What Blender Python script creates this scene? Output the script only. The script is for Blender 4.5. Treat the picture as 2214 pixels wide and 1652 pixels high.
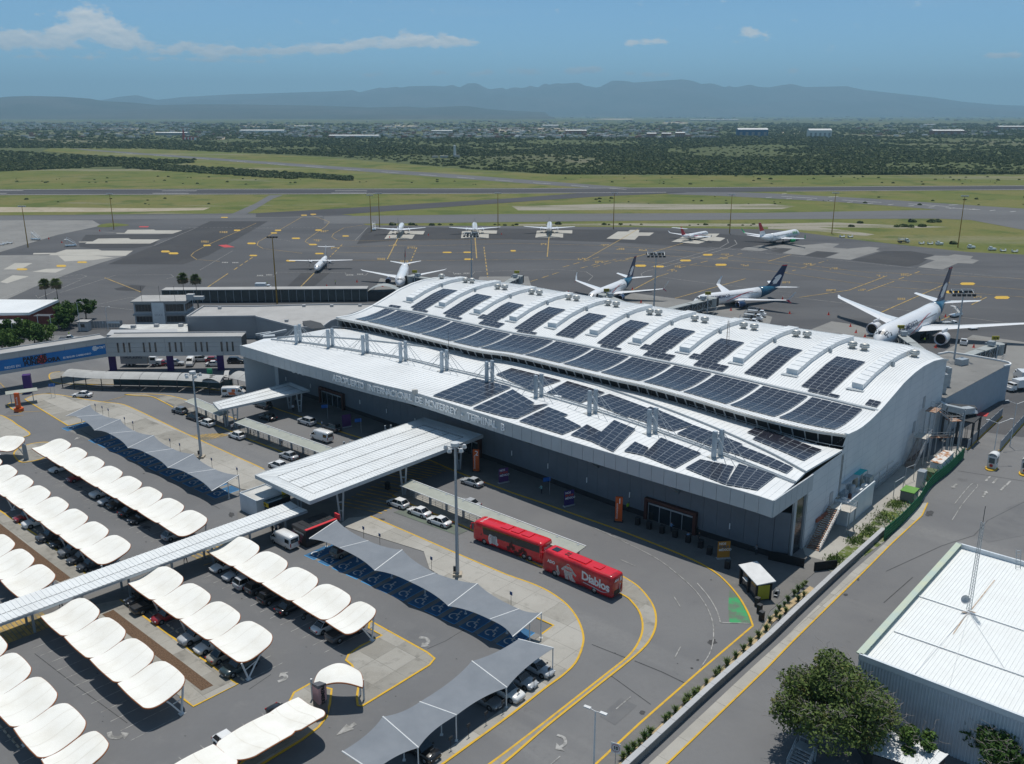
import bpy,bmesh,math,random
from mathutils import Vector,Matrix
from mathutils import noise as mnoise
R=math.radians
sc=bpy.context.scene
col=sc.collection
for o in list(bpy.data.objects):bpy.data.objects.remove(o)
# ---------------------------------------------------------------- camera
CAM_H,FPX,HORY=64.0,1960.0,246.0
PITCH=math.atan((826.0-HORY)/FPX)
cd=bpy.data.cameras.new('camera');cam=bpy.data.objects.new('camera',cd);col.objects.link(cam)
cam.location=(0,0,CAM_H);cam.rotation_euler=(math.pi/2-PITCH,0,0)
cd.sensor_width=36.0;cd.lens=36.0*FPX/2213.0;cd.clip_start=1.0;cd.clip_end=120000.0
sc.camera=cam
# ---------------------------------------------------------------- sky, sun, exposure
SUN=Vector((0.02,0.26,1.0)).normalized()
SUN_EL=math.asin(SUN.z);SUN_AZ=math.atan2(SUN.x,SUN.y)
w=bpy.data.worlds.new('World');sc.world=w;w.use_nodes=True
def build_world():
 nt=w.node_tree;N=nt.nodes;L=nt.links;N.clear()
 out=N.new('ShaderNodeOutputWorld');bg=N.new('ShaderNodeBackground');bg.inputs[1].default_value=0.14
 sky=N.new('ShaderNodeTexSky');sky.sky_type='NISHITA';sky.sun_disc=False
 sky.sun_elevation=SUN_EL;sky.sun_rotation=SUN_AZ
 sky.altitude=400;sky.air_density=0.45;sky.dust_density=0.35;sky.ozone_density=1.5
 tc=N.new('ShaderNodeTexCoord');sep=N.new('ShaderNodeSeparateXYZ');L.new(tc.outputs['Generated'],sep.inputs[0])
 def M(op,a,b=None,c=None,clamp=False):
  m=N.new('ShaderNodeMath');m.operation=op;m.use_clamp=clamp
  for i,v in enumerate((a,b,c)):
   if v is None:continue
   if isinstance(v,(int,float)):m.inputs[i].default_value=v
   else:L.new(v,m.inputs[i])
  return m.outputs[0]
 az=M('ARCTAN2',sep.outputs[0],sep.outputs[1]);el=M('ARCSINE',sep.outputs[2])
 azd=M('MULTIPLY',az,57.2958);eld=M('MULTIPLY',el,57.2958)
 def vec(sx,sy,ox,oy):
  c=N.new('ShaderNodeCombineXYZ');L.new(M('ADD',M('MULTIPLY',azd,sx),ox),c.inputs[0]);L.new(M('ADD',M('MULTIPLY',eld,sy),oy),c.inputs[1]);return c.outputs[0]
 def noise(v,det,rough=0.55,scale=1.0):
  n=N.new('ShaderNodeTexNoise');n.inputs['Scale'].default_value=scale;n.inputs['Detail'].default_value=det;n.inputs['Roughness'].default_value=rough
  L.new(v,n.inputs['Vector']);return n.outputs[0]
  # cumulus bank (left) and small puffs: per azimuth a ramp holds centre height, half thickness, strength
 def ramp(stops):
  r=N.new('ShaderNodeValToRGB');e=r.color_ramp.elements;r.color_ramp.interpolation='EASE'
  pp_=M('DIVIDE',M('PINGPONG',M('ADD',azd,28.5),57.0),57.0);L.new(pp_,r.inputs[0])
  for k,(a,c_,h_,s_)in enumerate(stops):
   q=e[k]if k<2 else e.new(min(1,(a+28.5)/57.0));q.position=min(1,(a+28.5)/57.0);q.color=(c_/10,h_/2,s_,1)
  sp=N.new('ShaderNodeSeparateColor');L.new(r.outputs[0],sp.inputs[0])
  v=M('DIVIDE',M('SUBTRACT',eld,M('MULTIPLY',sp.outputs[0],10.0)),M('ADD',M('MULTIPLY',sp.outputs[1],2.0),.02))
  return M('MULTIPLY',M('EXPONENT',M('MULTIPLY',M('MULTIPLY',v,v),-1.0)),sp.outputs[2])
 b1=ramp([(-28.5,3.6,.5,.8),(-26,3.75,.5,.8),(-24.9,4.1,.8,.85),(-23.6,4.6,1.0,.95),(-22.5,4.3,.9,.9),(-21.4,4.0,.6,.8),(-20.4,3.45,.36,.55),(-18.8,3.5,.4,.62),(-16.8,3.4,.42,.62),(-15.2,3.35,.4,.6),(-13,3.5,.34,.55),(-11,3.65,.38,.66),(-8.6,3.9,.34,.62),(-6,4.1,.45,.8),(-3.9,4.08,.4,.72),(-2.3,4.0,.22,.45),(-1.2,4,.15,0),(6,4,.15,0),(7.2,4,.2,.52),(8.6,4.05,.2,.6),(9.6,4,.15,0),(12.7,4.4,.2,0),(13.7,4.42,.28,.66),(14.6,4.4,.22,.45),(15.3,4.4,.2,0),(25.4,3,.15,0),(26.6,3,.2,.6),(27.6,3.0,.2,.45),(28.5,3,.2,0)])
 b2=ramp([(-28.5,2.9,.15,.3),(-20,2.95,.14,.42),(-15,2.9,.16,.42),(-13.6,2.95,.12,0),(-9.6,2.3,.12,0),(-8.4,2.2,.17,.5),(-7.2,2.2,.1,0),(-5.3,2.3,.1,0),(-4.2,2.3,.18,.52),(-3.1,2.3,.1,0),(-2.7,2.35,.2,.5),(-1.5,2.35,.2,.58),(-.5,2.4,.1,0),(0,2.35,.2,.5),(1.4,2.35,.22,.58),(2.6,2.35,.1,0),(3.3,2.4,.2,.45),(5.0,2.5,.22,.58),(6.0,2.4,.1,0),(7.4,2.25,.15,.5),(9.0,2.25,.17,.55),(10,2.25,.1,0),(15.6,2.3,.1,0),(16.3,2.35,.14,.5),(17,2.3,.1,0),(19,2.4,.1,0),(19.6,2.4,.12,.45),(20.4,2.4,.1,0),(24,2.6,.1,0),(28.5,2.6,.1,.3)])
 b=M('MAXIMUM',b1,b2)
 n1=noise(vec(.95,1.9,3.1,7.7),7,.6);n2=noise(vec(.95,1.9,3.1-.02,7.7-.35),3,.55)
 dens=M('ADD',b,M('MULTIPLY',M('SUBTRACT',n1,.5),1.9))
 densu=M('ADD',b,M('MULTIPLY',M('SUBTRACT',n2,.5),1.9))
 def sstep(x,a,c):
  m=N.new('ShaderNodeMapRange');m.interpolation_type='SMOOTHSTEP';m.inputs['From Min'].default_value=a;m.inputs['From Max'].default_value=c;L.new(x,m.inputs['Value']);return m.outputs[0]
 cum=sstep(dens,.22,.62)
 # scattered small clouds over the rest of the sky dome
 far=noise(vec(.16,.42,11.0,2.0),4,.55)
 scat=M('MULTIPLY',sstep(far,.66,.80),M('MULTIPLY',sstep(eld,8.0,14.0),.8))
 veil=M('MULTIPLY',M('MULTIPLY',sstep(noise(vec(.045,.55,1.3,4.0),5,.6),.44,.72),sstep(eld,4.9,6.9)),.42)
 # lighting inside the cumulus: tops bright, bases greyer
 light=M('ADD',M('MULTIPLY',M('SUBTRACT',densu,dens),1.5),.62,clamp=True)
 base=sstep(M('SUBTRACT',eld,M('MULTIPLY',b,1.0)),1.6,3.9)
 lit=M('MULTIPLY',M('ADD',M('MULTIPLY',light,.55),M('MULTIPLY',base,.45)),1.0,clamp=True)
 cr=N.new('ShaderNodeMix');cr.data_type='RGBA';L.new(lit,cr.inputs[0]);cr.inputs[6].default_value=(2.7,3.5,4.2,1);cr.inputs[7].default_value=(6.6,6.4,6.1,1)
 mx=N.new('ShaderNodeMix');mx.data_type='RGBA';L.new(M('MULTIPLY',cum,.92),mx.inputs[0])
 tint=N.new('ShaderNodeMix');tint.data_type='RGBA';tint.blend_type='MULTIPLY';tint.inputs[0].default_value=1.0;L.new(sky.outputs[0],tint.inputs[6]);tint.inputs[7].default_value=(.67,.94,.94,1);L.new(tint.outputs[2],mx.inputs[6]);L.new(cr.outputs[2],mx.inputs[7])
 mx2=N.new('ShaderNodeMix');mx2.data_type='RGBA';L.new(M('MAXIMUM',veil,scat),mx2.inputs[0]);L.new(mx.outputs[2],mx2.inputs[6]);mx2.inputs[7].default_value=(4.3,4.7,5.0,1)
 L.new(mx2.outputs[2],bg.inputs[0]);L.new(bg.outputs[0],out.inputs[0])
build_world()
sd=bpy.data.lights.new('sun','SUN');sd.energy=3.7;sd.angle=R(0.53);sd.color=(1.0,0.955,0.885)
so=bpy.data.objects.new('sun',sd);col.objects.link(so);so.location=(0,0,500)
so.rotation_euler=SUN.to_track_quat('Z','Y').to_euler()
vs=sc.view_settings;vs.view_transform='Standard';vs.look='None';vs.exposure=0.08;vs.gamma=1.0;vs.use_curve_mapping=False
# ---------------------------------------------------------------- survey: image tiles -> world
_cp,_sp=math.cos(PITCH),math.sin(PITCH)
def at(u,v,z=0.0):
 x=u-1106.5;y=826.0-v
 d=Vector((x,FPX*_cp+y*_sp,-FPX*_sp+y*_cp));t=(z-CAM_H)/d.z
 return Vector((d.x*t,d.y*t,z))
def T(ij,x,y,z=0.0):
 i,j=divmod(ij,10);return at(553.25*i+x/4.0,413.0*j+y/4.0,z)
def TL(z,*pts):
 return[T(p[0],p[1],p[2],z)for p in pts]
def smooth(pts,n=6,closed=False):
 pts=[Vector(p)for p in pts];out=[];m=len(pts)
 rng=range(m if closed else m-1)
 for i in rng:
  p1,p2=pts[i],pts[(i+1)%m]
  p0=pts[(i-1)%m]if(closed or i>0)else p1*2-p2
  p3=pts[(i+2)%m]if(closed or i+2<m)else p2*2-p1
  for k in range(n):
   t=k/n
   out.append(.5*((2*p1)+(p2-p0)*t+(2*p0-5*p1+4*p2-p3)*t*t+(3*p1-p0-3*p2+p3)*t**3))
 if not closed:out.append(pts[-1])
 return out
def lerp(a,b,t):return a+(b-a)*t
def resample(pts,n):
 d=[0]
 for a,b in zip(pts,pts[1:]):d.append(d[-1]+(b-a).length)
 out=[];k=0
 for i in range(n):
  s=d[-1]*i/(n-1)
  while k<len(pts)-2 and d[k+1]<s:k+=1
  out.append(lerp(pts[k],pts[k+1],(s-d[k])/max(1e-9,d[k+1]-d[k])))
 return out
 # ---------------------------------------------------------------- materials
MATS={}
def mat(name,rgb,rough=.6,metal=0.0,var=.12,scale=.6,spec=.4,rgb2=None,bump=0,det=6,emit=None,coat=0,lo=.35,hi=.68,rot=None,stretch=None,alpha=None):
 if name in MATS:return MATS[name]
 m=bpy.data.materials.new(name);m.use_nodes=True;nt=m.node_tree;N=nt.nodes;L=nt.links
 p=N['Principled BSDF'];p.inputs['Roughness'].default_value=rough;p.inputs['Metallic'].default_value=metal
 p.inputs['Specular IOR Level'].default_value=spec
 if coat:p.inputs['Coat Weight'].default_value=coat;p.inputs['Coat Roughness'].default_value=.08
 c=(*rgb,1)
 if var or rgb2:
  g=N.new('ShaderNodeNewGeometry');src=g.outputs['Position']
  if rot is not None or stretch:
   mp=N.new('ShaderNodeMapping');mp.vector_type='TEXTURE';L.new(src,mp.inputs[0]);src=mp.outputs[0]
   if rot is not None:mp.inputs['Rotation'].default_value[2]=rot
   if stretch:mp.inputs['Scale'].default_value=stretch
  n=N.new('ShaderNodeTexNoise');n.inputs['Scale'].default_value=scale;n.inputs['Detail'].default_value=det;n.inputs['Roughness'].default_value=.6;L.new(src,n.inputs['Vector'])
  r=N.new('ShaderNodeValToRGB');L.new(n.outputs[0],r.inputs[0])
  c2=rgb2 if rgb2 else tuple(max(0,x*(1-var))for x in rgb);c1=rgb if rgb2 else tuple(min(1,x*(1+var))for x in rgb)
  r.color_ramp.elements[0].position=lo;r.color_ramp.elements[1].position=hi
  r.color_ramp.elements[0].color=(*c2,1);r.color_ramp.elements[1].color=(*c1,1)
  L.new(r.outputs[0],p.inputs['Base Color'])
  if bump:
   b=N.new('ShaderNodeBump');b.inputs['Strength'].default_value=bump;b.inputs['Distance'].default_value=.05;L.new(n.outputs[0],b.inputs['Height']);L.new(b.outputs[0],p.inputs['Normal'])
 else:p.inputs['Base Color'].default_value=c
 if emit:p.inputs['Emission Color'].default_value=(*emit[0],1);p.inputs['Emission Strength'].default_value=emit[1]
 if alpha is not None:p.inputs['Alpha'].default_value=alpha
 MATS[name]=m;return m
def layered(name,rgb,layers,rough=.8,spec=.25,bump=0.0):
 """base colour with several noise layers (scale, detail, lo, hi, rgb, amount[, rot, stretch])"""
 m=bpy.data.materials.new(name);m.use_nodes=True;nt=m.node_tree;N=nt.nodes;L=nt.links
 p=N['Principled BSDF'];p.inputs['Roughness'].default_value=rough;p.inputs['Specular IOR Level'].default_value=spec
 g=N.new('ShaderNodeNewGeometry');cur=None;last=None
 for ly in layers:
  scale,det,lo,hi,c,amt=ly[:6];src=g.outputs['Position']
  if len(ly)>6:
   mp=N.new('ShaderNodeMapping');mp.vector_type='TEXTURE';mp.inputs['Rotation'].default_value[2]=ly[6];mp.inputs['Scale'].default_value=ly[7];L.new(src,mp.inputs[0]);src=mp.outputs[0]
  n=N.new('ShaderNodeTexNoise');n.inputs['Scale'].default_value=scale;n.inputs['Detail'].default_value=det;n.inputs['Roughness'].default_value=.62;L.new(src,n.inputs['Vector'])
  r=N.new('ShaderNodeMapRange');r.inputs['From Min'].default_value=lo;r.inputs['From Max'].default_value=hi;r.inputs['To Max'].default_value=amt;r.interpolation_type='SMOOTHSTEP';L.new(n.outputs[0],r.inputs['Value'])
  mx=N.new('ShaderNodeMix');mx.data_type='RGBA';L.new(r.outputs[0],mx.inputs[0]);mx.inputs[7].default_value=(*c,1)
  if cur is None:mx.inputs[6].default_value=(*rgb,1)
  else:L.new(cur,mx.inputs[6])
  cur=mx.outputs[2];last=n
 L.new(cur,p.inputs['Base Color'])
 if bump:
  b=N.new('ShaderNodeBump');b.inputs['Strength'].default_value=bump;b.inputs['Distance'].default_value=.1;L.new(last.outputs[0],b.inputs['Height']);L.new(b.outputs[0],p.inputs['Normal'])
 MATS[name]=m;return m
 # ---------------------------------------------------------------- mesh building
tmp_sc=bpy.data.scenes.new('tmp')
class MB:
 def __init__(s):s.v=[];s.f=[];s.m=[];s.mi=0
 def add(s,vs,fs):
  o=len(s.v);s.v+=[tuple(v)for v in vs];s.f+=[tuple(i+o for i in f)for f in fs];s.m+=[s.mi]*len(fs)
 def quad(s,a,b,c,d):s.add([a,b,c,d],[(0,1,2,3)])
 def box(s,c,d,rz=0.0,M=None):
  x,y,z=d[0]/2,d[1]/2,d[2]/2
  vs=[Vector((sx*x,sy*y,sz*z))for sx in(-1,1)for sy in(-1,1)for sz in(-1,1)]
  if M is None:M=Matrix.Rotation(rz,3,'Z')
  vs=[M@v+Vector(c)for v in vs]
  s.add(vs,[(0,1,3,2),(4,6,7,5),(0,4,5,1),(2,3,7,6),(0,2,6,4),(1,5,7,3)])
 def bar(s,a,b,w,h=None):
  a,b=Vector(a),Vector(b);h=h or w;d=b-a;L=d.length
  if L<1e-6:return
  s.box((a+b)/2,(w,h,L),M=d.to_track_quat('Z','Y').to_matrix())
 def tube(s,pts,r,n=8,cap=True):
  pts=[Vector(p)for p in pts];rs=r if isinstance(r,(list,tuple))else[r]*len(pts);vs=[];fs=[]
  for i,p in enumerate(pts):
   d=(pts[min(i+1,len(pts)-1)]-pts[max(i-1,0)]);q=d.to_track_quat('Z','Y').to_matrix()
   for k in range(n):
    a=2*math.pi*k/n;vs.append(p+q@Vector((math.cos(a)*rs[i],math.sin(a)*rs[i],0)))
  for i in range(len(pts)-1):
   for k in range(n):fs.append((i*n+k,i*n+(k+1)%n,(i+1)*n+(k+1)%n,(i+1)*n+k))
  if cap:fs.append(tuple(range(n-1,-1,-1)));fs.append(tuple(range((len(pts)-1)*n,len(pts)*n)))
  s.add(vs,fs)
 def lathe(s,prof,n=16,c=(0,0,0),M=None):
  vs=[];fs=[];M=M or Matrix.Identity(3);c=Vector(c)
  for(r,z)in prof:
   for k in range(n):
    a=2*math.pi*k/n;vs.append(M@Vector((r*math.cos(a),r*math.sin(a),z))+c)
  for i in range(len(prof)-1):
   for k in range(n):fs.append((i*n+k,i*n+(k+1)%n,(i+1)*n+(k+1)%n,(i+1)*n+k))
  s.add(vs,fs)
 def prism(s,poly,z0,z1,bottom=False):
  n=len(poly);a=[(p[0],p[1],z0)for p in poly];b=[(p[0],p[1],z1)for p in poly]
  area=sum(poly[i][0]*poly[(i+1)%n][1]-poly[(i+1)%n][0]*poly[i][1]for i in range(n))
  top=tuple(range(n,2*n));bot=tuple(range(n-1,-1,-1))
  if area<0:top=tuple(reversed(top));bot=tuple(reversed(bot))
  fs=[top]+([bot]if bottom else[])
  for i in range(n):
   j=(i+1)%n;q=(i,j,n+j,n+i);fs.append(q if area>0 else tuple(reversed(q)))
  s.add(a+b,fs)
 def sheet(s,poly,z):
  n=len(poly);area=sum(poly[i][0]*poly[(i+1)%n][1]-poly[(i+1)%n][0]*poly[i][1]for i in range(n))
  f=tuple(range(n));s.add([(p[0],p[1],z)for p in poly],[f if area>0 else tuple(reversed(f))])
 def ribbon(s,pts,w,z=None,up=0.0):
  """flat strip along a polyline; up>0 makes it a raised kerb"""
  pts=[Vector(p)for p in pts];l=[];r=[]
  for i,p in enumerate(pts):
   d=pts[min(i+1,len(pts)-1)]-pts[max(i-1,0)];d.z=0
   if d.length<1e-9:d=Vector((1,0,0))
   n=Vector((-d.y,d.x,0)).normalized()*(w/2);zz=p.z if z is None else z
   l.append(Vector((p.x+n.x,p.y+n.y,zz)));r.append(Vector((p.x-n.x,p.y-n.y,zz)))
  for i in range(len(pts)-1):
   if not up:s.quad(r[i],r[i+1],l[i+1],l[i])
   else:
    U=Vector((0,0,up));s.quad(r[i]+U,r[i+1]+U,l[i+1]+U,l[i]+U);s.quad(r[i],r[i+1],r[i+1]+U,r[i]+U);s.quad(l[i+1],l[i],l[i]+U,l[i+1]+U)
    if i==0:s.quad(l[i],r[i],r[i]+U,l[i]+U)
    if i==len(pts)-2:s.quad(r[i+1],l[i+1],l[i+1]+U,r[i+1]+U)
 def dashes(s,a,b,w,on,off,z):
  a,b=Vector(a),Vector(b);a.z=b.z=0;L=(b-a).length;d=(b-a)/L;t=0
  while t<L:s.ribbon([a+d*t,a+d*min(L,t+on)],w,z);t+=on+off
 def grid(s,P,flip=False):
  r=len(P);c=len(P[0]);vs=[p for row in P for p in row];fs=[]
  for i in range(r-1):
   for j in range(c-1):
    q=(i*c+j,i*c+j+1,(i+1)*c+j+1,(i+1)*c+j);fs.append(tuple(reversed(q))if flip else q)
  s.add(vs,fs)
 def text(s,txt,size,o,rx,up,depth=.02,align='CENTER',bold=0.0,spacing=1.0):
  rx=Vector(rx).normalized();up=Vector(up).normalized();nz=rx.cross(up)
  cu=bpy.data.curves.new('t','FONT');cu.body=txt;cu.size=size;cu.align_x=align;cu.align_y='CENTER';cu.extrude=depth/2;cu.offset=bold;cu.resolution_u=2;cu.space_character=spacing
  ob=bpy.data.objects.new('t',cu);tmp_sc.collection.objects.link(ob);tmp_sc.view_layers[0].update()
  me=bpy.data.meshes.new_from_object(ob.evaluated_get(tmp_sc.view_layers[0].depsgraph))
  o=Vector(o);s.add([o+rx*v.co.x+up*v.co.y+nz*(v.co.z+depth/2)for v in me.vertices],[tuple(p.vertices)for p in me.polygons])
  bpy.data.objects.remove(ob);bpy.data.curves.remove(cu);bpy.data.meshes.remove(me)
 def mesh(s,name,mats,smooth_=False):
  me=bpy.data.meshes.new(name);me.from_pydata(s.v,[],s.f);
  for m in(mats if isinstance(mats,(list,tuple))else[mats]):me.materials.append(m)
  if any(s.m):me.polygons.foreach_set('material_index',s.m)
  if smooth_:me.polygons.foreach_set('use_smooth',[True]*len(me.polygons))
  me.update();return me
 def build(s,name,mats,parent=None,smooth_=False,loc=None):
  ob=bpy.data.objects.new(name,s.mesh(name,mats,smooth_));col.objects.link(ob)
  if loc is not None:ob.location=loc
  if parent is not None:ob.parent=parent
  return ob
def tag(o,label=None,cat=None,group=None,kind=None):
 if label:o['label']=label
 if cat:o['category']=cat
 if group:o['group']=group
 if kind:o['kind']=kind
 return o
def thing(name,label,cat,loc=(0,0,0),rz=0.0,group=None):
 o=bpy.data.objects.new(name,None);col.objects.link(o);o.location=loc;o.rotation_euler=(0,0,rz);o.empty_display_size=.3
 return tag(o,label,cat,group)
def dup(root,loc=None,rz=None,label=None,group=None,scale=None):
 def cp(o,par):
  c=o.copy();col.objects.link(c);c.parent=par
  for ch in o.children:cp(ch,c)
  return c
 r=cp(root,root.parent)
 if loc is not None:r.location=loc
 if rz is not None:r.rotation_euler=(0,0,rz)
 if scale is not None:r.scale=(scale,)*3 if isinstance(scale,(int,float))else scale
 return tag(r,label,None,group)
def struct(name,mb,m,smooth_=False):
 return tag(mb.build(name,m,None,smooth_),kind='structure')
def ang(a,b):return math.atan2(b.y-a.y,b.x-a.x)
def recolor(root,names,m):
 for ch in root.children_recursive:
  if ch.name.split('.')[0]in names and ch.material_slots:
   ch.material_slots[0].link='OBJECT';ch.material_slots[0].material=m
   # ================================================================ THE SETTING: ground, airfield, roads, pavements
m_terrain=layered('scrub_earth',(.085,.10,.045),[(.004,5,.42,.62,(.10,.12,.05),.8),(.02,6,.5,.7,(.06,.08,.036),.9),(.0011,5,.52,.64,(.19,.17,.125),.6),(.15,4,.5,.72,(.055,.07,.032),.6)],rough=.95,spec=.1)
m_grass=layered('airfield_grass_mix',(.125,.142,.042),[(.009,7,.44,.58,(.165,.155,.058),.9),(.03,8,.5,.62,(.08,.108,.03),.85),(.006,7,.57,.66,(.24,.22,.16),.7,0.03,(5,1,1)),(.02,7,.61,.68,(.22,.2,.145),.75,0.0,(4,1,1)),(.4,5,.45,.7,(.09,.11,.036),.55)],rough=.95,spec=.1)
m_apron=layered('apron_asphalt',(0.081,0.082,0.086),[(.012,5,.4,.65,(0.107,0.108,0.112),.9),(.03,6,.45,.7,(0.062,0.064,0.069),.85,.05,(7,1,1)),(.05,6,.55,.7,(0.127,0.127,0.127),.5,R(-22),(9,1,1)),(1.2,4,.4,.7,(0.091,0.091,0.095),.5)],rough=.88,spec=.25)
m_road=layered('road_asphalt',(0.171,0.171,0.172),[(.045,5,.4,.65,(0.140,0.141,0.146),.9),(.11,6,.5,.72,(0.203,0.202,0.199),.7,R(-42),(10,1,1)),(1.5,5,.42,.7,(0.157,0.157,0.158),.6),(.25,7,.62,.72,(0.105,0.105,0.106),.5)],rough=.9,spec=.25)
m_lot=layered('parking_asphalt',(0.157,0.158,0.161),[(.06,5,.4,.65,(0.134,0.136,0.140),.9),(.35,6,.52,.74,(0.189,0.188,0.185),.55),(1.7,5,.42,.7,(0.146,0.147,0.150),.6)],rough=.9,spec=.25)
m_taxi=layered('taxiway_asphalt',(0.131,0.133,0.135),[(.02,5,.4,.65,(0.110,0.111,0.115),.9,.02,(8,1,1)),(.1,5,.5,.72,(0.150,0.150,0.150),.5)],rough=.9,spec=.2)
m_rwy=layered('runway_asphalt',(0.073,0.073,0.076),[(.02,5,.4,.66,(0.056,0.056,0.060),.9,.0,(10,1,1)),(.06,5,.5,.75,(0.094,0.094,0.096),.5,0,(10,1,1))],rough=.9,spec=.2)
m_conc=layered('pavement_concrete',(.335,.322,.29),[(.09,6,.42,.62,(.285,.27,.238),.9),(.6,7,.52,.72,(.22,.21,.187),.7),(3.0,4,.4,.75,(.36,.345,.31),.4)],rough=.9,spec=.2)
m_conc2=layered('pavement_concrete_pale',(.385,.37,.335),[(.12,6,.42,.62,(.34,.325,.292),.9),(.7,7,.55,.75,(.25,.24,.215),.6)],rough=.9,spec=.2)
m_conc3=layered('pavement_concrete_worn',(.255,.243,.215),[(.14,6,.42,.62,(.30,.287,.255),.9),(.5,7,.5,.7,(.165,.157,.14),.75)],rough=.9,spec=.2)
m_dconc=layered('drop_off_paving',(.17,.165,.157),[(.2,5,.4,.65,(.14,.137,.132),.9),(1.2,5,.5,.72,(.2,.195,.185),.5)],rough=.9,spec=.2)
m_stand=layered('concrete_stand',(.40,.385,.345),[(.08,6,.45,.7,(.345,.33,.295),.8),(.4,6,.58,.75,(.26,.25,.225),.5)],rough=.9,spec=.2)
m_stand2=layered('concrete_stand_grey',(.225,.222,.212),[(.06,6,.42,.66,(.185,.183,.177),.9),(.3,6,.55,.72,(.14,.138,.134),.6)],rough=.9,spec=.2)
m_darkpatch=layered('dark_asphalt_patch',(0.051,0.051,0.054),[(.03,5,.42,.66,(0.063,0.062,0.063),.9),(.2,5,.5,.72,(0.043,0.043,0.046),.6)],rough=.88,spec=.25)
m_yel=mat('yellow_paint',(.56,.355,.035),.75,var=.2,scale=1.2,rgb2=(.43,.27,.05),lo=.38,hi=.55)
m_yel2=mat('yellow_kerb_paint',(.60,.36,.02),.7,rgb2=(.48,.30,.05),scale=1.5,lo=.35,hi=.5)
m_ylw=mat('worn_yellow_line',(.46,.30,.08),.8,rgb2=(.20,.16,.08),scale=.5,lo=.38,hi=.58)
m_wht=mat('white_paint',(.62,.61,.58),.75,rgb2=(.36,.355,.34),scale=1.4,lo=.38,hi=.55)
m_wht2=mat('worn_white_paint',(.36,.355,.34),.8,rgb2=(.17,.168,.16),scale=1.1,lo=.38,hi=.58)
m_red=mat('red_paint',(.45,.05,.05),.75,var=.2)
m_blue=mat('blue_stall_paint',(.018,.09,.20),.75,rgb2=(.03,.125,.25),scale=.5)
m_blue2=mat('blue_line_paint',(.05,.30,.62),.7,var=.15)
m_green=mat('green_bay_paint',(.04,.30,.11),.8,rgb2=(.11,.15,.11),scale=.35,lo=.4,hi=.55)
m_green2=mat('faded_green_paint',(.13,.17,.12),.85,rgb2=(.115,.12,.115),scale=.4)
m_soil=layered('bare_soil',(.36,.315,.24),[(.03,6,.42,.66,(.29,.25,.185),.9),(.2,6,.5,.7,(.2,.19,.1),.7)],rough=.95,spec=.1)
m_rubble=layered('gravelly_ground',(.27,.25,.205),[(.04,7,.45,.6,(.14,.145,.07),.9,0,(4,1,1)),(.6,5,.5,.7,(.36,.34,.29),.6)],rough=.95,spec=.1)
m_gravel=layered('brown_gravel_bed',(.155,.098,.062),[(6,4,.4,.62,(.085,.052,.033),.9),(14,3,.5,.7,(.25,.18,.13),.8)],rough=.95,spec=.1,bump=.8)
m_sand=layered('sandy_planter_soil',(.46,.36,.22),[(1.5,5,.4,.65,(.38,.29,.17),.9)],rough=.95,spec=.1)
# terrain out to the horizon
mb=MB();mb.sheet([(-60000,-3000),(60000,-3000),(60000,60000),(-60000,60000)],-.3);struct('ground',mb,m_terrain)
# airfield grass
mb=MB();mb.sheet([at(-1400,470),at(-1400,365),at(-200,374),at(0,371),at(120,366),at(270,366),at(320,361),at(420,352),at(310,345),at(180,334),at(90,327),at(110,321),at(330,322),at(700,340),at(1000,366),at(1200,378),at(1640,380),at(2213,378),at(3400,376),at(3400,700),at(-1400,700)],.0);struct('airfield_grass',mb,m_grass)
# apron
mb=MB();mb.sheet([at(-900,470),at(0,466),at(250,464),at(690,460),at(760,466),at(790,487),at(860,488),at(1106,489),at(1400,492),at(1660,496),at(1720,501),at(1860,520),at(1960,531),at(2090,545),at(2213,551),at(2500,570),Vector((420,140,0)),Vector((-420,200,0))],.03);struct('apron',mb,m_apron)
# landside asphalt
mb=MB();mb.sheet([(-420,5),(420,5),(420,172),(105,176),(60,200),(-30,235),(-62,262),(-190,268),(-420,300)],.05);struct('road',mb,m_road)
def stripe(name,m,a,z=.06):
 b=MB();b.sheet(a,z);return struct(name,b,m)
 # runways and taxiways
stripe('runway',m_rwy,[at(-1500,412),at(0,409.6),at(1106,407.6),at(2213,401.4),at(3600,394),at(3600,404),at(2213,411.2),at(1700,414.5),at(1106,419),at(0,422.4),at(-1500,426)],.10)
stripe('crossing_runway',m_taxi,[at(150,320.6),at(729,360.2),at(1003,378.6),at(1242,397),at(1390,408),at(1480,414),at(1380,414),at(1242,404.5),at(986,386),at(729,367),at(186,325.4)],.06)
stripe('taxiway',m_taxi,[at(1480,412),at(1660,418.2),at(1885,430),at(2035,440),at(2213,451.5),at(2700,482),at(2700,520),at(2213,497),at(2120,480),at(2030,454.2),at(1960,448),at(1810,437),at(1660,429),at(1560,424),at(1440,420)],.07)
stripe('taxiway',m_rwy,[at(553,461.5),at(728,451.5),at(1106,429),at(1290,415),at(1500,412),at(1480,417),at(1281,426),at(1106,438),at(928,450.6),at(712,466),at(600,470),at(553,470)],.08)
stripe('taxiway',m_taxi,[at(700,468),at(1106,463),at(1660,460.5),at(2030,454),at(2213,470),at(2400,480),at(2400,520),at(2213,497.5),at(2097,476),at(2020,473),at(1660,474.5),at(1106,480.5),at(813,484),at(700,484)],.075)
stripe('taxiway',m_taxi,[at(-900,468),at(0,466.5),at(300,466),at(690,463),at(700,470),at(300,474),at(0,477),at(-900,482)],.055)
stripe('service_path',m_taxi,[at(497,464.5),at(553,439.5),at(582,422.5),at(612,422),at(590,430),at(553,452),at(530,464)],.05)
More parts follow.
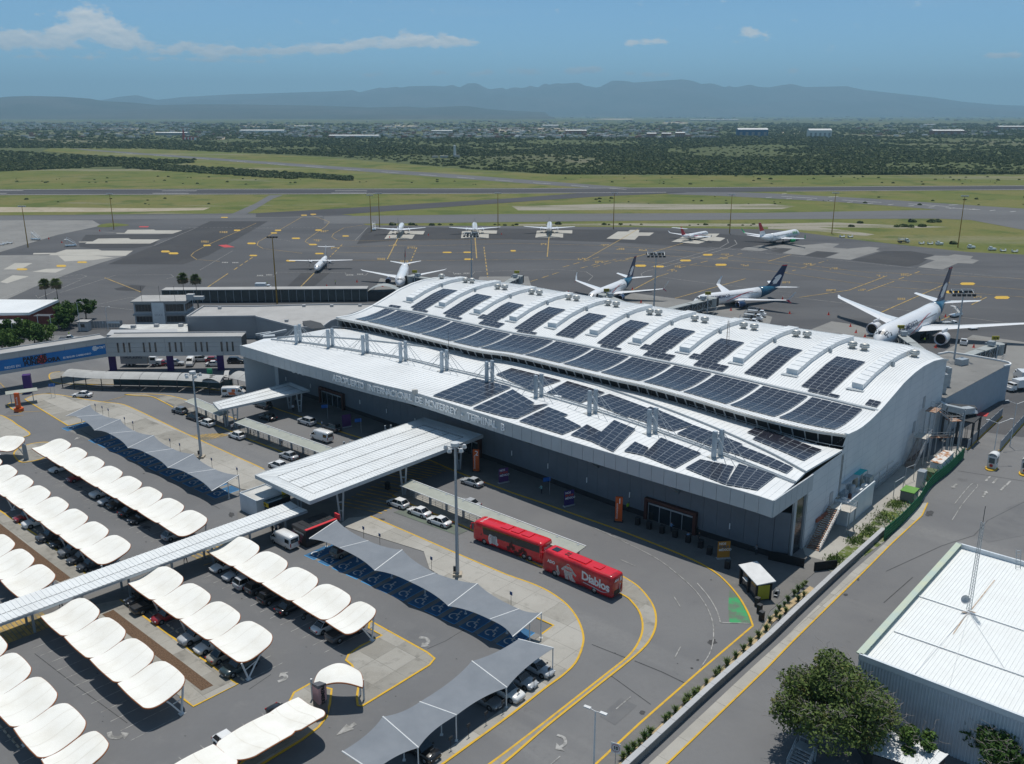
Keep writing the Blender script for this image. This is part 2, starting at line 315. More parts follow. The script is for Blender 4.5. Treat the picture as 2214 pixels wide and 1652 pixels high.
# bare strips in the grass
stripe('bare_soil_strip',m_soil,[at(-300,448),at(0,448),at(140,449),at(300,450.5),at(455,449),at(440,454.5),at(300,458),at(0,459),at(-300,460)],.02)
b=MB();b.sheet([at(1106,446),at(1200,444),at(1330,440.5),at(1500,442),at(1660,441),at(1720,446),at(1690,452),at(1500,453),at(1300,455),at(1120,455)],.02)
b.sheet([at(1120,485),at(1400,483),at(1660,484),at(1800,481),at(1930,487),at(2050,491),at(1950,494),at(1830,492),at(1700,491.5),at(1400,489),at(1120,488)],.02)
b.sheet([at(1660,486.5),at(1720,487),at(1810,496),at(1890,507),at(1870,511),at(1800,503),at(1720,497),at(1660,495)],.025)
struct('gravelly_strip',b,m_rubble)
# painted runway lines
b=MB()
def px(w,*pts,z=.14):b.ribbon([at(*p)for p in pts],w,z)
px(1.4,(-1500,413),(0,410.5),(1106,408.4),(2213,402.1),(3600,395));px(1.6,(-1500,425),(0,421.6),(1106,418.3),(1440,416.2));px(1.4,(1700,413.9),(2213,410.4),(3600,403))
for(x0,x1,y)in((350,425,413.2),(330,408,418.4),(-80,15,418.6),(724,793,413.2),(716,792,417.9),(-60,50,412.4)):px(2.2,(x0,y),(x1,y-.05))
for i in range(14):
 x=250+i*82;px(1.3,(x,327.6+(x-212)*.0722),(x+38,327.6+(x+38-212)*.0722),z=.12)
for(x0,y0,x1,y1)in((1688,425,1766,429.4),(1820,433,1905,438),(1963,441,2050,447),(2043,449.5,2118,454.2),(1690,420,1700,419),(1790,426.5,1812,425),(2050,444,2070,443)):px(1.3,(x0,y0),(x1,y1),z=.12)
for k in range(13):px(.9,(1655+k*44,428+k*2.55),(1667+k*44,426.8+k*2.55),z=.12)
struct('runway_marking',b,m_wht)
# ---- apron surface patches
b=MB()
for P in([(1,880,362),(1,1075,365),(1,1105,337),(1,1330,335),(1,1345,342),(1,1578,342),(1,1490,371),(1,1015,370),(1,985,362)],[(1,680,440),(1,800,438),(1,850,413),(1,1110,409),(1,1130,420),(1,1385,420),(1,1300,456),(1,735,457),(1,750,446),(1,685,446)],[(1,290,538),(1,480,536),(1,570,508),(1,850,506),(1,880,517),(1,1150,518),(1,1085,563),(1,420,556),(1,440,548),(1,285,550)],[(11,1110,415),(11,1160,347),(11,1460,347),(11,1445,377),(11,1375,378),(11,1350,415)],[(11,1772,409),(11,1780,350),(11,1900,341),(11,2085,343),(11,2080,370),(11,2012,371),(11,2012,408)],[(21,201,403),(21,215,345),(21,330,340),(21,522,341),(21,520,369),(21,442,371),(21,442,404)],[(21,816,413),(21,915,352),(21,1005,351),(21,1020,338),(21,1102,337),(21,1095,360),(21,1228,361),(21,1190,388),(21,1095,389),(21,1062,423)],[(21,1375,442),(21,1470,400),(21,1680,370),(21,1795,370),(21,1760,398),(21,1845,408),(21,1800,435),(21,1700,430),(21,1610,458)]):b.sheet([T(*p)for p in P],.06)
struct('concrete_stand',b,m_stand)
b=MB()
for P in([(31,-200,490),(31,-60,470),(31,30,480),(31,180,460),(31,300,470),(31,500,452),(31,620,458),(31,560,490),(31,690,500),(31,870,484),(31,965,492),(31,930,513),(31,970,519),(31,830,560),(31,710,597),(31,495,578),(31,620,535),(31,420,520),(31,320,557),(31,125,540),(31,210,500),(31,60,490),(31,-60,522),(31,-240,510)],[(31,1345,585),(31,1440,560),(31,1560,562),(31,1610,549),(31,1775,565),(31,1750,588),(31,1825,600),(31,1770,630),(31,1640,625),(31,1510,680),(31,1295,660),(31,1440,600)],[(31,290,1232),(31,550,1128),(31,700,1150),(31,960,1200),(31,1100,1400),(31,700,1400)],[(31,1500,1400),(31,1770,1245),(31,2300,1320),(31,2300,1640),(31,1900,1640)],[(11,1010,880),(11,1075,755),(11,1290,790),(11,1290,900)],[(21,-290,760),(21,-280,742),(21,140,740),(21,175,850),(21,-200,850)],[(21,940,905),(21,1060,885),(21,1560,950),(21,1900,1000),(21,2250,1090),(21,2200,1230),(21,1300,1050),(21,960,980)],[(1,-300,560),(1,420,555),(1,1080,562),(1,880,620),(1,640,700),(1,300,830),(1,-300,1100)],[(1,-300,250),(1,800,255),(1,880,300),(1,500,380),(1,0,530),(1,-300,600)]):b.sheet([T(*p)for p in P],.05)
struct('concrete_stand',b,m_stand2)
b=MB()
for P in([(1,30,680),(1,130,625),(1,280,625),(1,180,680)],[(1,280,700),(1,400,675),(1,570,670),(1,480,708)],[(1,500,560),(1,800,560),(1,980,575),(1,800,600),(1,560,610)],[(1,0,790),(1,110,730),(1,250,740),(1,60,800)]):b.sheet([T(*p)for p in P],.065)
struct('pale_concrete_patch',b,m_stand)
b=MB()
for P in([(1,930,635),(1,1320,480),(1,1820,262),(1,2214,262),(11,105,262),(1,1800,560),(1,1580,636)],[(1,690,485),(1,680,460),(1,740,380),(1,1380,378),(1,1690,318),(1,1500,400),(1,1390,410),(1,1330,470),(1,1150,497),(1,820,497)],[(11,270,825),(11,395,708),(11,640,710),(11,500,828)],[(1,985,845),(1,1140,815),(1,1260,820),(1,1220,870),(1,1010,860)],[(11,870,460),(11,960,320),(11,1120,310),(21,1380,345),(21,2214,400),(31,80,500),(21,1700,490),(21,800,440),(21,0,420),(11,1200,430)],[(31,720,600),(31,870,560),(31,1000,520),(31,1230,520),(31,1440,555),(31,1300,640),(31,1200,655)],[(31,20,520),(31,150,490),(31,230,498),(31,110,538)],[(31,310,560),(31,430,522),(31,610,535),(31,480,580)]):b.sheet([T(*p)for p in P],.045)
struct('dark_asphalt_patch',b,m_darkpatch)
b=MB()
b.sheet(smooth([T(1,840,305),T(1,900,285),T(1,1000,280),T(1,1120,296),T(1,1000,310),T(1,880,315)],4,True),.07)
struct('grass_patch',b,m_grass)
# ---- apron lines
b=MB()
def ln(w,*pts,z=.085):b.ribbon([T(*p)for p in pts],w,z)
ln(.45,(1,905,752),(1,1220,876));ln(.45,(1,1760,857),(1,1970,716));ln(.45,(11,365,852),(11,505,710));ln(.35,(1,2214,280),(1,1790,470),(1,1680,530),(1,1650,560),(1,1700,595),(1,1900,610))
ln(.35,(11,405,222),(11,200,340),(11,20,440),(11,10,470),(11,60,500),(11,400,540));ln(.35,(11,480,210),(11,600,255),(11,635,270),(11,600,310),(11,440,420),(11,425,440),(11,470,465))
ln(.5,(11,1240,385),(11,1135,592));ln(.5,(11,1890,372),(11,1908,585));ln(.5,(21,322,372),(21,305,570));ln(.45,(21,1090,330),(21,940,420),(21,640,590));ln(.45,(21,1480,452),(21,960,605));ln(.45,(31,200,552),(21,2214,610))
ln(.45,(21,1020,870),(21,1260,742),(21,1350,715));ln(.45,(21,1410,930),(21,2020,760));ln(.45,(31,270,922),(31,700,860),(31,1030,735));ln(.45,(31,970,1055),(31,1570,790));ln(.4,(31,850,870),(31,1090,783));ln(.45,(31,1760,985),(31,1890,920));ln(.45,(31,1500,1120),(31,1660,1040))
for(y0,y1,y2)in((535,585,620),(600,660,700)):
 ln(.3,(11,700,y0),(11,1600,y0+2),(21,300,y0-8),(21,1100,y0+10),(21,2214,y0+90),(31,900,y0+220),(31,2214,y0+320))
ln(.3,(11,700,480),(11,1500,475),(21,0,455),(21,700,470),(21,1400,510),(21,2214,600),(31,800,700),(31,2214,760),z=.083)
ln(.3,(11,960,290),(11,760,320),(11,670,370),(11,655,400),(11,700,425),(11,900,432),(21,0,418),z=.083)
for a,c in(((31,285,670),(31,520,600)),((31,1130,765),(31,1330,690)),((31,110,715),(31,240,685)),((21,700,660),(21,1100,560)),((21,1340,690),(21,1720,600)),((21,1770,590),(21,1990,540)),((21,590,670),(21,900,590)),((11,1390,490),(11,1325,640)),((11,1970,485),(11,2003,745)),((11,745,465),(11,640,570)),((1,2025,682),(1,2214,555)),((21,160,785),(21,420,700)),((21,440,660),(21,760,570))):b.dashes(T(*a),T(*c),.5,6,3.5,.085)
struct('apron_marking',b,m_ylw)
b=MB()
for(ij,x,y,w,h)in((1,2050,342,60,12),(1,1790,472,70,12),(1,1430,525,80,16),(1,1500,541,90,16),(1,190,679,100,16),(1,530,650,90,18),(1,710,618,90,14),(1,2175,455,80,14),(1,2190,560,70,12),(1,1940,230,66,8),(11,548,543,80,12),(11,302,605,90,13),(11,190,342,60,11),(11,155,365,60,10),(11,540,340,60,11),(11,345,411,76,12),(11,492,465,74,12),(11,415,211,56,8),(11,495,203,54,8),(11,775,391,60,10),(11,1652,533,84,11),(11,1828,532,78,11),(11,1838,592,84,12),(21,1692,554,90,14),(21,1500,603,100,15),(21,1806,640,105,17),(21,1112,648,100,18),(21,1270,655,95,15),(31,1725,804,135,21),(31,1597,876,132,23),(31,2022,924,136,25),(21,10,519,50,12)):
 c=[T(ij,x+sx*w/2,y+sy*h/2)for sx,sy in((-1,0),(-.72,-1),(.72,-1),(1,0),(.72,1),(-.72,1))];b.sheet(c,.09)
struct('taxi_sign_marking',b,m_yel)
b=MB();rnd=random.Random(5)
for(ij,x,y)in((11,690,497),(11,1190,470),(11,1350,492),(21,290,462),(21,810,472),(21,945,503),(21,1140,513),(21,610,590),(21,760,615),(21,1430,655),(21,1850,553),(21,1840,583),(21,2020,645),(31,350,635),(31,575,672),(31,980,735),(31,1190,725),(31,820,857),(31,1160,935),(31,1820,918),(31,165,793),(31,545,862),(21,1400,690),(11,1090,590),(11,1290,612),(1,1780,440),(1,1940,358),(11,540,430),(11,600,350),(31,560,862)):
 for k in range(4):
  for r_ in range(2):
   if rnd.random()<.8:b.sheet([T(ij,x-34+k*18+sx*7,y-5+r_*9+sy*2.6)for sx,sy in((-1,-1),(1,-1),(.7,1),(-1.2,1))],.09)
struct('apron_lettering',b,m_ylw)
b=MB()
ln(.3,(31,-20,540),(31,600,600),(31,2300,775));ln(.3,(21,1690,485),(31,0,540));ln(.3,(31,120,910),(31,900,1000),(31,2214,1160))
ln(.3,(1,0,935),(1,420,775),(1,700,760),(1,750,738),(1,700,725),(1,400,760));ln(.25,(1,310,905),(1,330,930),(1,700,770));ln(.25,(1,830,985),(1,1120,925),(1,1400,915));ln(.25,(1,520,880),(1,560,870),(1,1000,730),(1,1480,725),(1,1500,745),(1,1440,762));ln(.25,(1,500,960),(1,1150,1030))
ln(.25,(1,1330,476),(1,1700,318));ln(.25,(11,855,430),(11,965,315));ln(.3,(11,300,705),(11,180,705),(11,155,742),(11,0,742));ln(.3,(11,300,705),(11,770,708),(11,785,735),(11,940,735),(11,970,710),(11,1190,700));ln(.3,(11,1660,700),(11,1705,705),(11,1715,725),(11,1870,725),(11,1890,700),(21,0,690))
ln(.25,(21,0,690),(21,400,680),(21,640,700),(21,700,740),(21,660,780));ln(.25,(21,1130,750),(21,1115,720),(21,1150,700),(21,1220,680));ln(.3,(21,1860,420),(21,1870,450),(21,1800,490),(21,1200,660));ln(.3,(21,1925,425),(21,1945,460),(21,1870,495),(21,1280,670));ln(.25,(21,1280,745),(21,1700,800),(31,200,880))
for k in range(9):ln(.25,(1,860+k*0,350),(1,861,350.5))
for a,c in(((1,1730,685),(1,2010,520)),((11,120,405),(11,320,440)),((1,1560,318),(11,560,318))):b.dashes(T(*a),T(*c),.4,1.2,1.2,.085)
for(ij,x,y)in((1,2040,622),(1,1950,620),(11,40,733),(11,120,728),(11,820,728),(11,905,722),(11,1750,718),(11,1825,714)):
 for k in range(4):b.sheet([T(ij,x-26+k*14+sx*5,y+sy*4.5)for sx,sy in((-1,-1),(1,-1),(1,1),(-1,1))],.09)
struct('apron_marking',b,m_wht2)
b=MB()
for P in([(1,1885,470),(1,1960,466),(1,2030,488),(1,1940,490)],[(1,1205,307),(1,1290,307),(1,1275,316),(1,1200,315)],[(32,1775,258),(32,1910,270),(32,1890,302),(32,1790,290)]):b.sheet([T(*p)for p in P],.09)
struct('red_marking',b,m_red)
# ---- landside: parking lot surface
b=MB();b.sheet([T(2,-600,620),T(2,0,310),T(2,215,155),T(2,590,385),T(2,2050,1130),T(12,640,1420),T(23,250,540),T(23,20,1090),T(13,1480,1660),T(13,1200,1900),T(3,-900,1900),T(3,-900,0)],.065);struct('parking_lot',b,m_lot)
# ---- pavements: slabs with real joints on a base, yellow kerbs along the roads
def clip(poly,cell):
 out=[tuple(p[:2])for p in poly]
 for i in range(4):
  a,c=cell[i],cell[(i+1)%4];inp=out;out=[]
  if not inp:break
  side=lambda p:(c[0]-a[0])*(p[1]-a[1])-(c[1]-a[1])*(p[0]-a[0])
  for k in range(len(inp)):
   p,q=inp[k],inp[(k+1)%len(inp)];sp_,sq=side(p),side(q)
   if sp_>=0:out.append(p)
   if(sp_>=0)!=(sq>=0):
    t=sp_/(sp_-sq);out.append((p[0]+(q[0]-p[0])*t,p[1]+(q[1]-p[1])*t))
 return out
def parea(p):return abs(sum(p[i][0]*p[(i+1)%len(p)][1]-p[(i+1)%len(p)][0]*p[i][1]for i in range(len(p))))/2
prnd=random.Random(3)
def pavement(name,poly,rot,cw,ch,mats,h=.13,base=m_conc3,kerbs=(),off=(0,0),kw=.26):
 mb=MB();mb.prism(poly,0,h-.012);root=struct(name,mb,base)
 c,s_=math.cos(rot),math.sin(rot);q=[(p[0]*c+p[1]*s_,-p[0]*s_+p[1]*c)for p in poly]
 x0=min(p[0]for p in q);x1=max(p[0]for p in q);y0=min(p[1]for p in q);y1=max(p[1]for p in q);g=.025
 if cw:
  ny=int((y1-y0)/ch)+2;nx=int((x1-x0)/cw)+2
  for j in range(-1,ny):
   for i in range(-1,nx):
    a=x0+off[0]+i*cw;d=y0+off[1]+j*ch
    pc=clip(q,[(a+g,d+g),(a+cw-g,d+g),(a+cw-g,d+ch-g),(a+g,d+ch-g)])
    if len(pc)<3 or parea(pc)<.25:continue
    pw=[(x*c-y*s_,x*s_+y*c)for x,y in pc];o=MB();o.prism(pw,h-.02,h+prnd.uniform(-.004,.004))
    o.build('slab',prnd.choices(mats,[.55,.3,.15][:len(mats)])[0],root)
 for k in kerbs:
  o=MB();o.ribbon([Vector((p[0],p[1],0))for p in k],kw,None,h+.015);o.build('kerb',m_yel2,root)
 return root
ROT=R(-40.5)
# left concrete forecourt
kL=smooth(TL(0,(2,215,152),(2,300,118),(2,420,106),(2,560,122),(2,740,155),(2,900,178),(2,1050,195),(2,1180,245),(2,1420,360),(2,1650,470),(2,2000,630),(2,2214,726),(12,70,760)),4)
kP=smooth(TL(0,(2,215,152),(2,330,225),(2,470,310),(2,590,382)),3)
bk=TL(0,(2,740,345),(2,1100,520),(2,1500,700),(2,1900,850),(2,2090,930),(12,60,960))
pavement('pavement',kL+[T(12,230,900)]+list(reversed(bk))+list(reversed(kP[1:])),ROT,6.0,4.4,(m_conc,m_conc3,m_conc2),kerbs=(kL,kP,TL(0,(2,590,382),(2,740,345))))
# right concrete forecourt with the round end
kR=smooth(TL(0,(12,990,1165),(12,1100,1212),(12,1400,1342),(12,1740,1490),(13,2120,0),(23,0,36),(23,180,100),(23,330,172),(23,470,275),(23,565,400),(23,615,540),(23,605,650),(23,548,780),(23,440,888),(23,300,990),(23,0,1222),(13,1900,1450),(13,1620,1652),(13,1330,1860)),5)
inn=TL(0,(13,1170,1880),(13,1480,1652),(13,1740,1470),(13,2170,1150),(23,0,1088),(23,300,905),(23,362,868),(23,250,760),(23,120,640),(23,250,545),(23,360,460),(23,205,388),(13,1960,250),(13,1500,-30),(12,1450,1470),(12,1000,1330),(12,720,1240),(12,800,1180))
pavement('pavement',kR+inn,ROT,4.3,3.9,(m_conc2,m_conc,m_conc3),kerbs=(kR,TL(0,(23,205,388),(23,360,458),(23,255,535))))
# covered crossing between the canopy and the lot
mb=MB();mb.sheet(TL(0,(12,40,770),(12,990,1165),(12,800,1180),(12,640,1420),(12,-120,1380),(2,2050,1130),(12,230,900)),.09);struct('forecourt_paving',mb,m_dconc)
# drop-off islands (left and right)
i1n=smooth(TL(0,(2,1078,112),(2,1180,122),(2,1310,130),(2,1400,170),(2,1480,212),(2,1620,292),(2,1870,378),(2,2130,490),(12,0,522),(12,260,622),(12,470,720)),4)
i1f=smooth(TL(0,(2,1078,112),(2,1300,108),(2,1480,125),(2,1640,170),(2,1800,230),(2,2000,310),(2,2214,395),(12,200,480),(12,470,585),(12,700,680)),4)
pavement('drop_off_island',i1n+list(reversed(i1f[1:])),ROT,4.2,3.5,(m_dconc,m_conc3),kerbs=(i1n,i1f),base=m_dconc)
i2n=smooth(TL(0,(12,1180,985),(12,1340,1062),(12,1600,1170),(12,1900,1300),(22,250,1600),(23,700,90),(23,960,195),(23,1040,258),(23,1105,350),(23,1130,470),(23,1100,590),(23,1010,720),(23,800,890),(23,400,1205),(23,0,1515),(13,1880,1760)),5)
i2f=smooth(TL(0,(12,1300,905),(12,1560,1000),(12,1850,1130),(12,2200,1280),(22,300,1405),(22,660,1550),(22,900,1660),(23,1000,60),(23,1110,140),(23,1215,280),(23,1245,420),(23,1205,560),(23,1080,705),(23,700,1010),(23,300,1330),(23,0,1590),(13,2000,1760)),5)
pavement('drop_off_island',i2n+list(reversed(i2f)),ROT,4.2,3.3,(m_conc3,m_conc),kerbs=(i2n,i2f),base=m_conc3)
# pavement along the terminal front
tf=smooth(TL(0,(2,2050,60),(12,140,218),(12,400,308),(12,700,420),(12,850,470),(12,1400,640),(12,1700,765),(12,2000,880),(22,0,960),(22,230,1038),(22,560,1155),(22,900,1275),(22,1300,1430),(22,1570,1545),(22,1740,1640),(23,1850,80),(23,1960,210),(23,2040,350),(23,2082,462)),4)
tf2=TL(0,(23,2082,462),(23,1600,872),(23,1100,1310),(23,735,1650),(23,400,1950))
pl=TL(0,(23,660,1950),(23,930,1640),(23,1600,1020),(23,2100,560),(33,20,330),(33,380,20),(32,520,1560),(32,310,1500))
pavement('terminal_pavement',tf+tf2[1:]+pl+[Vector((41,124.5,0)),Vector((19,139.8,0)),Vector((0,158.8,0)),Vector((-48,205,0)),Vector((-60,213,0))],ROT,0,1,(m_conc3,),base=m_dconc,kerbs=(tf,tf2))
# parking islands
g1=TL(0,(3,1040,235),(3,2055,968),(3,1672,1160),(3,1560,1075),(3,800,520),(3,560,330))
pavement('parking_island',g1,R(-43),3.4,3.2,(m_conc3,m_conc),kerbs=(g1[:4],))
g0=TL(0,(2,-500,700),(2,0,1118),(2,400,1385),(2,715,1640),(3,830,80),(3,720,40),(3,560,130),(3,300,-60),(2,-100,1330),(2,-560,900))
pavement('parking_island',g0,R(-43),3.4,3.2,(m_conc3,m_conc),kerbs=(g0[:5],))
b=MB();b.sheet(TL(0,(3,980,325),(3,1845,980),(3,1740,1025),(3,885,365)),.15);b.sheet(TL(0,(2,-560,800),(2,0,1230),(2,560,1660),(3,612,50),(3,520,85),(2,330,1652),(2,-100,1300),(2,-560,900)),.15)
tag(b.build('gravel_bed',m_gravel),kind='stuff')
g2=smooth(TL(0,(13,985,418),(13,1480,692),(13,1545,745),(13,1500,800),(13,1200,985),(13,920,1155),(13,880,1150),(13,872,1080),(13,890,960),(13,830,800),(13,778,760),(13,800,712),(13,900,640),(13,1090,545),(13,975,480)),1,True)
pavement('parking_island',g2,R(-40),3.6,3.6,(m_conc3,m_conc),kerbs=(g2+[g2[0]],))
g3=smooth(TL(0,(13,470,962),(13,655,1010),(13,640,1130),(13,610,1250),(13,540,1340),(13,400,1445),(13,60,1652),(13,-200,1800),(13,-330,1800),(13,-60,1600),(13,170,1445),(13,432,1288),(13,270,1160),(13,330,1040)),1,True)
pavement('parking_island',g3,R(-40),3.4,3.0,(m_conc3,m_conc,m_conc2),kerbs=(g3+[g3[0]],))
g4=smooth(TL(0,(2,120,620),(2,200,560),(2,330,528),(2,440,530),(2,440,575),(2,390,655),(2,260,692),(2,170,692)),3,True)
pavement('parking_island',g4,R(-40),3.4,3.0,(m_conc3,m_conc),kerbs=(g4+[g4[0]],))
g5=smooth(TL(0,(2,-300,200),(2,30,300),(2,150,375),(2,252,440),(2,240,470),(2,120,500),(2,-100,520),(2,-300,520)),2)
pavement('parking_island',g5,R(-40),3.4,3.0,(m_conc,m_conc3),kerbs=(g5,))
g6=smooth(TL(0,(2,62,200),(2,140,180),(2,200,240),(2,185,262),(2,150,262)),2,True)
pavement('parking_island',g6,R(-40),0,1,(m_conc,),kerbs=(g6+[g6[0]],))
# far pavement by the curved bus shelter and left road
k7=smooth(TL(0,(2,2300,130),(2,1980,90),(2,1700,48),(2,1300,28),(2,900,26),(2,600,22),(2,480,8),(1,440,1640),(1,425,1600),(1,450,1575),(1,520,1565)),4)
pavement('shelter_pavement',k7+TL(0,(1,1200,1580),(1,2214,1700),(2,2400,90)),R(0),0,1,(m_conc,),kerbs=(k7,),base=m_conc3)
# right-hand verge: planter soil, lane strip, footway
b=MB();b.prism(TL(0,(23,700,1950),(23,925,1652),(23,1660,970),(23,2140,520),(33,0,400),(33,360,120),(33,400,140),(33,30,445),(23,2214,515),(23,990,1640),(23,750,1950)),0,.16);struct('planter_bed',b,m_sand)
pl2=TL(0,(33,720,0),(32,1350,1060),(32,1378,1000),(32,1300,1080),(32,1000,1400),(32,860,1560),(33,590,80),(33,140,580),(23,2214,690),(23,1190,1652),(23,900,1950),(23,1020,1950),(23,1350,1652),(23,2214,800),(33,210,598))
ftw=TL(0,(23,1020,1950),(23,1345,1652),(23,2200,830),(33,210,600),(33,820,0),(32,1070,1400),(32,1330,1160),(32,1380,1050))
ftw2=TL(0,(32,1330,1050),(32,1010,1400),(33,720,0),(33,120,590),(23,2100,800),(23,1190,1652),(23,880,1950))
pavement('footway',ftw+ftw2,R(47),4.0,2.2,(m_conc2,m_conc),kerbs=(ftw,),kw=.2)
b=MB();b.sheet(TL(0,(32,300,1440),(32,560,1230),(32,1180,700),(32,1700,560),(32,1460,820),(32,1360,1010),(32,1000,1370),(32,600,1660),(32,320,1500)),.10);struct('service_yard',b,m_conc2)
b=MB();b.sheet(TL(0,(32,1060,1015),(32,1180,1040),(32,1330,1050),(32,1000,1390),(32,600,1680),(32,470,1600),(32,700,1400),(32,930,1180)),.11);struct('verge_soil',b,layered('verge_soil_mix',(.26,.25,.215),[(.25,6,.46,.56,(.11,.145,.035),.95),(1.1,6,.5,.62,(.34,.325,.285),.7),(.7,6,.52,.6,(.075,.11,.028),.9)],rough=.95,spec=.1,bump=.5))
b=MB();gr_=random.Random(9)
for P,n_ in(((1120,1060,90,40),260),((1000,1180,110,70),260),((870,1290,90,60),260),((760,1370,80,40),260),((570,1540,80,45),300)):
 for k in range(n_):
  p_=T(32,P[0]+gr_.gauss(0,P[2]*.5),P[1]+gr_.gauss(0,P[3]*.5)+0,.11)
  for q_ in range(3):a_=gr_.uniform(0,6.28);h_=gr_.uniform(.15,.45);s_=Vector((math.cos(a_),math.sin(a_),0))*.06;b.add([p_-s_,p_+s_,p_+Vector((gr_.gauss(0,.15),gr_.gauss(0,.15),h_))],[(0,1,2)])
tag(b.build('verge_grass',mat('weed_green',(.12,.19,.04),.8,var=.3,scale=2)),kind='stuff')
# ---- landside road lines
b=MB()
ln(.14,(22,940,1540),(22,1065,1595),z=.1);ln(.14,(23,1395,200),(23,1455,298),z=.1);ln(.14,(23,1458,640),(23,1405,738),z=.1);ln(.14,(23,1025,1075),(23,900,1180),z=.1);ln(.14,(23,415,1590),(23,300,1690),z=.1)
b.ribbon(smooth(TL(0,(22,700,1260),(22,1000,1400),(22,1250,1530),(23,1420,5),(23,1580,150),(23,1690,310),(23,1740,470),(23,1720,670),(23,1600,870)),5),.13,.1)
b.ribbon(smooth(TL(0,(23,1600,90),(23,1700,210),(23,1770,330),(23,1802,432)),4),.16,.1);ln(.16,(23,1802,432),(23,2065,440),z=.1)
b.ribbon(smooth(TL(0,(2,1280,32),(2,1500,45),(2,1700,80),(2,1900,130)),4),.12,.1)
for a,c in(((2,690,66),(2,880,66)),((2,1240,70),(2,1340,72)),((1,0,1640),(1,60,1640))):ln(.14,a,c,z=.1)
b.ribbon(smooth(TL(0,(32,1590,1200),(32,1680,1060),(32,1780,940),(32,1812,905),(32,1800,885),(32,1760,885),(32,1690,960),(32,1610,1060)),4),.12,.1)
def arrow(ij,x0,y0,x1,y1,w=.3,hw=.9,hl=1.3):
 a,c=T(ij,x0,y0),T(ij,x1,y1);d=(c-a).normalized();n=Vector((-d.y,d.x,0));h=c-d*hl
 b.sheet([a+n*w/2,a-n*w/2,h-n*w/2,h-n*hw/2,c,h+n*hw/2,h+n*w/2],.105)
arrow(13,860,1305,690,1412,.5,1.3,2.0);arrow(32,1855,1000,1890,945,.35,1.0,1.2);arrow(32,1630,885,1585,925,.35,1.0,1.2);arrow(2,690,480,640,505,.3,1.0,1.5)
def hook(ij,pts,tip,w=.5):
 b.ribbon(smooth(TL(0,*[(ij,*p)for p in pts]),4),w,.105);a,c=T(ij,*pts[-1]),T(ij,*tip);d=(c-a).normalized();n=Vector((-d.y,d.x,0));b.sheet([a+n*.75,c,a-n*.75],.106)
hook(13,[(1410,560),(1470,570),(1490,600),(1470,620)],(1425,645));hook(13,[(190,945),(245,925),(260,900),(240,885)],(210,868));hook(3,[(945,1380),(960,1420),(1020,1430),(1060,1412)],(1120,1390))
hook(23,[(390,1405),(450,1430),(460,1480),(420,1510)],(375,1530),.35)
for(ij,x,y)in((32,2030,920),(32,2075,880),(32,1960,860),(32,1900,840)):b.sheet([T(ij,x+sx*28,y+sy*22)for sx,sy in((-1,.8),(.4,-1),(1,-.9),(-.3,1))],.1)
struct('road_marking',b,m_wht2)
b=MB()
for k in range(9):
 a=T(2,1660+k*28,462+k*3-k*5);c=T(2,1760+k*28,512+k*2-k*8);b.ribbon([a,c],.35,.1)
b.ribbon(TL(0,(2,890,175),(2,1085,125)),.25,.1)
for k in range(13):a=T(12,130+k*52,1210-k*2);
for k in range(12):
 a=T(3,-40+k*24,465+k*9);c=T(3,-40+k*24+70,465+k*9+70);b.ribbon([T(3,20+k*40,620-k*14),T(3,-90+k*40,500-k*14)],.45,.1)
for k in range(11):b.ribbon([T(12,700+k*42,1060-k*22),T(12,1090+k*42,1140-k*22)],.35,.1)
for k in range(12):b.ribbon([T(12,1090+k*40,800-k*14),T(12,1400+k*40,860-k*14)],.35,.1)
for k in range(8):b.ribbon([T(2,1590+k*45,1470-k*14),T(2,1740+k*45,1540-k*14)],.4,.1)
b.ribbon(TL(0,(2,30,300),(2,205,290)),.2,.1);b.ribbon(TL(0,(2,205,262),(2,360,255)),.2,.1);b.ribbon(TL(0,(3,60,612),(3,320,515)),.2,.1);b.ribbon(TL(0,(2,1760,1590),(2,1900,1545)),.2,.1);b.ribbon(TL(0,(1,-20,1640),(2,90,105),(2,200,102)),.2,.1)
struct('road_marking',b,m_ylw)
b=MB();b.sheet(smooth(TL(0,(23,1880,150),(23,1960,230),(23,2030,350),(23,2060,440)),3)+TL(0,(23,1880,432))+smooth(TL(0,(23,1880,432),(23,1870,300),(23,1880,150)),2),.098);struct('green_bay',b,m_green)
b=MB();b.sheet(TL(0,(12,1190,1130),(12,1330,1080),(12,1830,1290),(12,1740,1330)),.098);struct('green_bay',b,m_green2)
# ---- worn joints, stains and patches on the asphalt
b=MB()
for w_,P in((.12,[(23,690,620),(23,980,735)]),(.14,[(23,1060,762),(23,1300,860),(23,1510,962)]),(.1,[(13,1480,660),(13,1640,590),(13,1800,492)]),(.1,[(13,-60,1010),(13,130,880)]),(.1,[(32,1020,1640),(32,1500,1420),(32,1780,1330),(32,1900,1200),(32,2214,1040)]),(.1,[(33,230,1640),(33,480,1160)]),(.1,[(32,1640,770),(32,2214,860)]),(.1,[(23,840,880),(23,1200,1140)]),(.12,[(33,1000,260),(33,1250,40)]),(.1,[(3,300,700),(3,700,1010),(3,1100,1300)]),(.1,[(2,500,800),(2,900,1040),(2,1300,1290)]),(.1,[(2,700,420),(2,1500,880),(2,1900,1100)])):b.ribbon([T(*p)for p in P],w_,.0725)
sr=random.Random(21)
def blot(ij,x,y,rx,ry):
 n_=14;b.sheet([T(ij,x+rx*math.cos(t)*sr.uniform(.6,1.1),y+ry*math.sin(t)*sr.uniform(.6,1.1))for t in[k*6.283/n_ for k in range(n_)]],.0715)
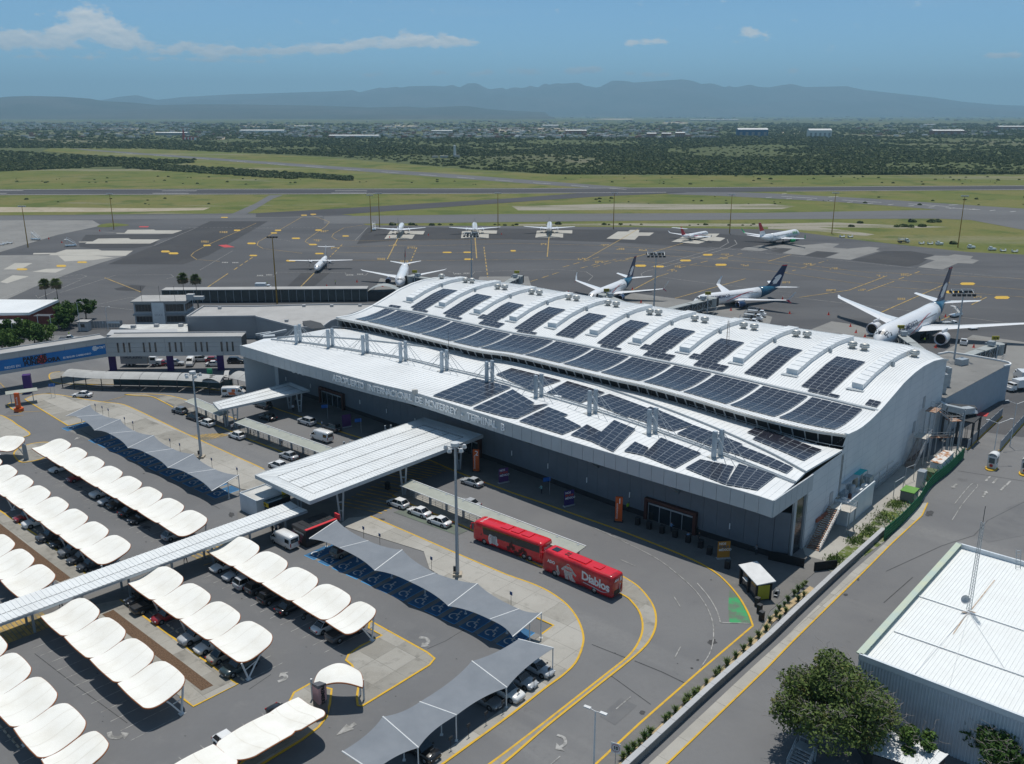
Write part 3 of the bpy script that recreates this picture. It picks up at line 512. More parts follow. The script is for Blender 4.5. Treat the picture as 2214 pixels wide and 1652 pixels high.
for a in((2,1270,1262,45,20),(2,700,915,20,8),(2,2000,1150,30,25),(12,1085,1190,30,10),(12,850,1160,70,18),(23,1730,600,50,28),(23,1128,1212,28,22),(23,1605,755,16,9),(23,1555,825,16,8),(23,1430,785,8,4),(23,890,695,14,4),(23,1720,62,9,5),(32,1395,1140,45,30),(33,670,190,22,12),(33,780,60,14,14),(33,905,402,5,3),(22,870,1320,16,5),(22,980,1385,12,5),(2,2165,540,30,8),(2,420,100,30,6)):blot(*a)
for k in range(70):
 ij,x,y=sr.choice(((2,sr.uniform(100,1900),sr.uniform(700,1600)),(3,sr.uniform(0,2100),sr.uniform(100,1600)),(13,sr.uniform(0,1800),sr.uniform(300,1600))));blot(ij,x,y,sr.uniform(3,12),sr.uniform(2,6))
struct('asphalt_stain',b,mat('oil_stain',(.055,.055,.056),.8,var=.3,scale=2))
b=MB()
for P in([(32,2060,1090),(32,2214,1030),(32,2214,1330),(32,1900,1390),(32,1800,1330),(32,1890,1210)],[(13,1180,480),(13,1330,420),(13,1560,560),(13,1420,650)],[(3,560,820),(3,700,760),(3,830,860),(3,690,930)],[(23,760,1240),(23,940,1080),(23,1080,1150),(23,890,1320)],[(33,330,900),(33,560,700),(33,640,760),(33,420,980)]):b.sheet([T(*p)for p in P],.0712 if P[0][0]!=3 else .0716)
struct('asphalt_patch',b,layered('patch_asphalt',(.155,.156,.158),[(.3,5,.42,.65,(.135,.136,.14),.9)],rough=.9))
# ================================================================ TERMINAL
m_roofw=mat('white_ribbed_roof',(.74,.755,.755),.5,rgb2=(.66,.675,.675),scale=.12,lo=.3,hi=.6)
m_roofm=mat('weathered_roof',(.60,.60,.575),.55,rgb2=(.45,.44,.41),scale=.35)
m_fascia=mat('grey_fascia_panel',(.46,.49,.505),.5,metal=.0,var=.05,scale=.3)
m_wall_d=mat('dark_grey_cladding',(.155,.175,.20),.55,var=.06,scale=.4)
m_plinth=mat('black_plinth',(.03,.031,.035),.5,var=.15)
m_wall_s=mat('pale_blue_grey_cladding',(.70,.72,.73),.5,metal=.0,rgb2=(.62,.65,.67),scale=.25)
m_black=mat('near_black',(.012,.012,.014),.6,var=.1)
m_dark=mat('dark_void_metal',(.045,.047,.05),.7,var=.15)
m_steel=mat('grey_painted_steel',(.36,.40,.43),.45,metal=.3,var=.08)
m_galv=mat('galvanised_steel',(.42,.45,.47),.5,metal=.35,var=.12,scale=1.5)
m_pv=mat('solar_glass',(.0155,.0165,.026),.22,rgb2=(.024,.025,.036),scale=.35,spec=.5)
m_pvf=mat('solar_frame',(.50,.53,.56),.4,metal=.5,var=.05)
m_letter=mat('brushed_letter_metal',(.85,.85,.84),.35,metal=.0,var=.03)
m_glass=mat('dark_glass',(.022,.028,.035),.12,var=.1,spec=.7)
m_skyl=mat('skylight_shell',(.76,.78,.785),.45,rgb2=(.66,.68,.69),scale=.8)
m_rust=mat('rusty_steel',(.24,.10,.05),.85,rgb2=(.38,.30,.24),scale=1.8,lo=.4,hi=.6)
m_ren2=mat('mid_grey_render',(.27,.285,.30),.7,var=.06,scale=.2)
m_wood=mat('brown_door_surround',(.085,.03,.022),.6,var=.15)
def extend(pts,d0=0,d1=0):
 pts=list(pts)
 if d0:pts.insert(0,pts[0]+(pts[0]-pts[1]).normalized()*d0)
 if d1:pts.append(pts[-1]+(pts[-1]-pts[-2]).normalized()*d1)
 return pts
term=thing('terminal_building','long white-roofed airport terminal with wave roof and solar panels','terminal',(0,150,0))
def tp(mb,name,m,sm=False,par=None):
 o=mb.build(name,m,None,sm);
 o.parent=par or term;o.matrix_parent_inverse=(par or term).matrix_basis.inverted()if par is None else Matrix.Identity(4)
 if par is None:o.matrix_parent_inverse=Matrix.Translation((0,-150,0))
 return o
ZR,ZF=12.2,9.8
def M4(x,y,z):return at((900+x/2.46)/1.8508,(1250+y/2.46)/1.8508,z)
fr=resample(smooth([M4(150,328,ZR),M4(600,462,ZR),M4(1000,572,ZR),M4(1500,708,ZR),T(12,1430,112,ZR),T(22,0,362,ZR),T(22,1000,664,ZR),T(22,2000,952,ZR),T(32,50,1035,ZR)],6),61)
sd_=Vector((math.cos(R(49.5)),math.sin(R(49.5)),0));A0=Vector((44.6,126.2,0))
backpx=[(11,620,1192),(11,800,1196),(11,1000,1225),(11,1420,1285),(11,1800,1350),(11,2214,1430),(21,500,1560),(22,960,8),(22,1500,175),(22,2000,340),(32,0,405),(32,400,535)]
rb=resample(smooth([T(*p,12.5)for p in backpx]+[A0+sd_*12.6+Vector((0,0,12.5))],5),61)
seampx=[(11,180,1275),(11,390,1262),(11,700,1275),(11,1000,1300),(11,1600,1372),(11,2214,1490),(22,150,-130),(22,640,5),(22,1200,190),(22,1750,402),(22,2214,612),(32,320,785)]
sm_=resample(smooth([T(*p,12.75)for p in seampx],5),61)
tr_px=[(11,130,1288),(11,500,1330),(11,930,1400),(11,1290,1460),(11,1640,1545),(11,2040,1640),(22,250,115),(22,710,250),(22,1220,420),(22,1790,625),(22,2214,790),(32,230,880)]
tr_=resample(smooth([T(*p,12.4)for p in tr_px],5),61)
# roof decks as ribbed sheets
def deck(name,A,B,m,ribs=.045,step=None,thick=.25,zup=0):
 n=len(A);b=MB();U=Vector((0,0,zup));rows=[]
 for i in range(n-1):
  k=max(1,int((A[i+1]-A[i]).length/(step or .9)))
  for q in range(k):
   t0,t1=q/k,(q+1)/k;tm=t0+.82*(t1-t0)
   a0,a1,a2=(lerp(A[i],A[i+1],t)+U for t in(t0,tm,t1));c0,c1,c2=(lerp(B[i],B[i+1],t)+U for t in(t0,tm,t1));h=Vector((0,0,ribs))
   b.quad(a0,a1,c1,c0);b.quad(a1+h,a2+h,c2+h,c1+h);b.quad(a1,a1+h,c1+h,c1);b.quad(a2+h,a2,c2,c2+h);b.quad(a1,a2,a2+h,a1+h)
 D_=Vector((0,0,thick))
 for i in range(n-1):
  b.quad(B[i]+U,B[i+1]+U,B[i+1]+U-D_,B[i]+U-D_);b.quad(A[i+1]+U,A[i]+U,A[i]+U-D_,A[i+1]+U-D_);b.quad(A[i+1]+U-D_,A[i]+U-D_,B[i]+U-D_,B[i+1]+U-D_)
 for i in(0,n-1):b.quad(A[i]+U,B[i]+U,B[i]+U-D_,A[i]+U-D_)
 return tp(b,name,m)
deck('roof_deck',fr,tr_,m_roofw);deck('roof_deck',[p+Vector((0,0,.12))for p in tr_],sm_,m_roofw);deck('roof_deck',[p+Vector((0,0,.12))for p in sm_],rb,m_roofw)
b=MB()
for i in range(60):b.bar(sm_[i]+Vector((0,0,.2)),sm_[i+1]+Vector((0,0,.2)),.18,.3)
tp(b,'seam_gutter',m_steel)
b=MB()
for dz,w_ in((.16,.22),):
 for off in(0,.9):
  L_=[lerp(tr_[i],sm_[i],off/12)+Vector((0,0,.15))for i in range(61)]
  for i in range(60):b.bar(L_[i],L_[i+1],.2,.28)
tp(b,'mast_gutter',m_steel)
# fascia panels (each panel its own part) with letters
for i in range(0,60,1):
 a,c=fr[i],fr[i+1];d=(c-a).normalized();n=Vector((d.y,-d.x,0));g=d*.03
 b=MB();q=[a+g,c-g]
 for o_ in(0,):
  v=[q[0]+n*.18,q[1]+n*.18,q[1],q[0]]
  lo=[Vector((p.x,p.y,ZF))for p in v];hi=[Vector((p.x,p.y,ZR+.18))for p in v]
  b.add(lo+hi,[(0,1,5,4),(1,2,6,5),(3,0,4,7),(4,5,6,7),(3,2,1,0),(2,3,7,6)])
 tp(b,'fascia_panel',m_fascia)
ret=[fr[-1],Vector((45.0,126.0,ZR))]
for k in range(7):
 a,c=lerp(ret[0],ret[1],k/7),lerp(ret[0],ret[1],(k+1)/7);d=(c-a).normalized();g=d*.03;b=MB();b.bar((a+g+c-g)/2-(c-a)/2+g+Vector((.08,-.06,-1.1)),c-g+Vector((.08,-.06,-1.1)),.2,2.55)
 b=MB();m_=(a+c)/2;b.box((m_.x,m_.y,(ZF+ZR+.18)/2),((c-a).length-.06,.22,ZR+.18-ZF),ang(a,c));tp(b,'fascia_panel',m_fascia)
b=MB();fl=Vector((fr[0].x,fr[0].y,0));
# soffit, clerestory, wall
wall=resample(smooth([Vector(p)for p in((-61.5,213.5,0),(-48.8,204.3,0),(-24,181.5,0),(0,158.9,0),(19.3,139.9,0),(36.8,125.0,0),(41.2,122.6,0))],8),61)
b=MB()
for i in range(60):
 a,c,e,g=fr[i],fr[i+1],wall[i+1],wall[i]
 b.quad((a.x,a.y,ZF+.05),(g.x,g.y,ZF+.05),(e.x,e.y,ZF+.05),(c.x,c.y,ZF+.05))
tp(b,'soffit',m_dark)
WT=7.5
# dark wall built of tall panels
for i in range(60):
 a,c=wall[i],wall[i+1];d=(c-a).normalized();n=Vector((d.y,-d.x,0));L_=(c-a).length;k=2
 b=MB();m_=(a+c)/2;b.box((m_.x,m_.y,(1.05+WT)/2),(L_-.03,.3,WT-1.05),ang(a,c));tp(b,'wall_panel',m_wall_d)
b=MB();
for i in range(60):a,c=wall[i],wall[i+1];m_=(a+c)/2;b.box((m_.x,m_.y,.53),((c-a).length+.02,.42,1.05),ang(a,c))
tp(b,'plinth',m_plinth)
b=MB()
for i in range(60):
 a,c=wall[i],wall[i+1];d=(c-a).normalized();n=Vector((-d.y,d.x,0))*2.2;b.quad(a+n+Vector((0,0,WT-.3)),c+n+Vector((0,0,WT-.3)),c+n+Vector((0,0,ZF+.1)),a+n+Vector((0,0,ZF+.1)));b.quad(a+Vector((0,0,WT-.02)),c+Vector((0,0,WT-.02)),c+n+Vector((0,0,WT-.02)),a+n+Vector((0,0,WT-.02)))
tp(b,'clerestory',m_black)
for t in(10,17,24,31,38,45,52):
 a=wall[t];c=fr[t];o=(Vector((c.x,c.y,0))-Vector((a.x,a.y,0))).normalized();b=MB()
 b.bar(Vector((a.x,a.y,WT-1.2))+o*.2,Vector((c.x,c.y,ZF))-o*.8,.32,.4);b.box((a.x+o.x*.3,a.y+o.y*.3,WT-.1),(.7,.7,.9),ang(a,c));b.bar(Vector((a.x,a.y,WT))+o*.2,Vector((a.x,a.y,ZF+.1))+o*.2,.35);tp(b,'soffit_strut',m_steel)
for i in range(4,60,4):
 a,c=wall[i],wall[i+1];d=(c-a).normalized();n=Vector((d.y,-d.x,0));b=MB();b.box(a+n*.24+Vector((0,0,3.2)),(.14,.14,.95),ang(a,c));tp(b,'wall_lamp',m_letter)
 # letters along the fascia
def along(pts,s0):
 acc=0
 for a,c in zip(pts,pts[1:]):
  L_=(c-a).length
  if acc+L_>=s0:return lerp(a,c,(s0-acc)/L_),(c-a).normalized()
  acc+=L_
 return pts[-1],(pts[-1]-pts[-2]).normalized()
def arclen_at(pts,P):
 best=1e9;acc=0;r=0
 for a,c in zip(pts,pts[1:]):
  L_=(c-a).length;t=max(0,min(1,(P-a).dot(c-a)/L_**2));dd=(lerp(a,c,t)-P).length
  if dd<best:best=dd;r=acc+t*L_
  acc+=L_
 return r
s0=arclen_at(fr,M4(1085,595,ZR));s1=arclen_at(fr,T(12,2115,350,ZR));txt='AEROPUERTO INTERNACIONAL DE MONTERREY - TERMINAL B'
stp=(s1-s0)/(len(txt)-1)
for k,ch in enumerate(txt):
 if ch==' ':continue
 p_,d=along(fr,s0+k*stp);n=Vector((d.y,-d.x,0));b=MB();b.text(ch,1.75,Vector((p_.x,p_.y,(ZF+ZR)/2+.1))+n*.2,d,(0,0,1),.2,bold=.045);tp(b,'letter',m_letter)
 # company sign on the wall
p_,d=along(wall,arclen_at(wall,Vector((-52.3,207,0))));n=Vector((d.y,-d.x,0))
b=MB();b.text('OMA',2.9,Vector((p_.x,p_.y,6.1))+n*.2+d*3.1,d,(0,0,1),.14,bold=.06);tp(b,'sign_lettering',m_letter)
b=MB()
for q in range(3):
 L1=[Vector((p_.x,p_.y,5.75+q*.52))+n*.22+d*(-3.4+.35*q+t*3.9)+Vector((0,0,.55*t*t))for t in[i/8 for i in range(9)]]
 for i in range(8):t=i/8;b.quad(L1[i]-Vector((0,0,.17)),L1[i+1]-Vector((0,0,.17)),L1[i+1]+Vector((0,0,.14)),L1[i]+Vector((0,0,.14)))
tp(b,'sign_emblem',mat('sign_red',(.55,.02,.03),.5,var=.05))
# doors
for(base,wdt,t)in((Vector((-40.3,197.3,0)),8.5,1),(T(22,1400,1230),9.0,2),(T(12,1830,600),9,3)):
 s_=arclen_at(wall,base);p_,d=along(wall,s_);n=Vector((d.y,-d.x,0));b=MB();az_=math.atan2(d.y,d.x)
 for sx in(-1,1):b.box(p_+d*sx*wdt/2+n*.35+Vector((0,0,1.75)),(.5,1.1,3.5),az_)
 b.box(p_+n*.35+Vector((0,0,3.65)),(wdt+.5,1.1,.5),az_);dr=tp(b,'entrance_surround',m_wood)
 b=MB();b.box(p_+n*.26+Vector((0,0,1.7)),(wdt-.5,.12,3.3),az_);tp(b,'entrance_glazing',m_glass)
 b=MB()
 for q in range(5):b.box(p_+n*.36+d*(-wdt/2+.3+q*(wdt-.6)/4)+Vector((0,0,1.5)),(.1,.1,2.9),az_)
 b.box(p_+n*.36+Vector((0,0,2.9)),(wdt-.5,.12,.25),az_);tp(b,'door_frame',m_galv)
 # left end block of the front hall
a=T(1,2080,1345,ZR);ww=Vector((wall[0].x,wall[0].y,0))
b=MB();e=[Vector((fr[0].x,fr[0].y,0)),ww+Vector((2.2,1.2,0)),ww+Vector((20,15,0)),Vector((tr_[0].x-2,tr_[0].y+4,0))]
b.prism([fr[0]+Vector((.3,.6,0)),ww+Vector((1.5,-.5,0)),rb[0]+Vector((2,-2,0)),sm_[0],tr_[0]+Vector((.3,.2,0))],0,ZR-.35);tp(b,'end_wall',m_wall_s)
b=MB();b.box(ww+Vector((.2,-.3,4.4)),(.35,.35,8.8),.3);tp(b,'corner_post',m_galv)
# right side wall (gable) with course joints: panels
prof=[(12.6,14.9),(14.6,14.75),(17,14.5),(19.8,14.42),(23.5,14.65),(27.6,15.2),(33.5,16.4),(39.0,17.6),(44.5,18.25),(49.8,18.45),(56.1,18.15),(62.4,17.3),(66.5,16.3)]
def pz(s):
 if s<12.6:return ZR
 for(a,za),(c,zc)in zip(prof,prof[1:]):
  if s<=c:return lerp(za,zc,(s-a)/(c-a))
 return prof[-1][1]
gs=[i*66.5/48 for i in range(49)];nrm=Vector((sd_.y,-sd_.x,0))
nc=12;seg=9
for q in range(seg):
 s_a,s_b=q*66.5/seg,(q+1)*66.5/seg
 for r_ in range(13):
  z0,z1=r_*1.45,(r_+1)*1.45;k=6;top=[min(z1-.03,pz(lerp(s_a,s_b,t/k)+(.05 if t<k else-.05))-.1)for t in range(k+1)]
  if max(top)<=z0+.02:continue
  top=[max(z0+.01,t)for t in top];b=MB();P0=[A0+sd_*lerp(s_a+.03,s_b-.03,t/k)for t in range(k+1)]
  for t in range(k):b.quad(P0[t]+Vector((0,0,z0)),P0[t+1]+Vector((0,0,z0)),P0[t+1]+Vector((0,0,top[t+1])),P0[t]+Vector((0,0,top[t])))
  tp(b,'cladding_panel',m_wall_s)
b=MB();bk_=[A0+sd_*s_-nrm*.06 for s_ in gs]
for i in range(48):b.quad(bk_[i],bk_[i+1],bk_[i+1]+Vector((0,0,pz(gs[i+1])-.15)),bk_[i]+Vector((0,0,pz(gs[i])-.15)))
tp(b,'gable_backing',m_steel)
b=MB();b.box(Vector((43.0,124.9,4.9)),(2.6,.2,9.7),R(49));tp(b,'stair_glazing',m_glass);b=MB();b.box(Vector((41.9,123.6,4.9)),(.8,.35,9.75),R(49));b.box(Vector((44.3,126.2,4.9)),(.3,.4,9.75),R(49));tp(b,'corner_pier',m_fascia)
# ---- wave roof: curves of constant height fixed by the eave, the middle gutter and the crest
eave_px=[(11,700,1098),(11,1000,1160),(11,1420,1262),(11,1900,1375),(21,0,1420),(21,500,1535),(21,900,1630),(22,1100,20),(22,1500,125),(22,2000,270),(32,300,395),(32,640,470)]
gut_px=[(11,1130,995),(11,1500,1055),(11,2000,1165),(21,0,1200),(21,700,1365),(21,1400,1530),(21,2000,1600),(32,0,10),(32,500,120),(32,905,200)]
NU=121
def gl(s):return A0+sd_*s+Vector((0,0,pz(s)))
eave=smooth([T(*p,14.8)for p in eave_px[:-1]]+[gl(13.6)],6);eave=resample(eave,NU)
crest_px=[(11,1580,752),(11,1830,775),(11,2100,805),(21,480,905),(21,1160,1010),(21,1950,1135),(31,640,1275),(31,1150,1365)]
crest=resample(smooth([T(*p,pz(57.5))for p in crest_px]+[gl(57.5)],6),NU)
import bisect
def roof_pt(u,s):
 """u 0..1 along the hall, s = distance from the gable front (profile abscissa)"""
 f=u*(NU-1);i=min(NU-2,int(f));t=f-i
 e=lerp(eave[i],eave[i+1],t);c=lerp(crest[i],crest[i+1],t);k=(s-13.6)/(57.5-13.6)
 p_=e+(c-e)*k;return Vector((p_.x,p_.y,pz(max(13.6,s))))
SS=[13.6+i*(66.5-13.6)/44 for i in range(45)]
NS=220
def strip_roof():
 b=MB();h=.06
 for q in range(NS):
  u0,u1=q/NS,(q+1)/NS;um=u0+(u1-u0)*.84
  A=[roof_pt(u0,s)for s in SS];B=[roof_pt(um,s)for s in SS];C=[roof_pt(u1,s)for s in SS];H=Vector((0,0,h))
  for j in range(44):
   b.quad(A[j],B[j],B[j+1],A[j+1]);b.quad(B[j]+H,C[j]+H,C[j+1]+H,B[j+1]+H);b.quad(B[j],B[j]+H,B[j+1]+H,B[j+1]);b.quad(C[j]+H,C[j],C[j+1],C[j+1]+H)
 return tp(b,'wave_roof',m_roofw)
strip_roof()
b=MB()
for u in(0,1):
 L_=[roof_pt(u,s)for s in SS]
 for j in range(44):b.bar(L_[j]+Vector((0,0,.05)),L_[j+1]+Vector((0,0,.05)),.7,.3)
tp(b,'roof_verge',m_roofw)
b=MB()
for i in range(NU-1):
 e0,e1=eave[i],eave[i+1];b.bar(e0-Vector((0,0,.25)),e1-Vector((0,0,.25)),.35,.4)
tp(b,'eave_gutter',m_roofm)
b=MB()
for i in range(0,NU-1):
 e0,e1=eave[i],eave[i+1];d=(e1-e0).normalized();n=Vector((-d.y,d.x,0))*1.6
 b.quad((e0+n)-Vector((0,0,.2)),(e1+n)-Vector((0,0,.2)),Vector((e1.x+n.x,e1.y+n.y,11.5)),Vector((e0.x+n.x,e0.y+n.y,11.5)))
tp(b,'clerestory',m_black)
b=MB()
for i in range(0,NU-1,2):
 e0=eave[i];d=(eave[i+1]-e0).normalized();n=Vector((-d.y,d.x,0));b.bar(e0-Vector((0,0,.4)),Vector((e0.x,e0.y,12.4))+n*1.2,.15)
tag(tp(b,'eave_brace',m_steel),kind='stuff')
b=MB()
for k in range(60):b.bar(roof_pt(k/60,27.8)+Vector((0,0,.12)),roof_pt((k+1)/60,27.8)+Vector((0,0,.12)),.75,.22)
tp(b,'roof_gutter',m_galv)
b=MB()
for i in range(60):
 L_=roof_pt(i/60,66.5);M_=roof_pt((i+1)/60,66.5);b.quad(M_,L_,Vector((L_.x,L_.y,0)),Vector((M_.x,M_.y,0)))
tp(b,'rear_wall',m_wall_s)
b=MB();L_=[roof_pt(0,s)for s in SS]
for j in range(44):b.quad(L_[j+1],L_[j],Vector((L_[j].x,L_[j].y,0)),Vector((L_[j+1].x,L_[j+1].y,0)))
tp(b,'left_gable',m_wall_s)
b=MB();b.prism([rb[0],rb[20],rb[40],rb[60],eave[-1],eave[80],eave[40],eave[0]],0,11.6);tp(b,'valley_roof',m_roofm)
b=MB()
for i in range(0,60):
 for z in(12.3,12.9):a=lerp(rb[i],eave[i*2],.45);c=lerp(rb[i+1],eave[i*2+2],.45);b.bar((a.x,a.y,z),(c.x,c.y,z),.07)
 a=lerp(rb[i],eave[i*2],.45);b.bar((a.x,a.y,11.5),(a.x,a.y,12.95),.07)
tp(b,'walkway_railing',m_galv)
b=MB()
for k in range(40):
 a=lerp(rb[k//4],eave[k//2],.35);b.box((a.x,a.y,12.0),(1.0,.5,.8),.4*k)
tp(b,'roof_plant',m_dark)
# skylight ribs and roof vents
NB=11
ribs=[(11,1325,925,1700,765),(11,1600,975,1950,800),(11,1890,1040,2280,840),(21,0,1100,420,905),(21,312,1165,740,950),(21,668,1230,1090,1010),(21,1050,1305,1480,1070),(21,1465,1385,1880,1130),(21,1912,1480,2430,1195),(31,185,1570,590,1270),(31,745,1690,1090,1350)]
def inv_roof(ij,x,y,z0=16.5):
 """nearest (u,s) on the roof for an image point"""
 best=None
 ii,jj=divmod(ij,10);o=Vector((0,0,CAM_H));r_=(T(ij,x,y,0)-o).normalized()
 for rng_u,rng_s in(([i/60 for i in range(61)],SS),):
  for u in rng_u:
   for s in rng_s:
    p_=roof_pt(u,s)-o;d_=(p_-r_*p_.dot(r_)).length
    if best is None or d_<best[0]:best=(d_,u,s)
 _,u,s=best
 for st in(.012,.004,.0012):
  for du in(-1,0,1):
   for ds in(-1,0,1):
    uu,s2=u+du*st,s+ds*st*60;p_=roof_pt(uu,s2)-o;d_=(p_-r_*p_.dot(r_)).length
    if d_<best[0]:best=(d_,uu,s2)
  _,u,s=best
 return best[1],best[2]
UB=[]
for(ij,x0,y0,x1,y1)in ribs:
 u0,s0_=inv_roof(ij,x0+30,y0+8);UB.append(u0)
 S_=[33.4+i*(57.3-33.4)/14 for i in range(15)];wd=.0085;h=.95
 b=MB();rows=[]
 for k,s in enumerate(S_):
  hh=h
  l=roof_pt(u0-wd,s);r_=roof_pt(u0+wd,s);U=Vector((0,0,hh));rows.append((l,l+U,r_+U,r_))
 for k in range(14):
  a,c=rows[k],rows[k+1]
  b.quad(a[1],a[2],c[2],c[1]);b.quad(a[0],a[1],c[1],c[0]);b.quad(a[2],a[3],c[3],c[2])
 b.quad(*reversed(rows[0]));b.quad(*rows[-1]);sk=tp(b,'skylight',m_skyl)
 b=MB()
 for k in range(0,15,1):a=rows[k];b.bar(a[1]+Vector((0,0,.03)),a[2]+Vector((0,0,.03)),.12,.08)
 tp(b,'skylight_rib',m_steel if False else m_roofw,par=None)
 b=MB();p0=roof_pt(u0,32.8);b.box(p0+Vector((0,0,.05)),(3.2,1.2,.12),R(-42));tp(b,'skylight_flashing',m_galv)
 p0=roof_pt(u0+wd*1.6,45.0);b=MB();b.box(p0+Vector((0,0,.5)),(.5,.6,.8),.4);b.tube([p0,p0+Vector((0,0,1.1))],.09,6);tp(b,'roof_camera',m_steel)
vents=[(11,1605,762),(11,1812,798),(11,1868,806),(11,2088,845),(11,2150,853),(21,172,892),(21,237,902),(21,488,943),(21,557,955),(21,828,1000),(21,900,1012),(21,1190,1058),(21,1268,1072),(21,1580,1123),(21,1664,1138),(21,2000,1192),(21,2090,1207),(31,237,1268),(31,337,1283),(31,727,1348),(31,835,1366),(31,1262,1435)]
vm=None
for(ij,x,y)in vents:
 u,s=inv_roof(ij,x,y);p_=roof_pt(u,s)
 if vm is None:
  b=MB();b.lathe([(.0,0),(.6,0),(.6,.55),(.95,.6),(.95,.75),(.65,.82),(.98,.95),(.98,1.1),(.7,1.18),(.85,1.25),(.5,1.45),(0,1.5)],16);vm=b.mesh('roof_vent',mat('vent_metal',(.60,.585,.545),.45,metal=.4,var=.1),True)
 o=bpy.data.objects.new('roof_vent',vm);col.objects.link(o);o.parent=term;o.matrix_parent_inverse=Matrix.Translation((0,-150,0));o.location=p_
 # ---- solar panels
pvs=[]
def panel(q):pvs.append(q)
def pv_patch(fn,u0,u1,s0,s1,nu,ns,gap_u=.0,lift=.16):
 for i in range(nu):
  for j in range(ns):
   ua,ub=lerp(u0,u1,i/nu),lerp(u0,u1,(i+1)/nu);sa,sb=lerp(s0,s1,j/ns),lerp(s0,s1,(j+1)/ns)
   gu,gs_=(ub-ua)*.018,(sb-sa)*.03;U=Vector((0,0,lift))
   panel([fn(ua+gu,sa+gs_)+U,fn(ub-gu,sa+gs_)+U,fn(ub-gu,sb-gs_)+U,fn(ua+gu,sb-gs_)+U])
   # lower field: bays between white gaps (from image)
gaps=[(11,930,1140,1280,1035),(11,1190,1210,1510,1082),(11,1440,1245,1740,1130),(11,1690,1310,2000,1185),(11,1930,1355,2214,1265),(21,100,1440,400,1312),(21,420,1510,710,1375),(21,760,1580,1040,1440),(21,1140,1660,1400,1515),(22,1500,100,1720,-40),(22,1920,195,2190,20),(32,150,305,400,110)]
u_first=inv_roof(11,865,1105)[0];u_last=inv_roof(32,630,400)[0]
ug=[u_first]+[inv_roof(g[0],(g[1]+g[3])/2,(g[2]+g[4])/2)[0]for g in gaps]+[u_last]
ug=sorted(ug)
for a,c in zip(ug,ug[1:]):
 if c-a<.03:continue
 nu=max(2,round((c-a)*(eave[-1]-eave[0]).length/2.08));pv_patch(roof_pt,a+.0028,c-.0028,15.5,26.9,nu,11)
 # upper fields between skylight ribs
for k in range(len(UB)):
 u0=UB[k];nx=UB[k+1]if k+1<len(UB)else UB[k]+(UB[k]-UB[k-1]);du=nx-u0
 a,c=u0+du*.30,u0+du*.74
 if k+1<=len(UB)-1:
  if k in(2,6,7):pv_patch(roof_pt,a-.11*du,c-.02*du,31.11,33.25,5,2)
  elif k not in(4,8):pv_patch(roof_pt,c-.30*du,c+.16*du,28.6,29.53,3,1)
  pv_patch(roof_pt,a,c,29.72 if k not in(2,6,7)else 33.35,43.4-(1.5 if k in(2,7)else 0),4,13 if k not in(2,6,7)else 9)
  if k in(2,6,7):pv_patch(roof_pt,a+.10*du,c+.22*du,28.6,31.02,4,2)
 else:pv_patch(roof_pt,u0+.030,u0+.048,28.69,30.74,2,2)
u_,s_=inv_roof(11,1215,992);pv_patch(roof_pt,u_-.014,u_+.014,28.41,29.53,3,1)
# front roof fields: parametric on (t along 0..1, k across front..back)
def front_pt(t,k):
 f=t*60;i=min(59,int(f));q=f-i;A=lerp(fr[i],fr[i+1],q);B=lerp(tr_[i],tr_[i+1],q);return lerp(A,B,k)
def mid_pt(t,k):
 f=t*60;i=min(59,int(f));q=f-i;A=lerp(tr_[i],tr_[i+1],q)+Vector((0,0,.12));B=lerp(sm_[i],sm_[i+1],q);return lerp(A,B,k)
def back_pt(t,k):
 f=t*60;i=min(59,int(f));q=f-i;return lerp(lerp(sm_[i],sm_[i+1],q)+Vector((0,0,.12)),lerp(rb[i],rb[i+1],q),k)
def inv(fn,ij,x,y):
 o=Vector((0,0,CAM_H));r_=(T(ij,x,y,0)-o).normalized();best=(1e9,0,0)
 for i in range(121):
  for k in range(21):
   p_=fn(i/120,k/20)-o;d_=(p_-r_*p_.dot(r_)).length
   if d_<best[0]:best=(d_,i/120,k/20)
 return best[1],best[2]
def field(fn,a,c,nx,ny):
 """field from image corner a (left-front) to c (right-front): each (ij,x,y); third entry of a is back-left"""
 (t0,k0),(t1,k1),(t2,k2),(t3,k3)=[inv(fn,*q)for q in(a[0],c[0],c[1],a[1])]
 for i in range(nx):
  for j in range(ny):
   def bl(x,y):return fn(lerp(lerp(t0,t1,x),lerp(t3,t2,x),y),lerp(lerp(k0,k1,x),lerp(k3,k2,x),y))+Vector((0,0,.2))
   g=.02;panel([bl((i+g)/nx,(j+g)/ny),bl((i+1-g)/nx,(j+g)/ny),bl((i+1-g)/nx,(j+1-g)/ny),bl((i+g)/nx,(j+1-g)/ny)])
field(front_pt,((12,1535,130),(12,1880,-35)),((12,1850,215),(12,2200,55)),4,7)
field(front_pt,((12,1870,235),(12,2214,75)),((12,2150,318),(12,2400,190)),4,5);field(front_pt,((12,2150,318),(12,2330,225)),((22,40,330),(22,320,200)),2,6)
field(front_pt,((22,65,340),(22,320,225)),((22,230,395),(22,490,285)),3,5);field(front_pt,((22,230,395),(22,430,305)),((22,440,467),(22,610,385)),4,4)
field(front_pt,((22,500,460),(22,640,385)),((22,690,525),(22,810,455)),3,3);field(front_pt,((22,690,525),(22,880,350)),((22,880,595),(22,1070,415)),3,8)
field(front_pt,((22,965,590),(22,1070,533)),((22,1140,650),(22,1190,575)),3,3);field(front_pt,((22,1140,650),(22,1300,500)),((22,1410,755),(22,1630,610)),5,8)
field(front_pt,((22,1485,745),(22,1610,670)),((22,1850,890),(22,1930,760)),5,6);field(front_pt,((22,1850,890),(22,1960,720)),((22,2130,962),(22,2300,830)),4,8)
field(mid_pt,((11,2080,1595),(11,2214,1545)),((22,150,75),(22,420,0)),6,6)
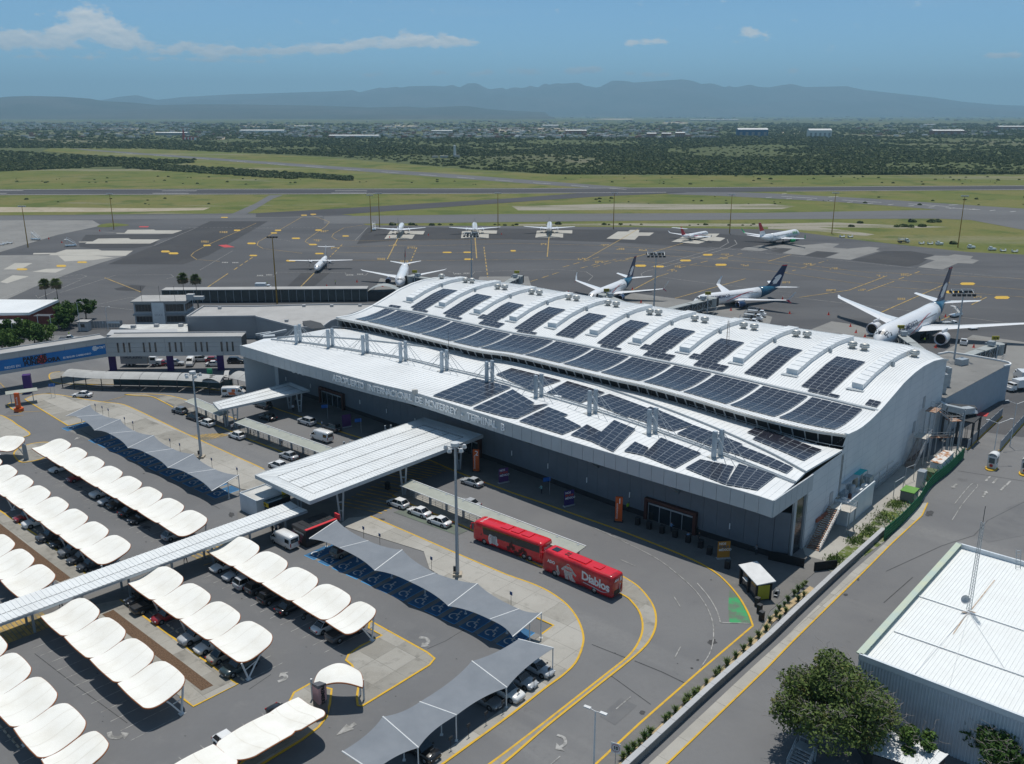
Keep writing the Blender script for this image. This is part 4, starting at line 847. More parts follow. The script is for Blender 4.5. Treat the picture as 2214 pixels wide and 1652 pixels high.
field(mid_pt,((22,300,95),(22,480,0)),((22,600,178),(22,800,100)),5,6);field(mid_pt,((22,640,180),(22,840,100)),((22,980,305),(22,1170,230)),5,6)
field(mid_pt,((22,1000,310),(22,1200,230)),((22,1400,440),(22,1560,370)),6,5);field(mid_pt,((22,1420,440),(22,1570,380)),((22,1860,605),(22,1990,540)),6,4);field(mid_pt,((22,1890,620),(22,1980,565)),((32,160,790),(32,225,755)),6,3)
field(back_pt,((22,2025,440),(22,2100,395)),((32,70,535),(32,140,480)),3,2);field(back_pt,((22,2080,515),(22,2214,430)),((32,310,690),(32,460,590)),6,4)
# each panel is an object for the 300 largest in view; the rest one part
cam_o=Vector((0,0,CAM_H))
pvs.sort(key=lambda q:(sum(q,Vector())/4-cam_o).length)
def add_pv(b,q):
 n=(q[1]-q[0]).cross(q[3]-q[0]).normalized()*.05;c=sum(q,Vector())/4
 top=[p_+n for p_ in q];i_=[lerp(p_,c,.035)+n*1.02 for p_ in q]
 b.mi=1
 for k in range(4):b.quad(q[k],q[(k+1)%4],top[(k+1)%4],top[k]);b.quad(top[k],top[(k+1)%4],i_[(k+1)%4],i_[k])
 b.mi=0;b.quad(*i_)
for q in pvs[:290]:b=MB();add_pv(b,q);tp(b,'solar_panel',[m_pv,m_pvf])
b=MB()
for q in pvs[290:]:add_pv(b,q)
tag(tp(b,'solar_panel_array',[m_pv,m_pvf]),kind='stuff')
# ---- H masts with stays
mast_px=[(11,352,1322),(11,628,1360),(11,928,1412),(11,1252,1478),(11,1608,1562),(11,1995,1660),(22,205,135),(22,668,278),(22,1182,452),(22,1742,655)]
for k,p_ in enumerate(mast_px):
 B=T(*p_,12.35);t=k/9*60;i=min(59,int(t));d=(fr[i+1]-fr[i]).normalized();q=(tr_[i+1]-tr_[i]).normalized();n=Vector((-q.y,q.x,0));B2=B+n*1.5;H_=4.4
 b=MB();az_=math.atan2(q.y,q.x)
 for P in(B,B2):b.box(P+Vector((0,0,H_/2)),(.62,.5,H_),az_)
 b.bar(B+Vector((0,0,H_*.66)),B2+Vector((0,0,H_*.66)),.35,.3);ms=tp(b,'roof_mast',mat('mast_paint',(.42,.48,.53),.45,metal=.25,var=.08))
 b=MB()
 for P,sg in((B,-1),(B2,1)):
  for ln_ in(4.2,7.0):
   for s2 in(-1,1):b.bar(P+Vector((0,0,H_-.2)),P+q*ln_*s2*.75+n*sg*.6,.07)
 tp(b,'stay_rod',m_galv)
 b=MB();b.box((B+B2)/2+Vector((0,0,.05)),(1.6,3.0,.16),az_);tp(b,'mast_base',m_roofm)
b=MB();p_=T(11,1667,1460,12.5);b.tube([p_,p_+Vector((0,0,6.5))],[.07,.03],6);tp(b,'lightning_rod',m_dark)
b=MB();u,s=inv_roof(21,1860,1320);p_=roof_pt(u,s)
for k in range(3):
 a_=k*2.09;b.bar(p_+Vector((.35*math.cos(a_),.35*math.sin(a_),0)),p_+Vector((.2*math.cos(a_),.2*math.sin(a_),5)),.05)
for z in range(1,6):b.bar(p_+Vector((-.3,0,z*.8)),p_+Vector((.3,0,z*.8)),.04)
tp(b,'antenna',m_rust)
b=MB();p_=T(12,1372,98,12.4);b.box(p_+Vector((0,.4,.3)),(1.1,.7,.7),.2);tp(b,'roof_box',m_roofm);b=MB();p_=T(22,398,128,12.6);b.box(p_,(1.5,.7,.4),-.5);tp(b,'roof_box',m_roofw)
# ================================================================ PARKING: tensile carports, shade sails, walkway, canopies, shelters
m_fab=mat('white_tensile_fabric',(.80,.785,.73),.75,rgb2=(.72,.695,.625),scale=.35,lo=.28,hi=.55)
m_edge=mat('rust_orange_edge',(.33,.115,.04),.6,var=.15)
m_wsteel=mat('white_painted_steel',(.66,.665,.66),.45,var=.08)
m_rustw=mat('rust_stained_white_steel',(.62,.60,.57),.55,rgb2=(.28,.13,.07),scale=2.2,lo=.42,hi=.5)
m_sail=mat('grey_shade_mesh',(.205,.225,.25),.8,rgb2=(.175,.195,.22),scale=.5)
m_stop=mat('concrete_wheel_stop',(.42,.36,.28),.85,var=.2)
RD=Vector((math.cos(R(-42.1)),math.sin(R(-42.1)),0));AC=Vector((-RD.y,RD.x,0))
def sstep_(t):t=max(0,min(1,t));return t*t*(3-2*t)
def canopy_mesh(La,Wc):
 """La along the row (x), Wc across (y); y=0 is the low pointed edge"""
 nx,ny=22,20;b=MB();P=[];e=MB()
 def pos(a,v):
  x=a*La;y=v*Wc;v=max(0,v)
  z=2.50+.92*sstep_((v-.22)/.86)+(.10+.12*v)*math.sin(math.pi*a)+.16*(1-v)**3*(1-a)
  return x,y,z
 def sup(a,v):
  rr=.30
  x,y=a,v
  def rc(x,y,cx,cy,r):
   return x,y
  dx=0
  if y>1-rr:
   t=(y-(1-rr))/rr;sh=(1-math.sqrt(max(0,1-t*t*.98)))*.24
   x=sh+x*(1-2*sh)
  if y<.20:
   t=(.20-y)/.20;sh=(1-math.sqrt(max(0,1-t*t*.98)))*.14;x=sh*.15+x*(1-sh*1.15)
  y=y+.035*math.sin(math.pi*x)*(1 if y>.5 else-1)*(abs(y-.5)*2)
  return x,y
 G=[]
 for i in range(ny+1):
  v=i/ny;v=.5-.5*math.cos(math.pi*v)if True else v;row=[]
  for j in range(nx+1):
   a,vv=sup(j/nx,v);row.append(Vector(pos(a,vv)))
  G.append(row)
 b.grid(G);b.grid([[p-Vector((0,0,.03))for p in r]for r in G],True)
 loop=G[0]+[r[-1]for r in G[1:]]+list(reversed(G[-1][:-1]))+[r[0]for r in reversed(G[1:-1])]
 e.tube([q-Vector((0,0,.10))for q in loop+[loop[0]]],.085,6,False)
 s=MB()
 for fx in(.34,.67):
  L_=[lerp(G[i][int(fx*nx)],G[i][int(fx*nx)+1],fx*nx-int(fx*nx))+Vector((0,0,.012))for i in range(ny+1)];s.ribbon(L_,.04)
 return b,e,s,G
m_seam=mat('fabric_seam',(.66,.62,.54),.8,var=.1)
def carport(name,La,Wc,col_side,m_leg=m_wsteel,both=False):
 root=thing(name,'x','carport',group='white tensile carports in rows')
 b,e,s,G=canopy_mesh(La,Wc)
 c=b.build('canopy',m_fab,root,True);e.build('edge_tube',m_edge,root,True);s.build('seam',m_seam,root)
 for x in((La-.05,)if not both else(.05,La-.05)):
  by=Wc*.74 if col_side>0 else Wc*.16
  f=Vector((x,by,0));k=MB();k.box(f+Vector((0,0,.05)),(.55,.55,.1));k.build('base_plate',m_leg,root)
  t1=Vector((x-.25,Wc*.87,3.1))if col_side>0 else Vector((x-.1,Wc*.03,2.42));t2=Vector((x,Wc*.42,2.55))if col_side>0 else Vector((x,Wc*.62,2.85))
  k=MB();k.bar(f,t1,.16,.2);k.build('column',m_leg,root)
  k=MB();k.tube(smooth([f+Vector((0,0,.1)),lerp(f,t2,.5)+Vector((0,-.25 if col_side>0 else .25,.55)),t2],5),.10,6);k.build('arm',m_leg,root)
  k=MB();k.bar(lerp(f,t1,.55),lerp(f,t2,.52)+Vector((0,0,.4)),.08);k.build('tie',m_leg,root)
 return root
def D2(x,y,z):return at(x/1.641/1.8508,(2050+y/1.641)/1.8508,z)
PR={}
def put_carport(key,La,Wc,side,P,rz,label,leg=m_wsteel,both=False):
 kk=(La,Wc,side,leg.name,both)
 if kk not in PR:PR[kk]=carport('carport',La,Wc,side,leg,both);r=PR[kk]
 else:r=dup(PR[kk])
 r.location=(P.x,P.y,.065);r.rotation_euler=(0,0,rz);r['label']=label
 return r
RZ=R(-42.1);W_=5.0;LA=6.95
def row(p0,n,side,where,first=0,La=LA,leg=m_wsteel):
 for k in range(n):
  P=p0+RD*7.05*k;put_carport(None,La,W_,side,P,RZ,f'carport, {where[k]}',leg)
ORD=['first','second','third','fourth','fifth','sixth','seventh','eighth']
a0=Vector((-60.0,102.2,0));b0=Vector((-52.4,110.8,0));d0_=Vector((-91.8,162.6,0));e0_=Vector((-84.4,139.5,0));c0_=D2(1360,263,2.5);c0_.z=0
row(a0,4,1,[f'{ORD[k]} of four from the walkway in the row left of the gravel bed' for k in range(4)])
row(b0,4,-1,[f'{ORD[k]} of four from the walkway in the row right of the gravel bed' for k in range(4)])
row(c0_,4,1,[f'{ORD[k]} from the walkway in the row beside the blue stalls' for k in range(4)])
P=c0_+RD*7.05*4;put_carport(None,4.6,W_,1,P+RD*.1,RZ,'small end carport over a black pickup at the end of its row')
row(d0_,8,1,[f'{ORD[k]} of eight from the far end in the row facing the grey sails' for k in range(8)])
row(e0_-RD*7.05*3,8,-1,[f'{ORD[k]} from the far end in the second row behind the walkway' for k in range(8)])
f0=D2(5,455,2.5);f0.z=0;row(f0-RD*14.1,3,1,[f'{ORD[k]} of three cut by the left edge just behind the walkway' for k in range(3)])
g0_=T(3,120,1355,2.5);g0_.z=0;row(g0_-RD*7.05*3,4,-1,[f'{ORD[k]} of the row along the bottom left edge' for k in range(4)])
put_carport(None,4.6,W_,-1,g0_+RD*7.15,RZ,'short end carport at the bottom left, cut by the lower edge')
# lower group turned a quarter: low edge to the right
h_dir=RZ+R(-90)
for k,(px_,lab,La)in enumerate((((13,372,1085),'small carport over a black saloon beside the parking totem',4.6),((13,133,1215),'middle carport over a white hatchback in the turned group below',6.95),((3,1852,1490),'turned carport cut by the bottom edge of the picture',6.95))):
 P=T(px_[0],px_[1],px_[2],2.5);P.z=0;put_carport(None,La,W_*1.12,-1,P,h_dir,lab)
P=T(2,-150,585,2.5);P.z=0;put_carport(None,6.0,5.0,1,P+RD*0,RZ+R(30),'carport over the lot entrance lane at the left edge',both=True)
# gate canopy over the lane by the totem
gt=thing('gate_canopy','white rounded canopy over the exit lane beside the dark parking totem','canopy')
b=MB();G=[];e=MB();A1,A2,A3,A4=T(13,480,1000,2.9),T(13,935,985,2.9),T(13,900,835,3.1),T(13,560,820,3.1)
for i in range(11):
 v=i/10;row_=[]
 for j in range(17):
  u=j/16;uu=u
  if v>.5:t=(v-.5)/.5;sh=(1-math.sqrt(1-t*t*.9))*.12;uu=sh+u*(1-2*sh)
  else:t=(.5-v)/.5;sh=(1-math.sqrt(1-t*t*.8))*.06;uu=sh+u*(1-2*sh)
  p_=lerp(lerp(A1,A2,uu),lerp(A4,A3,uu),v);p_.z+=.75*math.sin(math.pi*u)+.25*math.sin(math.pi*v);row_.append(p_)
 G.append(row_)
b.grid(G);b.grid([[p_-Vector((0,0,.04))for p_ in r]for r in G],True);loop=G[0]+[r[-1]for r in G[1:]]+list(reversed(G[-1][:-1]))+[r[0]for r in reversed(G[1:-1])];e.tube([q-Vector((0,0,.1))for q in loop+[loop[0]]],.09,6,False)
b.build('canopy',m_fab,gt,True);e.build('edge_tube',m_edge,gt,True)
for q in((13,490,1095),(13,605,1080),(13,905,1060),(13,935,1100)):
 k=MB();p_=T(*q);k.bar(p_,p_+Vector((0,0,2.75)),.2);k.build('column',m_wsteel,gt)
 # wheel stops
ws=None
def stops(p0,n,off,row_name):
 global ws
 for k in range(n):
  P=p0+RD*(2.35*k+1.2)+AC*off
  if ws is None:q=MB();q.prism([(-.8,-.09),(.8,-.09),(.8,.09),(-.8,.09)],0,.12,True);ws=q.mesh('wheel_stop',m_stop)
  for sg in(-.55,.55):
   o=bpy.data.objects.new('wheel_stop',ws);col.objects.link(o);o.location=(P.x+RD.x*sg,P.y+RD.y*sg,.065);o.rotation_euler=(0,0,RZ);o.scale=(.42,1,1)
   tag(o,f'small concrete wheel stop at the head of a stall {row_name}','wheel stop',f'wheel stops {row_name}')
stops(b0,12,.25,'right of the gravel bed');stops(e0_+RD*4,13,.2,'behind the walkway');stops(g0_-RD*14,6,.2,'along the bottom left kerb')
# stall lines
b=MB()
for p0,n,a_,c_ in((a0,13,-2.2,4.2),(b0,13,-.4,5.4),(c0_,14,-2.0,4.2),(d0_,25,-1.6,4.2),(e0_,16,-.4,5.4),(g0_-RD*14,9,-.4,5.2)):
 for k in range(n):P=p0+RD*2.35*k;b.ribbon([P+AC*a_,P+AC*c_],.09,.08)
for k in range(9):P=T(13,432,1288)-AC*2.45*k;b.ribbon([P,P-RD*5],.09,.08)
struct('stall_marking',b,m_wht2)
# ---- accessible stalls
b=MB();bl=MB();sy=MB();gp_=MB()
def wheelchair(c,s,fx,fy):
 arc=[c+fx*(.42*math.cos(t)-.1)*s+fy*(.42*math.sin(t)-.18)*s for t in[R(60+i*30)for i in range(9)]]
 sy.ribbon(arc,.13*s,.082);sy.ribbon([c+fy*.62*s-fx*.05*s,c+fx*.05*s+fy*.02*s,c+fx*.36*s+fy*.0*s,c+fx*.5*s-fy*.5*s,c+fx*.68*s-fy*.46*s],.14*s,.083);sy.ribbon([c+fy*.35*s,c+fx*.3*s+fy*.33*s],.1*s,.084)
 sy.sheet([c-fx*.08*s+fy*.8*s+(fx*math.cos(t)+fy*math.sin(t))*.13*s for t in[R(45*i)for i in range(8)]],.0845)
def stall_row(A,B,n,depth,skip=()):
 d=(B-A).normalized();nrm_=Vector((d.y,-d.x,0));w=(B-A).length/n;gp_.sheet([A,B,B+nrm_*(depth-.15),A+nrm_*(depth-.15)],.0705)
 for k in range(n):
  P=A+d*w*k;sw=w*.72;
  if k in skip:continue
  b.sheet([P,P+d*sw,P+d*sw+nrm_*depth,P+nrm_*depth],.074);bl.ribbon([P+nrm_*depth,P+d*sw+nrm_*depth],.12,.079);bl.ribbon([P+d*sw,P+d*sw+nrm_*depth],.1,.0785)
  wheelchair(P+d*sw*.45+nrm_*depth*.66,1.45,d,-nrm_)
S2A=T(12,690,1425);S2B=T(23,245,540);stall_row(T(12,640,1400)+Vector((.0,0,0)),S2B,13,5.0)
stall_row(T(2,735,350),T(2,2110,945),15,5.0,(1,2))
struct('stall_paving',gp_,m_stand2);struct('accessible_stall',b,m_blue);struct('accessible_stall_line',bl,m_blue2);struct('wheelchair_symbol',sy,m_wht)
# ---- shade sails
def sail_row(far,near,zf,zn,lab,cat='shade sail',posts=True,grp='grey shade sails'):
 F=[T(*q,zf[i%2])for i,q in enumerate(far)];N=[T(*q,zn[i%2])for i,q in enumerate(near)]
 for k in range(len(F)):
  fr_=thing('sail_frame',f'white steel sail beam on posts, {(ORD+["last"])[k]} {lab}','sail frame',(F[k].x,F[k].y,0),group=f'sail beams {lab}')
  def L(p_):return p_-Vector((F[k].x,F[k].y,0))
  q=MB();q.tube([L(F[k]),L(N[k])],.085,8);q.build('beam',m_wsteel,fr_)
  for t in(.02,.42):
   p_=lerp(F[k],N[k],t);q=MB();q.tube([L(Vector((p_.x,p_.y,.05))),L(p_)],.075,8);q.build('post',m_wsteel,fr_)
   q=MB();g_=L(Vector((p_.x,p_.y,.1)));q.box(g_,(.35,.35,.06));q.build('base_plate',m_wsteel,fr_)
 for k in range(len(F)-1):
  b=MB();n=14;G=[]
  for i in range(n+1):
   v=i/n;row_=[]
   for j in range(n+1):
    u=j/n;p_=lerp(lerp(F[k],F[k+1],u),lerp(N[k],N[k+1],u),v)
    sag=4*u*(1-u);c_=(F[k]+F[k+1]+N[k]+N[k+1])/4;mid=lerp(lerp(F[k],N[k],.5),lerp(F[k+1],N[k+1],.5),u)
    p_=p_+(mid-p_)*.15*sag*abs(2*v-1);p_.z+=-.1*sag*4*v*(1-v);row_.append(p_)
   G.append(row_)
  b.grid(G,True);b.grid([[p_-Vector((0,0,.02))for p_ in r]for r in G])
  o=b.build('shade_sail',m_sail,None,True);tag(o,f'grey fabric shade sail, {ORD[k]} from the upper left {lab}',cat,grp)
sail_row([(12,700,1195),(12,970,1372),(12,1265,1450),(13,1550,0),(13,1915,90),(23,60,310),(23,258,340)],[(12,460,1355),(12,722,1435),(12,1025,1630),(13,1325,72),(13,1660,285),(13,2020,400),(23,5,550)],(3.7,2.6),(2.5,3.5),'of the middle sail row')
sail_row([(2,780,198),(2,880,285),(2,1040,320),(2,1165,424),(2,1330,460),(2,1495,577),(2,1675,622),(2,1860,755),(2,2065,803)],[(2,570,295),(2,662,300),(2,815,418),(2,945,446),(2,1105,570),(2,1258,612),(2,1450,742),(2,1620,790),(2,1830,942)],(3.7,2.6),(2.5,3.5),'of the left sail row')
sail_row([(23,360,648),(13,2170,990),(13,1735,1228),(13,1405,1510),(13,1015,1720)],[(23,55,570),(13,1865,760),(13,1415,1113),(13,1095,1240),(13,745,1540)],(3.3,2.7),(3.2,3.9),'of the lower sail row')
# stall number posts along the lower row
sp0=None
for k,q in enumerate([(23,320,915),(23,190,1010),(23,55,1105),(13,2135,1205),(13,1988,1305),(13,1838,1412),(13,1685,1525),(13,1525,1635)]):
 p_=T(*q,.13)
 if sp0 is None:
  sp0=thing('stall_sign','x','sign',group='stall signs along the lower kerb');b=MB();b.tube([(0,0,0),(0,0,1.25)],.03,6);b.build('post',m_dark,sp0);b=MB();b.box((0,0,1.4),(.5,.05,.38));b.build('plate',m_dark,sp0);r=sp0
 else:r=dup(sp0)
 r.location=p_;r.rotation_euler=(0,0,R(48));r['label']=f'small dark stall sign, {ORD[k]} from the round end of the kerb'
sp1=None
for k,q in enumerate([(2,830,262),(2,890,282),(2,943,305),(2,1083,380),(2,1155,417),(2,1475,572),(2,1560,612),(2,1835,742),(12,932,1350),(12,1072,1412),(12,1518,1618),(13,2205,275),(2,2055,828)]):
 p_=T(*q,.13)
 if sp1 is None:
  sp1=thing('accessible_sign','x','sign',group='accessible stall signs behind the sails');b=MB();b.tube([(0,0,0),(0,0,1.5)],.03,6);b.build('post',m_dark,sp1);b=MB();b.box((0,0,1.75),(.45,.05,.5));b.build('plate',mat('sign_blue',(.02,.08,.22),.5,var=.05),sp1);r=sp1
 else:r=dup(sp1)
 r.location=p_;r.rotation_euler=(0,0,R(-42));r['label']='small blue accessible-parking sign on a post behind the grey sails'
 # ---- ribbed flat roofs: walkway, large canopy, small canopy
m_corr=mat('white_corrugated_sheet',(.73,.75,.75),.5,rgb2=(.65,.665,.66),scale=.3)
m_corrd=mat('stained_valley_gutter',(.25,.26,.26),.7,var=.2)
def ribbed(b,A,B,C,D_,step,h=.05,frac=.8):
 """ribbed quad A-B-C-D, ribs run from AB to DC"""
 n=max(2,int((B-A).length/step))
 for k in range(n):
  t0,t1=k/n,(k+1)/n;tm=t0+(t1-t0)*frac;H=Vector((0,0,h))
  a0_,a1,a2=lerp(A,B,t0),lerp(A,B,tm),lerp(A,B,t1);d0,d1,d2=lerp(D_,C,t0),lerp(D_,C,tm),lerp(D_,C,t1)
  b.quad(a0_,a1,d1,d0);b.quad(a1+H,a2+H,d2+H,d1+H);b.quad(a1,a1+H,d1+H,d1);b.quad(a2+H,a2,d2,d2+H);b.quad(a1,a2,a2+H,a1+H);b.quad(d2,d1,d1+H,d2+H)
wd_=Vector((math.cos(R(47.3)),math.sin(R(47.3)),0));wn=Vector((wd_.y,-wd_.x,0));wp=Vector((-64.4,101.1,0))
wk=thing('covered_walkway','long covered walkway with white corrugated roof crossing the car park','walkway',(wp.x,wp.y,0))
A,B=-wd_*26,wd_*44.5;hw=2.35;zc=3.55
b=MB();up=Vector((0,0,zc));ribbed(b,A-wn*.05+up,B-wn*.05+up,B-wn*hw+up+Vector((0,0,.22)),A-wn*hw+up+Vector((0,0,.22)),.62);ribbed(b,A+wn*hw+up+Vector((0,0,.1)),B+wn*hw+up+Vector((0,0,.1)),B+wn*.05+up,A+wn*.05+up,.62);b.build('roof',m_corr,wk)
b=MB();b.ribbon([A+up+Vector((0,0,.02)),B+up+Vector((0,0,.02))],.16);b.build('valley',m_corrd,wk)
b=MB()
for sg in(-1,1):b.bar(A+wn*sg*hw+up-Vector((0,0,.12)),B+wn*sg*hw+up-Vector((0,0,.12)),.18,.3)
b.build('edge_beam',m_steel,wk)
b=MB();b.quad(A-wn*hw+up-Vector((0,0,.08)),B-wn*hw+up-Vector((0,0,.08)),B+wn*hw+up-Vector((0,0,.08)),A+wn*hw+up-Vector((0,0,.08)));b.build('ceiling',m_steel,wk)
for k in range(11):
 t=-22+k*6.3
 for sg in(-1,1):b=MB();b.box(wd_*t+wn*sg*1.3+Vector((0,0,1.72)),(.28,.22,3.4),R(47.3));b.build('post',m_steel,wk)
mb=MB();mb.sheet([wp-wd_*26-wn*3.2,wp+wd_*42-wn*3.2,wp+wd_*42+wn*3.0,wp-wd_*26+wn*3.0],.085);struct('walkway_paving',mb,m_dconc)
def big_canopy(name,label,FL,FR,BR,BL,z,inset,posts,lip=.5,step=.75,seams=2):
 o=(FL+FR+BR+BL)/4;o.z=0;rt=thing(name,label,'canopy',o);Q=[p_-o for p_ in(FL,FR,BR,BL)]
 c=sum(Q,Vector())/4;I=[]
 for k in range(4):
  p_=Q[k];e1=(Q[(k+1)%4]-p_).normalized();e2=(Q[(k-1)%4]-p_).normalized();I.append(p_+e1*inset+e2*inset-Vector((0,0,.32)))
 for k in range(4):
  b=MB();j=(k+1)%4;ribbed(b,Q[k],Q[j],I[j],I[k],step);b.build('roof_slope',m_corr,rt)
 b=MB();ribbed(b,I[3]+(I[0]-I[3])*0,I[0],I[1],I[2],step);b.build('roof_deck',m_corr,rt)
 b=MB()
 for k in range(4):b.ribbon([I[k]+Vector((0,0,.03)),I[(k+1)%4]+Vector((0,0,.03))],.22)
 for s_ in range(1,seams+1):b.ribbon([lerp(I[0],I[1],s_/(seams+1))+Vector((0,0,.07)),lerp(I[3],I[2],s_/(seams+1))+Vector((0,0,.07))],.14)
 b.build('valley_gutter',m_corrd,rt)
 for k in range(4):
  a,d=Q[k],Q[(k+1)%4];n=max(2,int((d-a).length/3.2))
  for q in range(n):b=MB();m_=lerp(a,d,(q+.5)/n);b.box(m_+Vector((0,0,-lip/2+.06)),((d-a).length/n-.03,.14,lip),ang(a,d));b.build('fascia_panel',m_fascia,rt)
 b=MB();dn=Vector((0,0,-lip+.1));b.quad(Q[3]+dn,Q[2]+dn,Q[1]+dn,Q[0]+dn);b.build('soffit',m_steel,rt)
 for p_ in posts:
  g_=p_-o;b=MB()
  for sx in(-.55,.55):b.bar(g_+Vector((sx*.3,sx*.1,0)),g_+Vector((sx,sx*.3,z-lip+.1)),.3,.3)
  for hh in(.35,.62):b.bar(g_+Vector((-.55*hh-.1,-.1,(z-lip)*hh)),g_+Vector((.55*hh+.1,.1,(z-lip)*hh)),.18)
  b.build('trestle_column',m_steel,rt)
 return rt
ZC=6.2
big_canopy('entrance_canopy','large white corrugated entrance canopy reaching from the car park to the terminal',T(12,-8,805,ZC),T(12,465,1032,ZC),T(12,1962,458,ZC),T(12,1452,308,ZC),ZC,2.6,[T(12,740,1205),T(12,380,1110),T(12,1280,980),T(12,1755,760),T(12,800,760),T(12,1150,610)],.62)
ZS=5.0
big_canopy('side_canopy','narrow white corrugated canopy over the drop-off road near the wall sign',T(2,1842,178,ZS),T(2,1895,240,ZS),M4(830,765,ZS),M4(640,690,ZS),ZS,1.0,[T(2,1960,388),T(2,2045,395),M4(740,985,0),M4(640,950,0)],.45,seams=1)
# ---- slim shelters on the drop-off islands
m_shel=mat('olive_grey_shelter_roof',(.33,.345,.30),.6,var=.08)
def shelter(label,A,B,w,z,n,side):
 o=Vector((A.x,A.y,0));rt=thing('island_shelter',label,'shelter',o,group='slim shelters on the drop-off islands');d=(B-A);d.z=0;L_=d.length;d.normalize();nn=Vector((d.y,-d.x,0))*side;up=Vector((0,0,z))
 b=MB();b.add([up,up+d*L_,up+d*L_+nn*w-Vector((0,0,.25)),up+nn*w-Vector((0,0,.25))],[(0,1,2,3)]if side>0 else[(3,2,1,0)]);dn=Vector((0,0,.1));b.add([up-dn,up+d*L_-dn,up+d*L_+nn*w-Vector((0,0,.35)),up+nn*w-Vector((0,0,.35))],[(3,2,1,0)]if side>0 else[(0,1,2,3)]);b.build('roof',m_shel,rt)
 b=MB();b.bar(up+Vector((0,0,.02)),up+d*L_+Vector((0,0,.02)),.14);b.bar(up+nn*w-Vector((0,0,.25)),up+d*L_+nn*w-Vector((0,0,.25)),.1);b.build('edge_rail',m_wsteel,rt)
 for k in range(n):
  p_=d*(L_*(k+.3)/(n-.4));b=MB();b.box(p_+nn*.35+Vector((0,0,z/2)),(.35,.3,z),ang(A,B));b.build('post',m_steel,rt)
 b=MB()
 for zz in(.45,.8,1.1):b.bar(nn*.3+Vector((0,0,zz)),d*L_+nn*.3+Vector((0,0,zz)),.06)
 for k in range(int(L_/1.6)):p_=d*(k*1.6)+nn*.3;b.bar(p_,p_+Vector((0,0,1.1)),.06)
 b.build('railing',m_galv,rt)
 return rt
shelter('slim olive-roofed shelter on the far island left of the narrow canopy',T(2,1680,135,3.1),T(2,1985,262,3.1),2.4,3.1,4,1)
shelter('slim olive-roofed shelter between the narrow canopy and the large canopy',T(2,2120,312,3.1),T(12,655,572,3.1),2.6,3.1,8,1)
shelter('slim olive-roofed shelter behind the red coaches',T(12,1340,845,3.1),T(22,640,1420,3.1),2.6,3.1,10,1)
# ---- kiosks
m_kw=mat('white_kiosk_panel',(.62,.66,.69),.5,var=.06);m_kb=mat('black_kiosk_panel',(.02,.021,.025),.35,var=.1);m_kg=mat('teal_glass',(.05,.09,.10),.15,var=.1,spec=.7);m_yy=mat('signal_yellow',(.75,.52,.02),.5,var=.05)
def boxon(name,label,cat,P,L_,W,H,az_,m,z0=.09):
 rt=thing(name,label,cat,(P.x,P.y,z0),az_);return rt
kz=thing('kiosk','white rental office cabin beside the last blue stall under the large canopy edge','kiosk',(*T(2,2080,1110).xy,.09),R(-42))
b=MB();b.box((2.6,2.6,1.45),(5.0,5.2,2.9));b.build('wall',m_kw,kz);b=MB();b.box((2.6,2.6,2.93),(4.6,4.8,.1));b.build('roof',m_roofm,kz)
b=MB()
for q in((2.6,.06,5.2,.12),(2.6,5.14,5.2,.12),(.06,2.6,.12,5.2),(5.14,2.6,.12,5.2)):b.box((q[0],q[1],3.02),(q[2],q[3],.3))
b.build('parapet',m_kw,kz)
hz=thing('rental_booth','black and glass car rental booth with yellow sign beside the white cabin','booth',(*T(12,-60,1100).xy,.09),R(-42))
b=MB();b.box((2.9,2.4,1.3),(5.6,4.2,2.6));b.build('wall',m_kb,hz);b=MB();b.box((2.9,2.4,2.66),(6.0,4.6,.12));b.build('roof',m_kg,hz)
b=MB();b.box((.09,2.4,1.3),(.06,3.0,1.9));b.box((2.9,.29,1.25),(4.4,.06,1.7));b.build('window',m_kg,hz)
b=MB();b.box((4.4,.2,2.2),(2.6,.12,.7));b.box((4.6,4.5,3.1),(.5,1.6,.9));b.build('sign_panel',m_yy,hz)
b=MB();b.text('Hertz',.62,(4.4,.13,2.2),(1,0,0),(0,0,1),.02,bold=.02);b.build('sign_lettering',m_black,hz)
b=MB();b.text('Hertz',.5,(.05,2.4,1.1),(0,-1,0),(0,0,1),.02);b.add([(.04,1.2,1.4),(.04,3.4,1.4),(.04,3.0,2.1),(.04,2.5,1.8),(.04,2.1,2.3),(.04,1.6,1.8)],[(0,1,2,3,4,5)]);b.build('window_print',mat('print_grey',(.45,.47,.5),.6,var=.1),hz)
bz=thing('promotion_stand','black advertising stand with red stripe beside the white minibus','stand',(*T(12,440,1440).xy,.09),R(47))
b=MB();b.box((3.0,1.9,1.35),(6.0,3.8,2.7));b.build('wall',m_kb,bz)
b=MB()
for k in range(6):b.box((.5+k*1.0,1.9,2.74),(.93,3.8,.06))
b.build('roof_panel',mat('dark_roof_panel',(.035,.036,.04),.4,var=.2),bz)
b=MB();b.box((3.0,.25,2.82),(5.8,.5,.12));b.build('red_stripe',mat('stripe_red',(.6,.04,.05),.5,var=.05),bz);b=MB();b.box((6.2,0.4,3.1),(.25,1.2,.9));b.build('red_sign',mat('stripe_red',(.6,.04,.05),.5),bz)
b=MB();b.text('Monterrey',.62,(-.03,1.9,2.1),(0,-1,0),(0,0,1),.02,bold=.01);b.build('sign_lettering',m_wht,bz)
b=MB()
for k in range(9):
 rr=random.Random(k);y=.4+rr.random()*3;z=.3+rr.random()*1.2;b.add([(-.025-.0005*k,y,z),(-.025-.0005*k,y+.5,z+.1),(-.025-.0005*k,y+.3,z+.6)],[(0,1,2)])
b.build('poster_print',mat('print_purple',(.12,.05,.16),.6,var=.5,scale=3,rgb2=(.35,.12,.1)),bz)
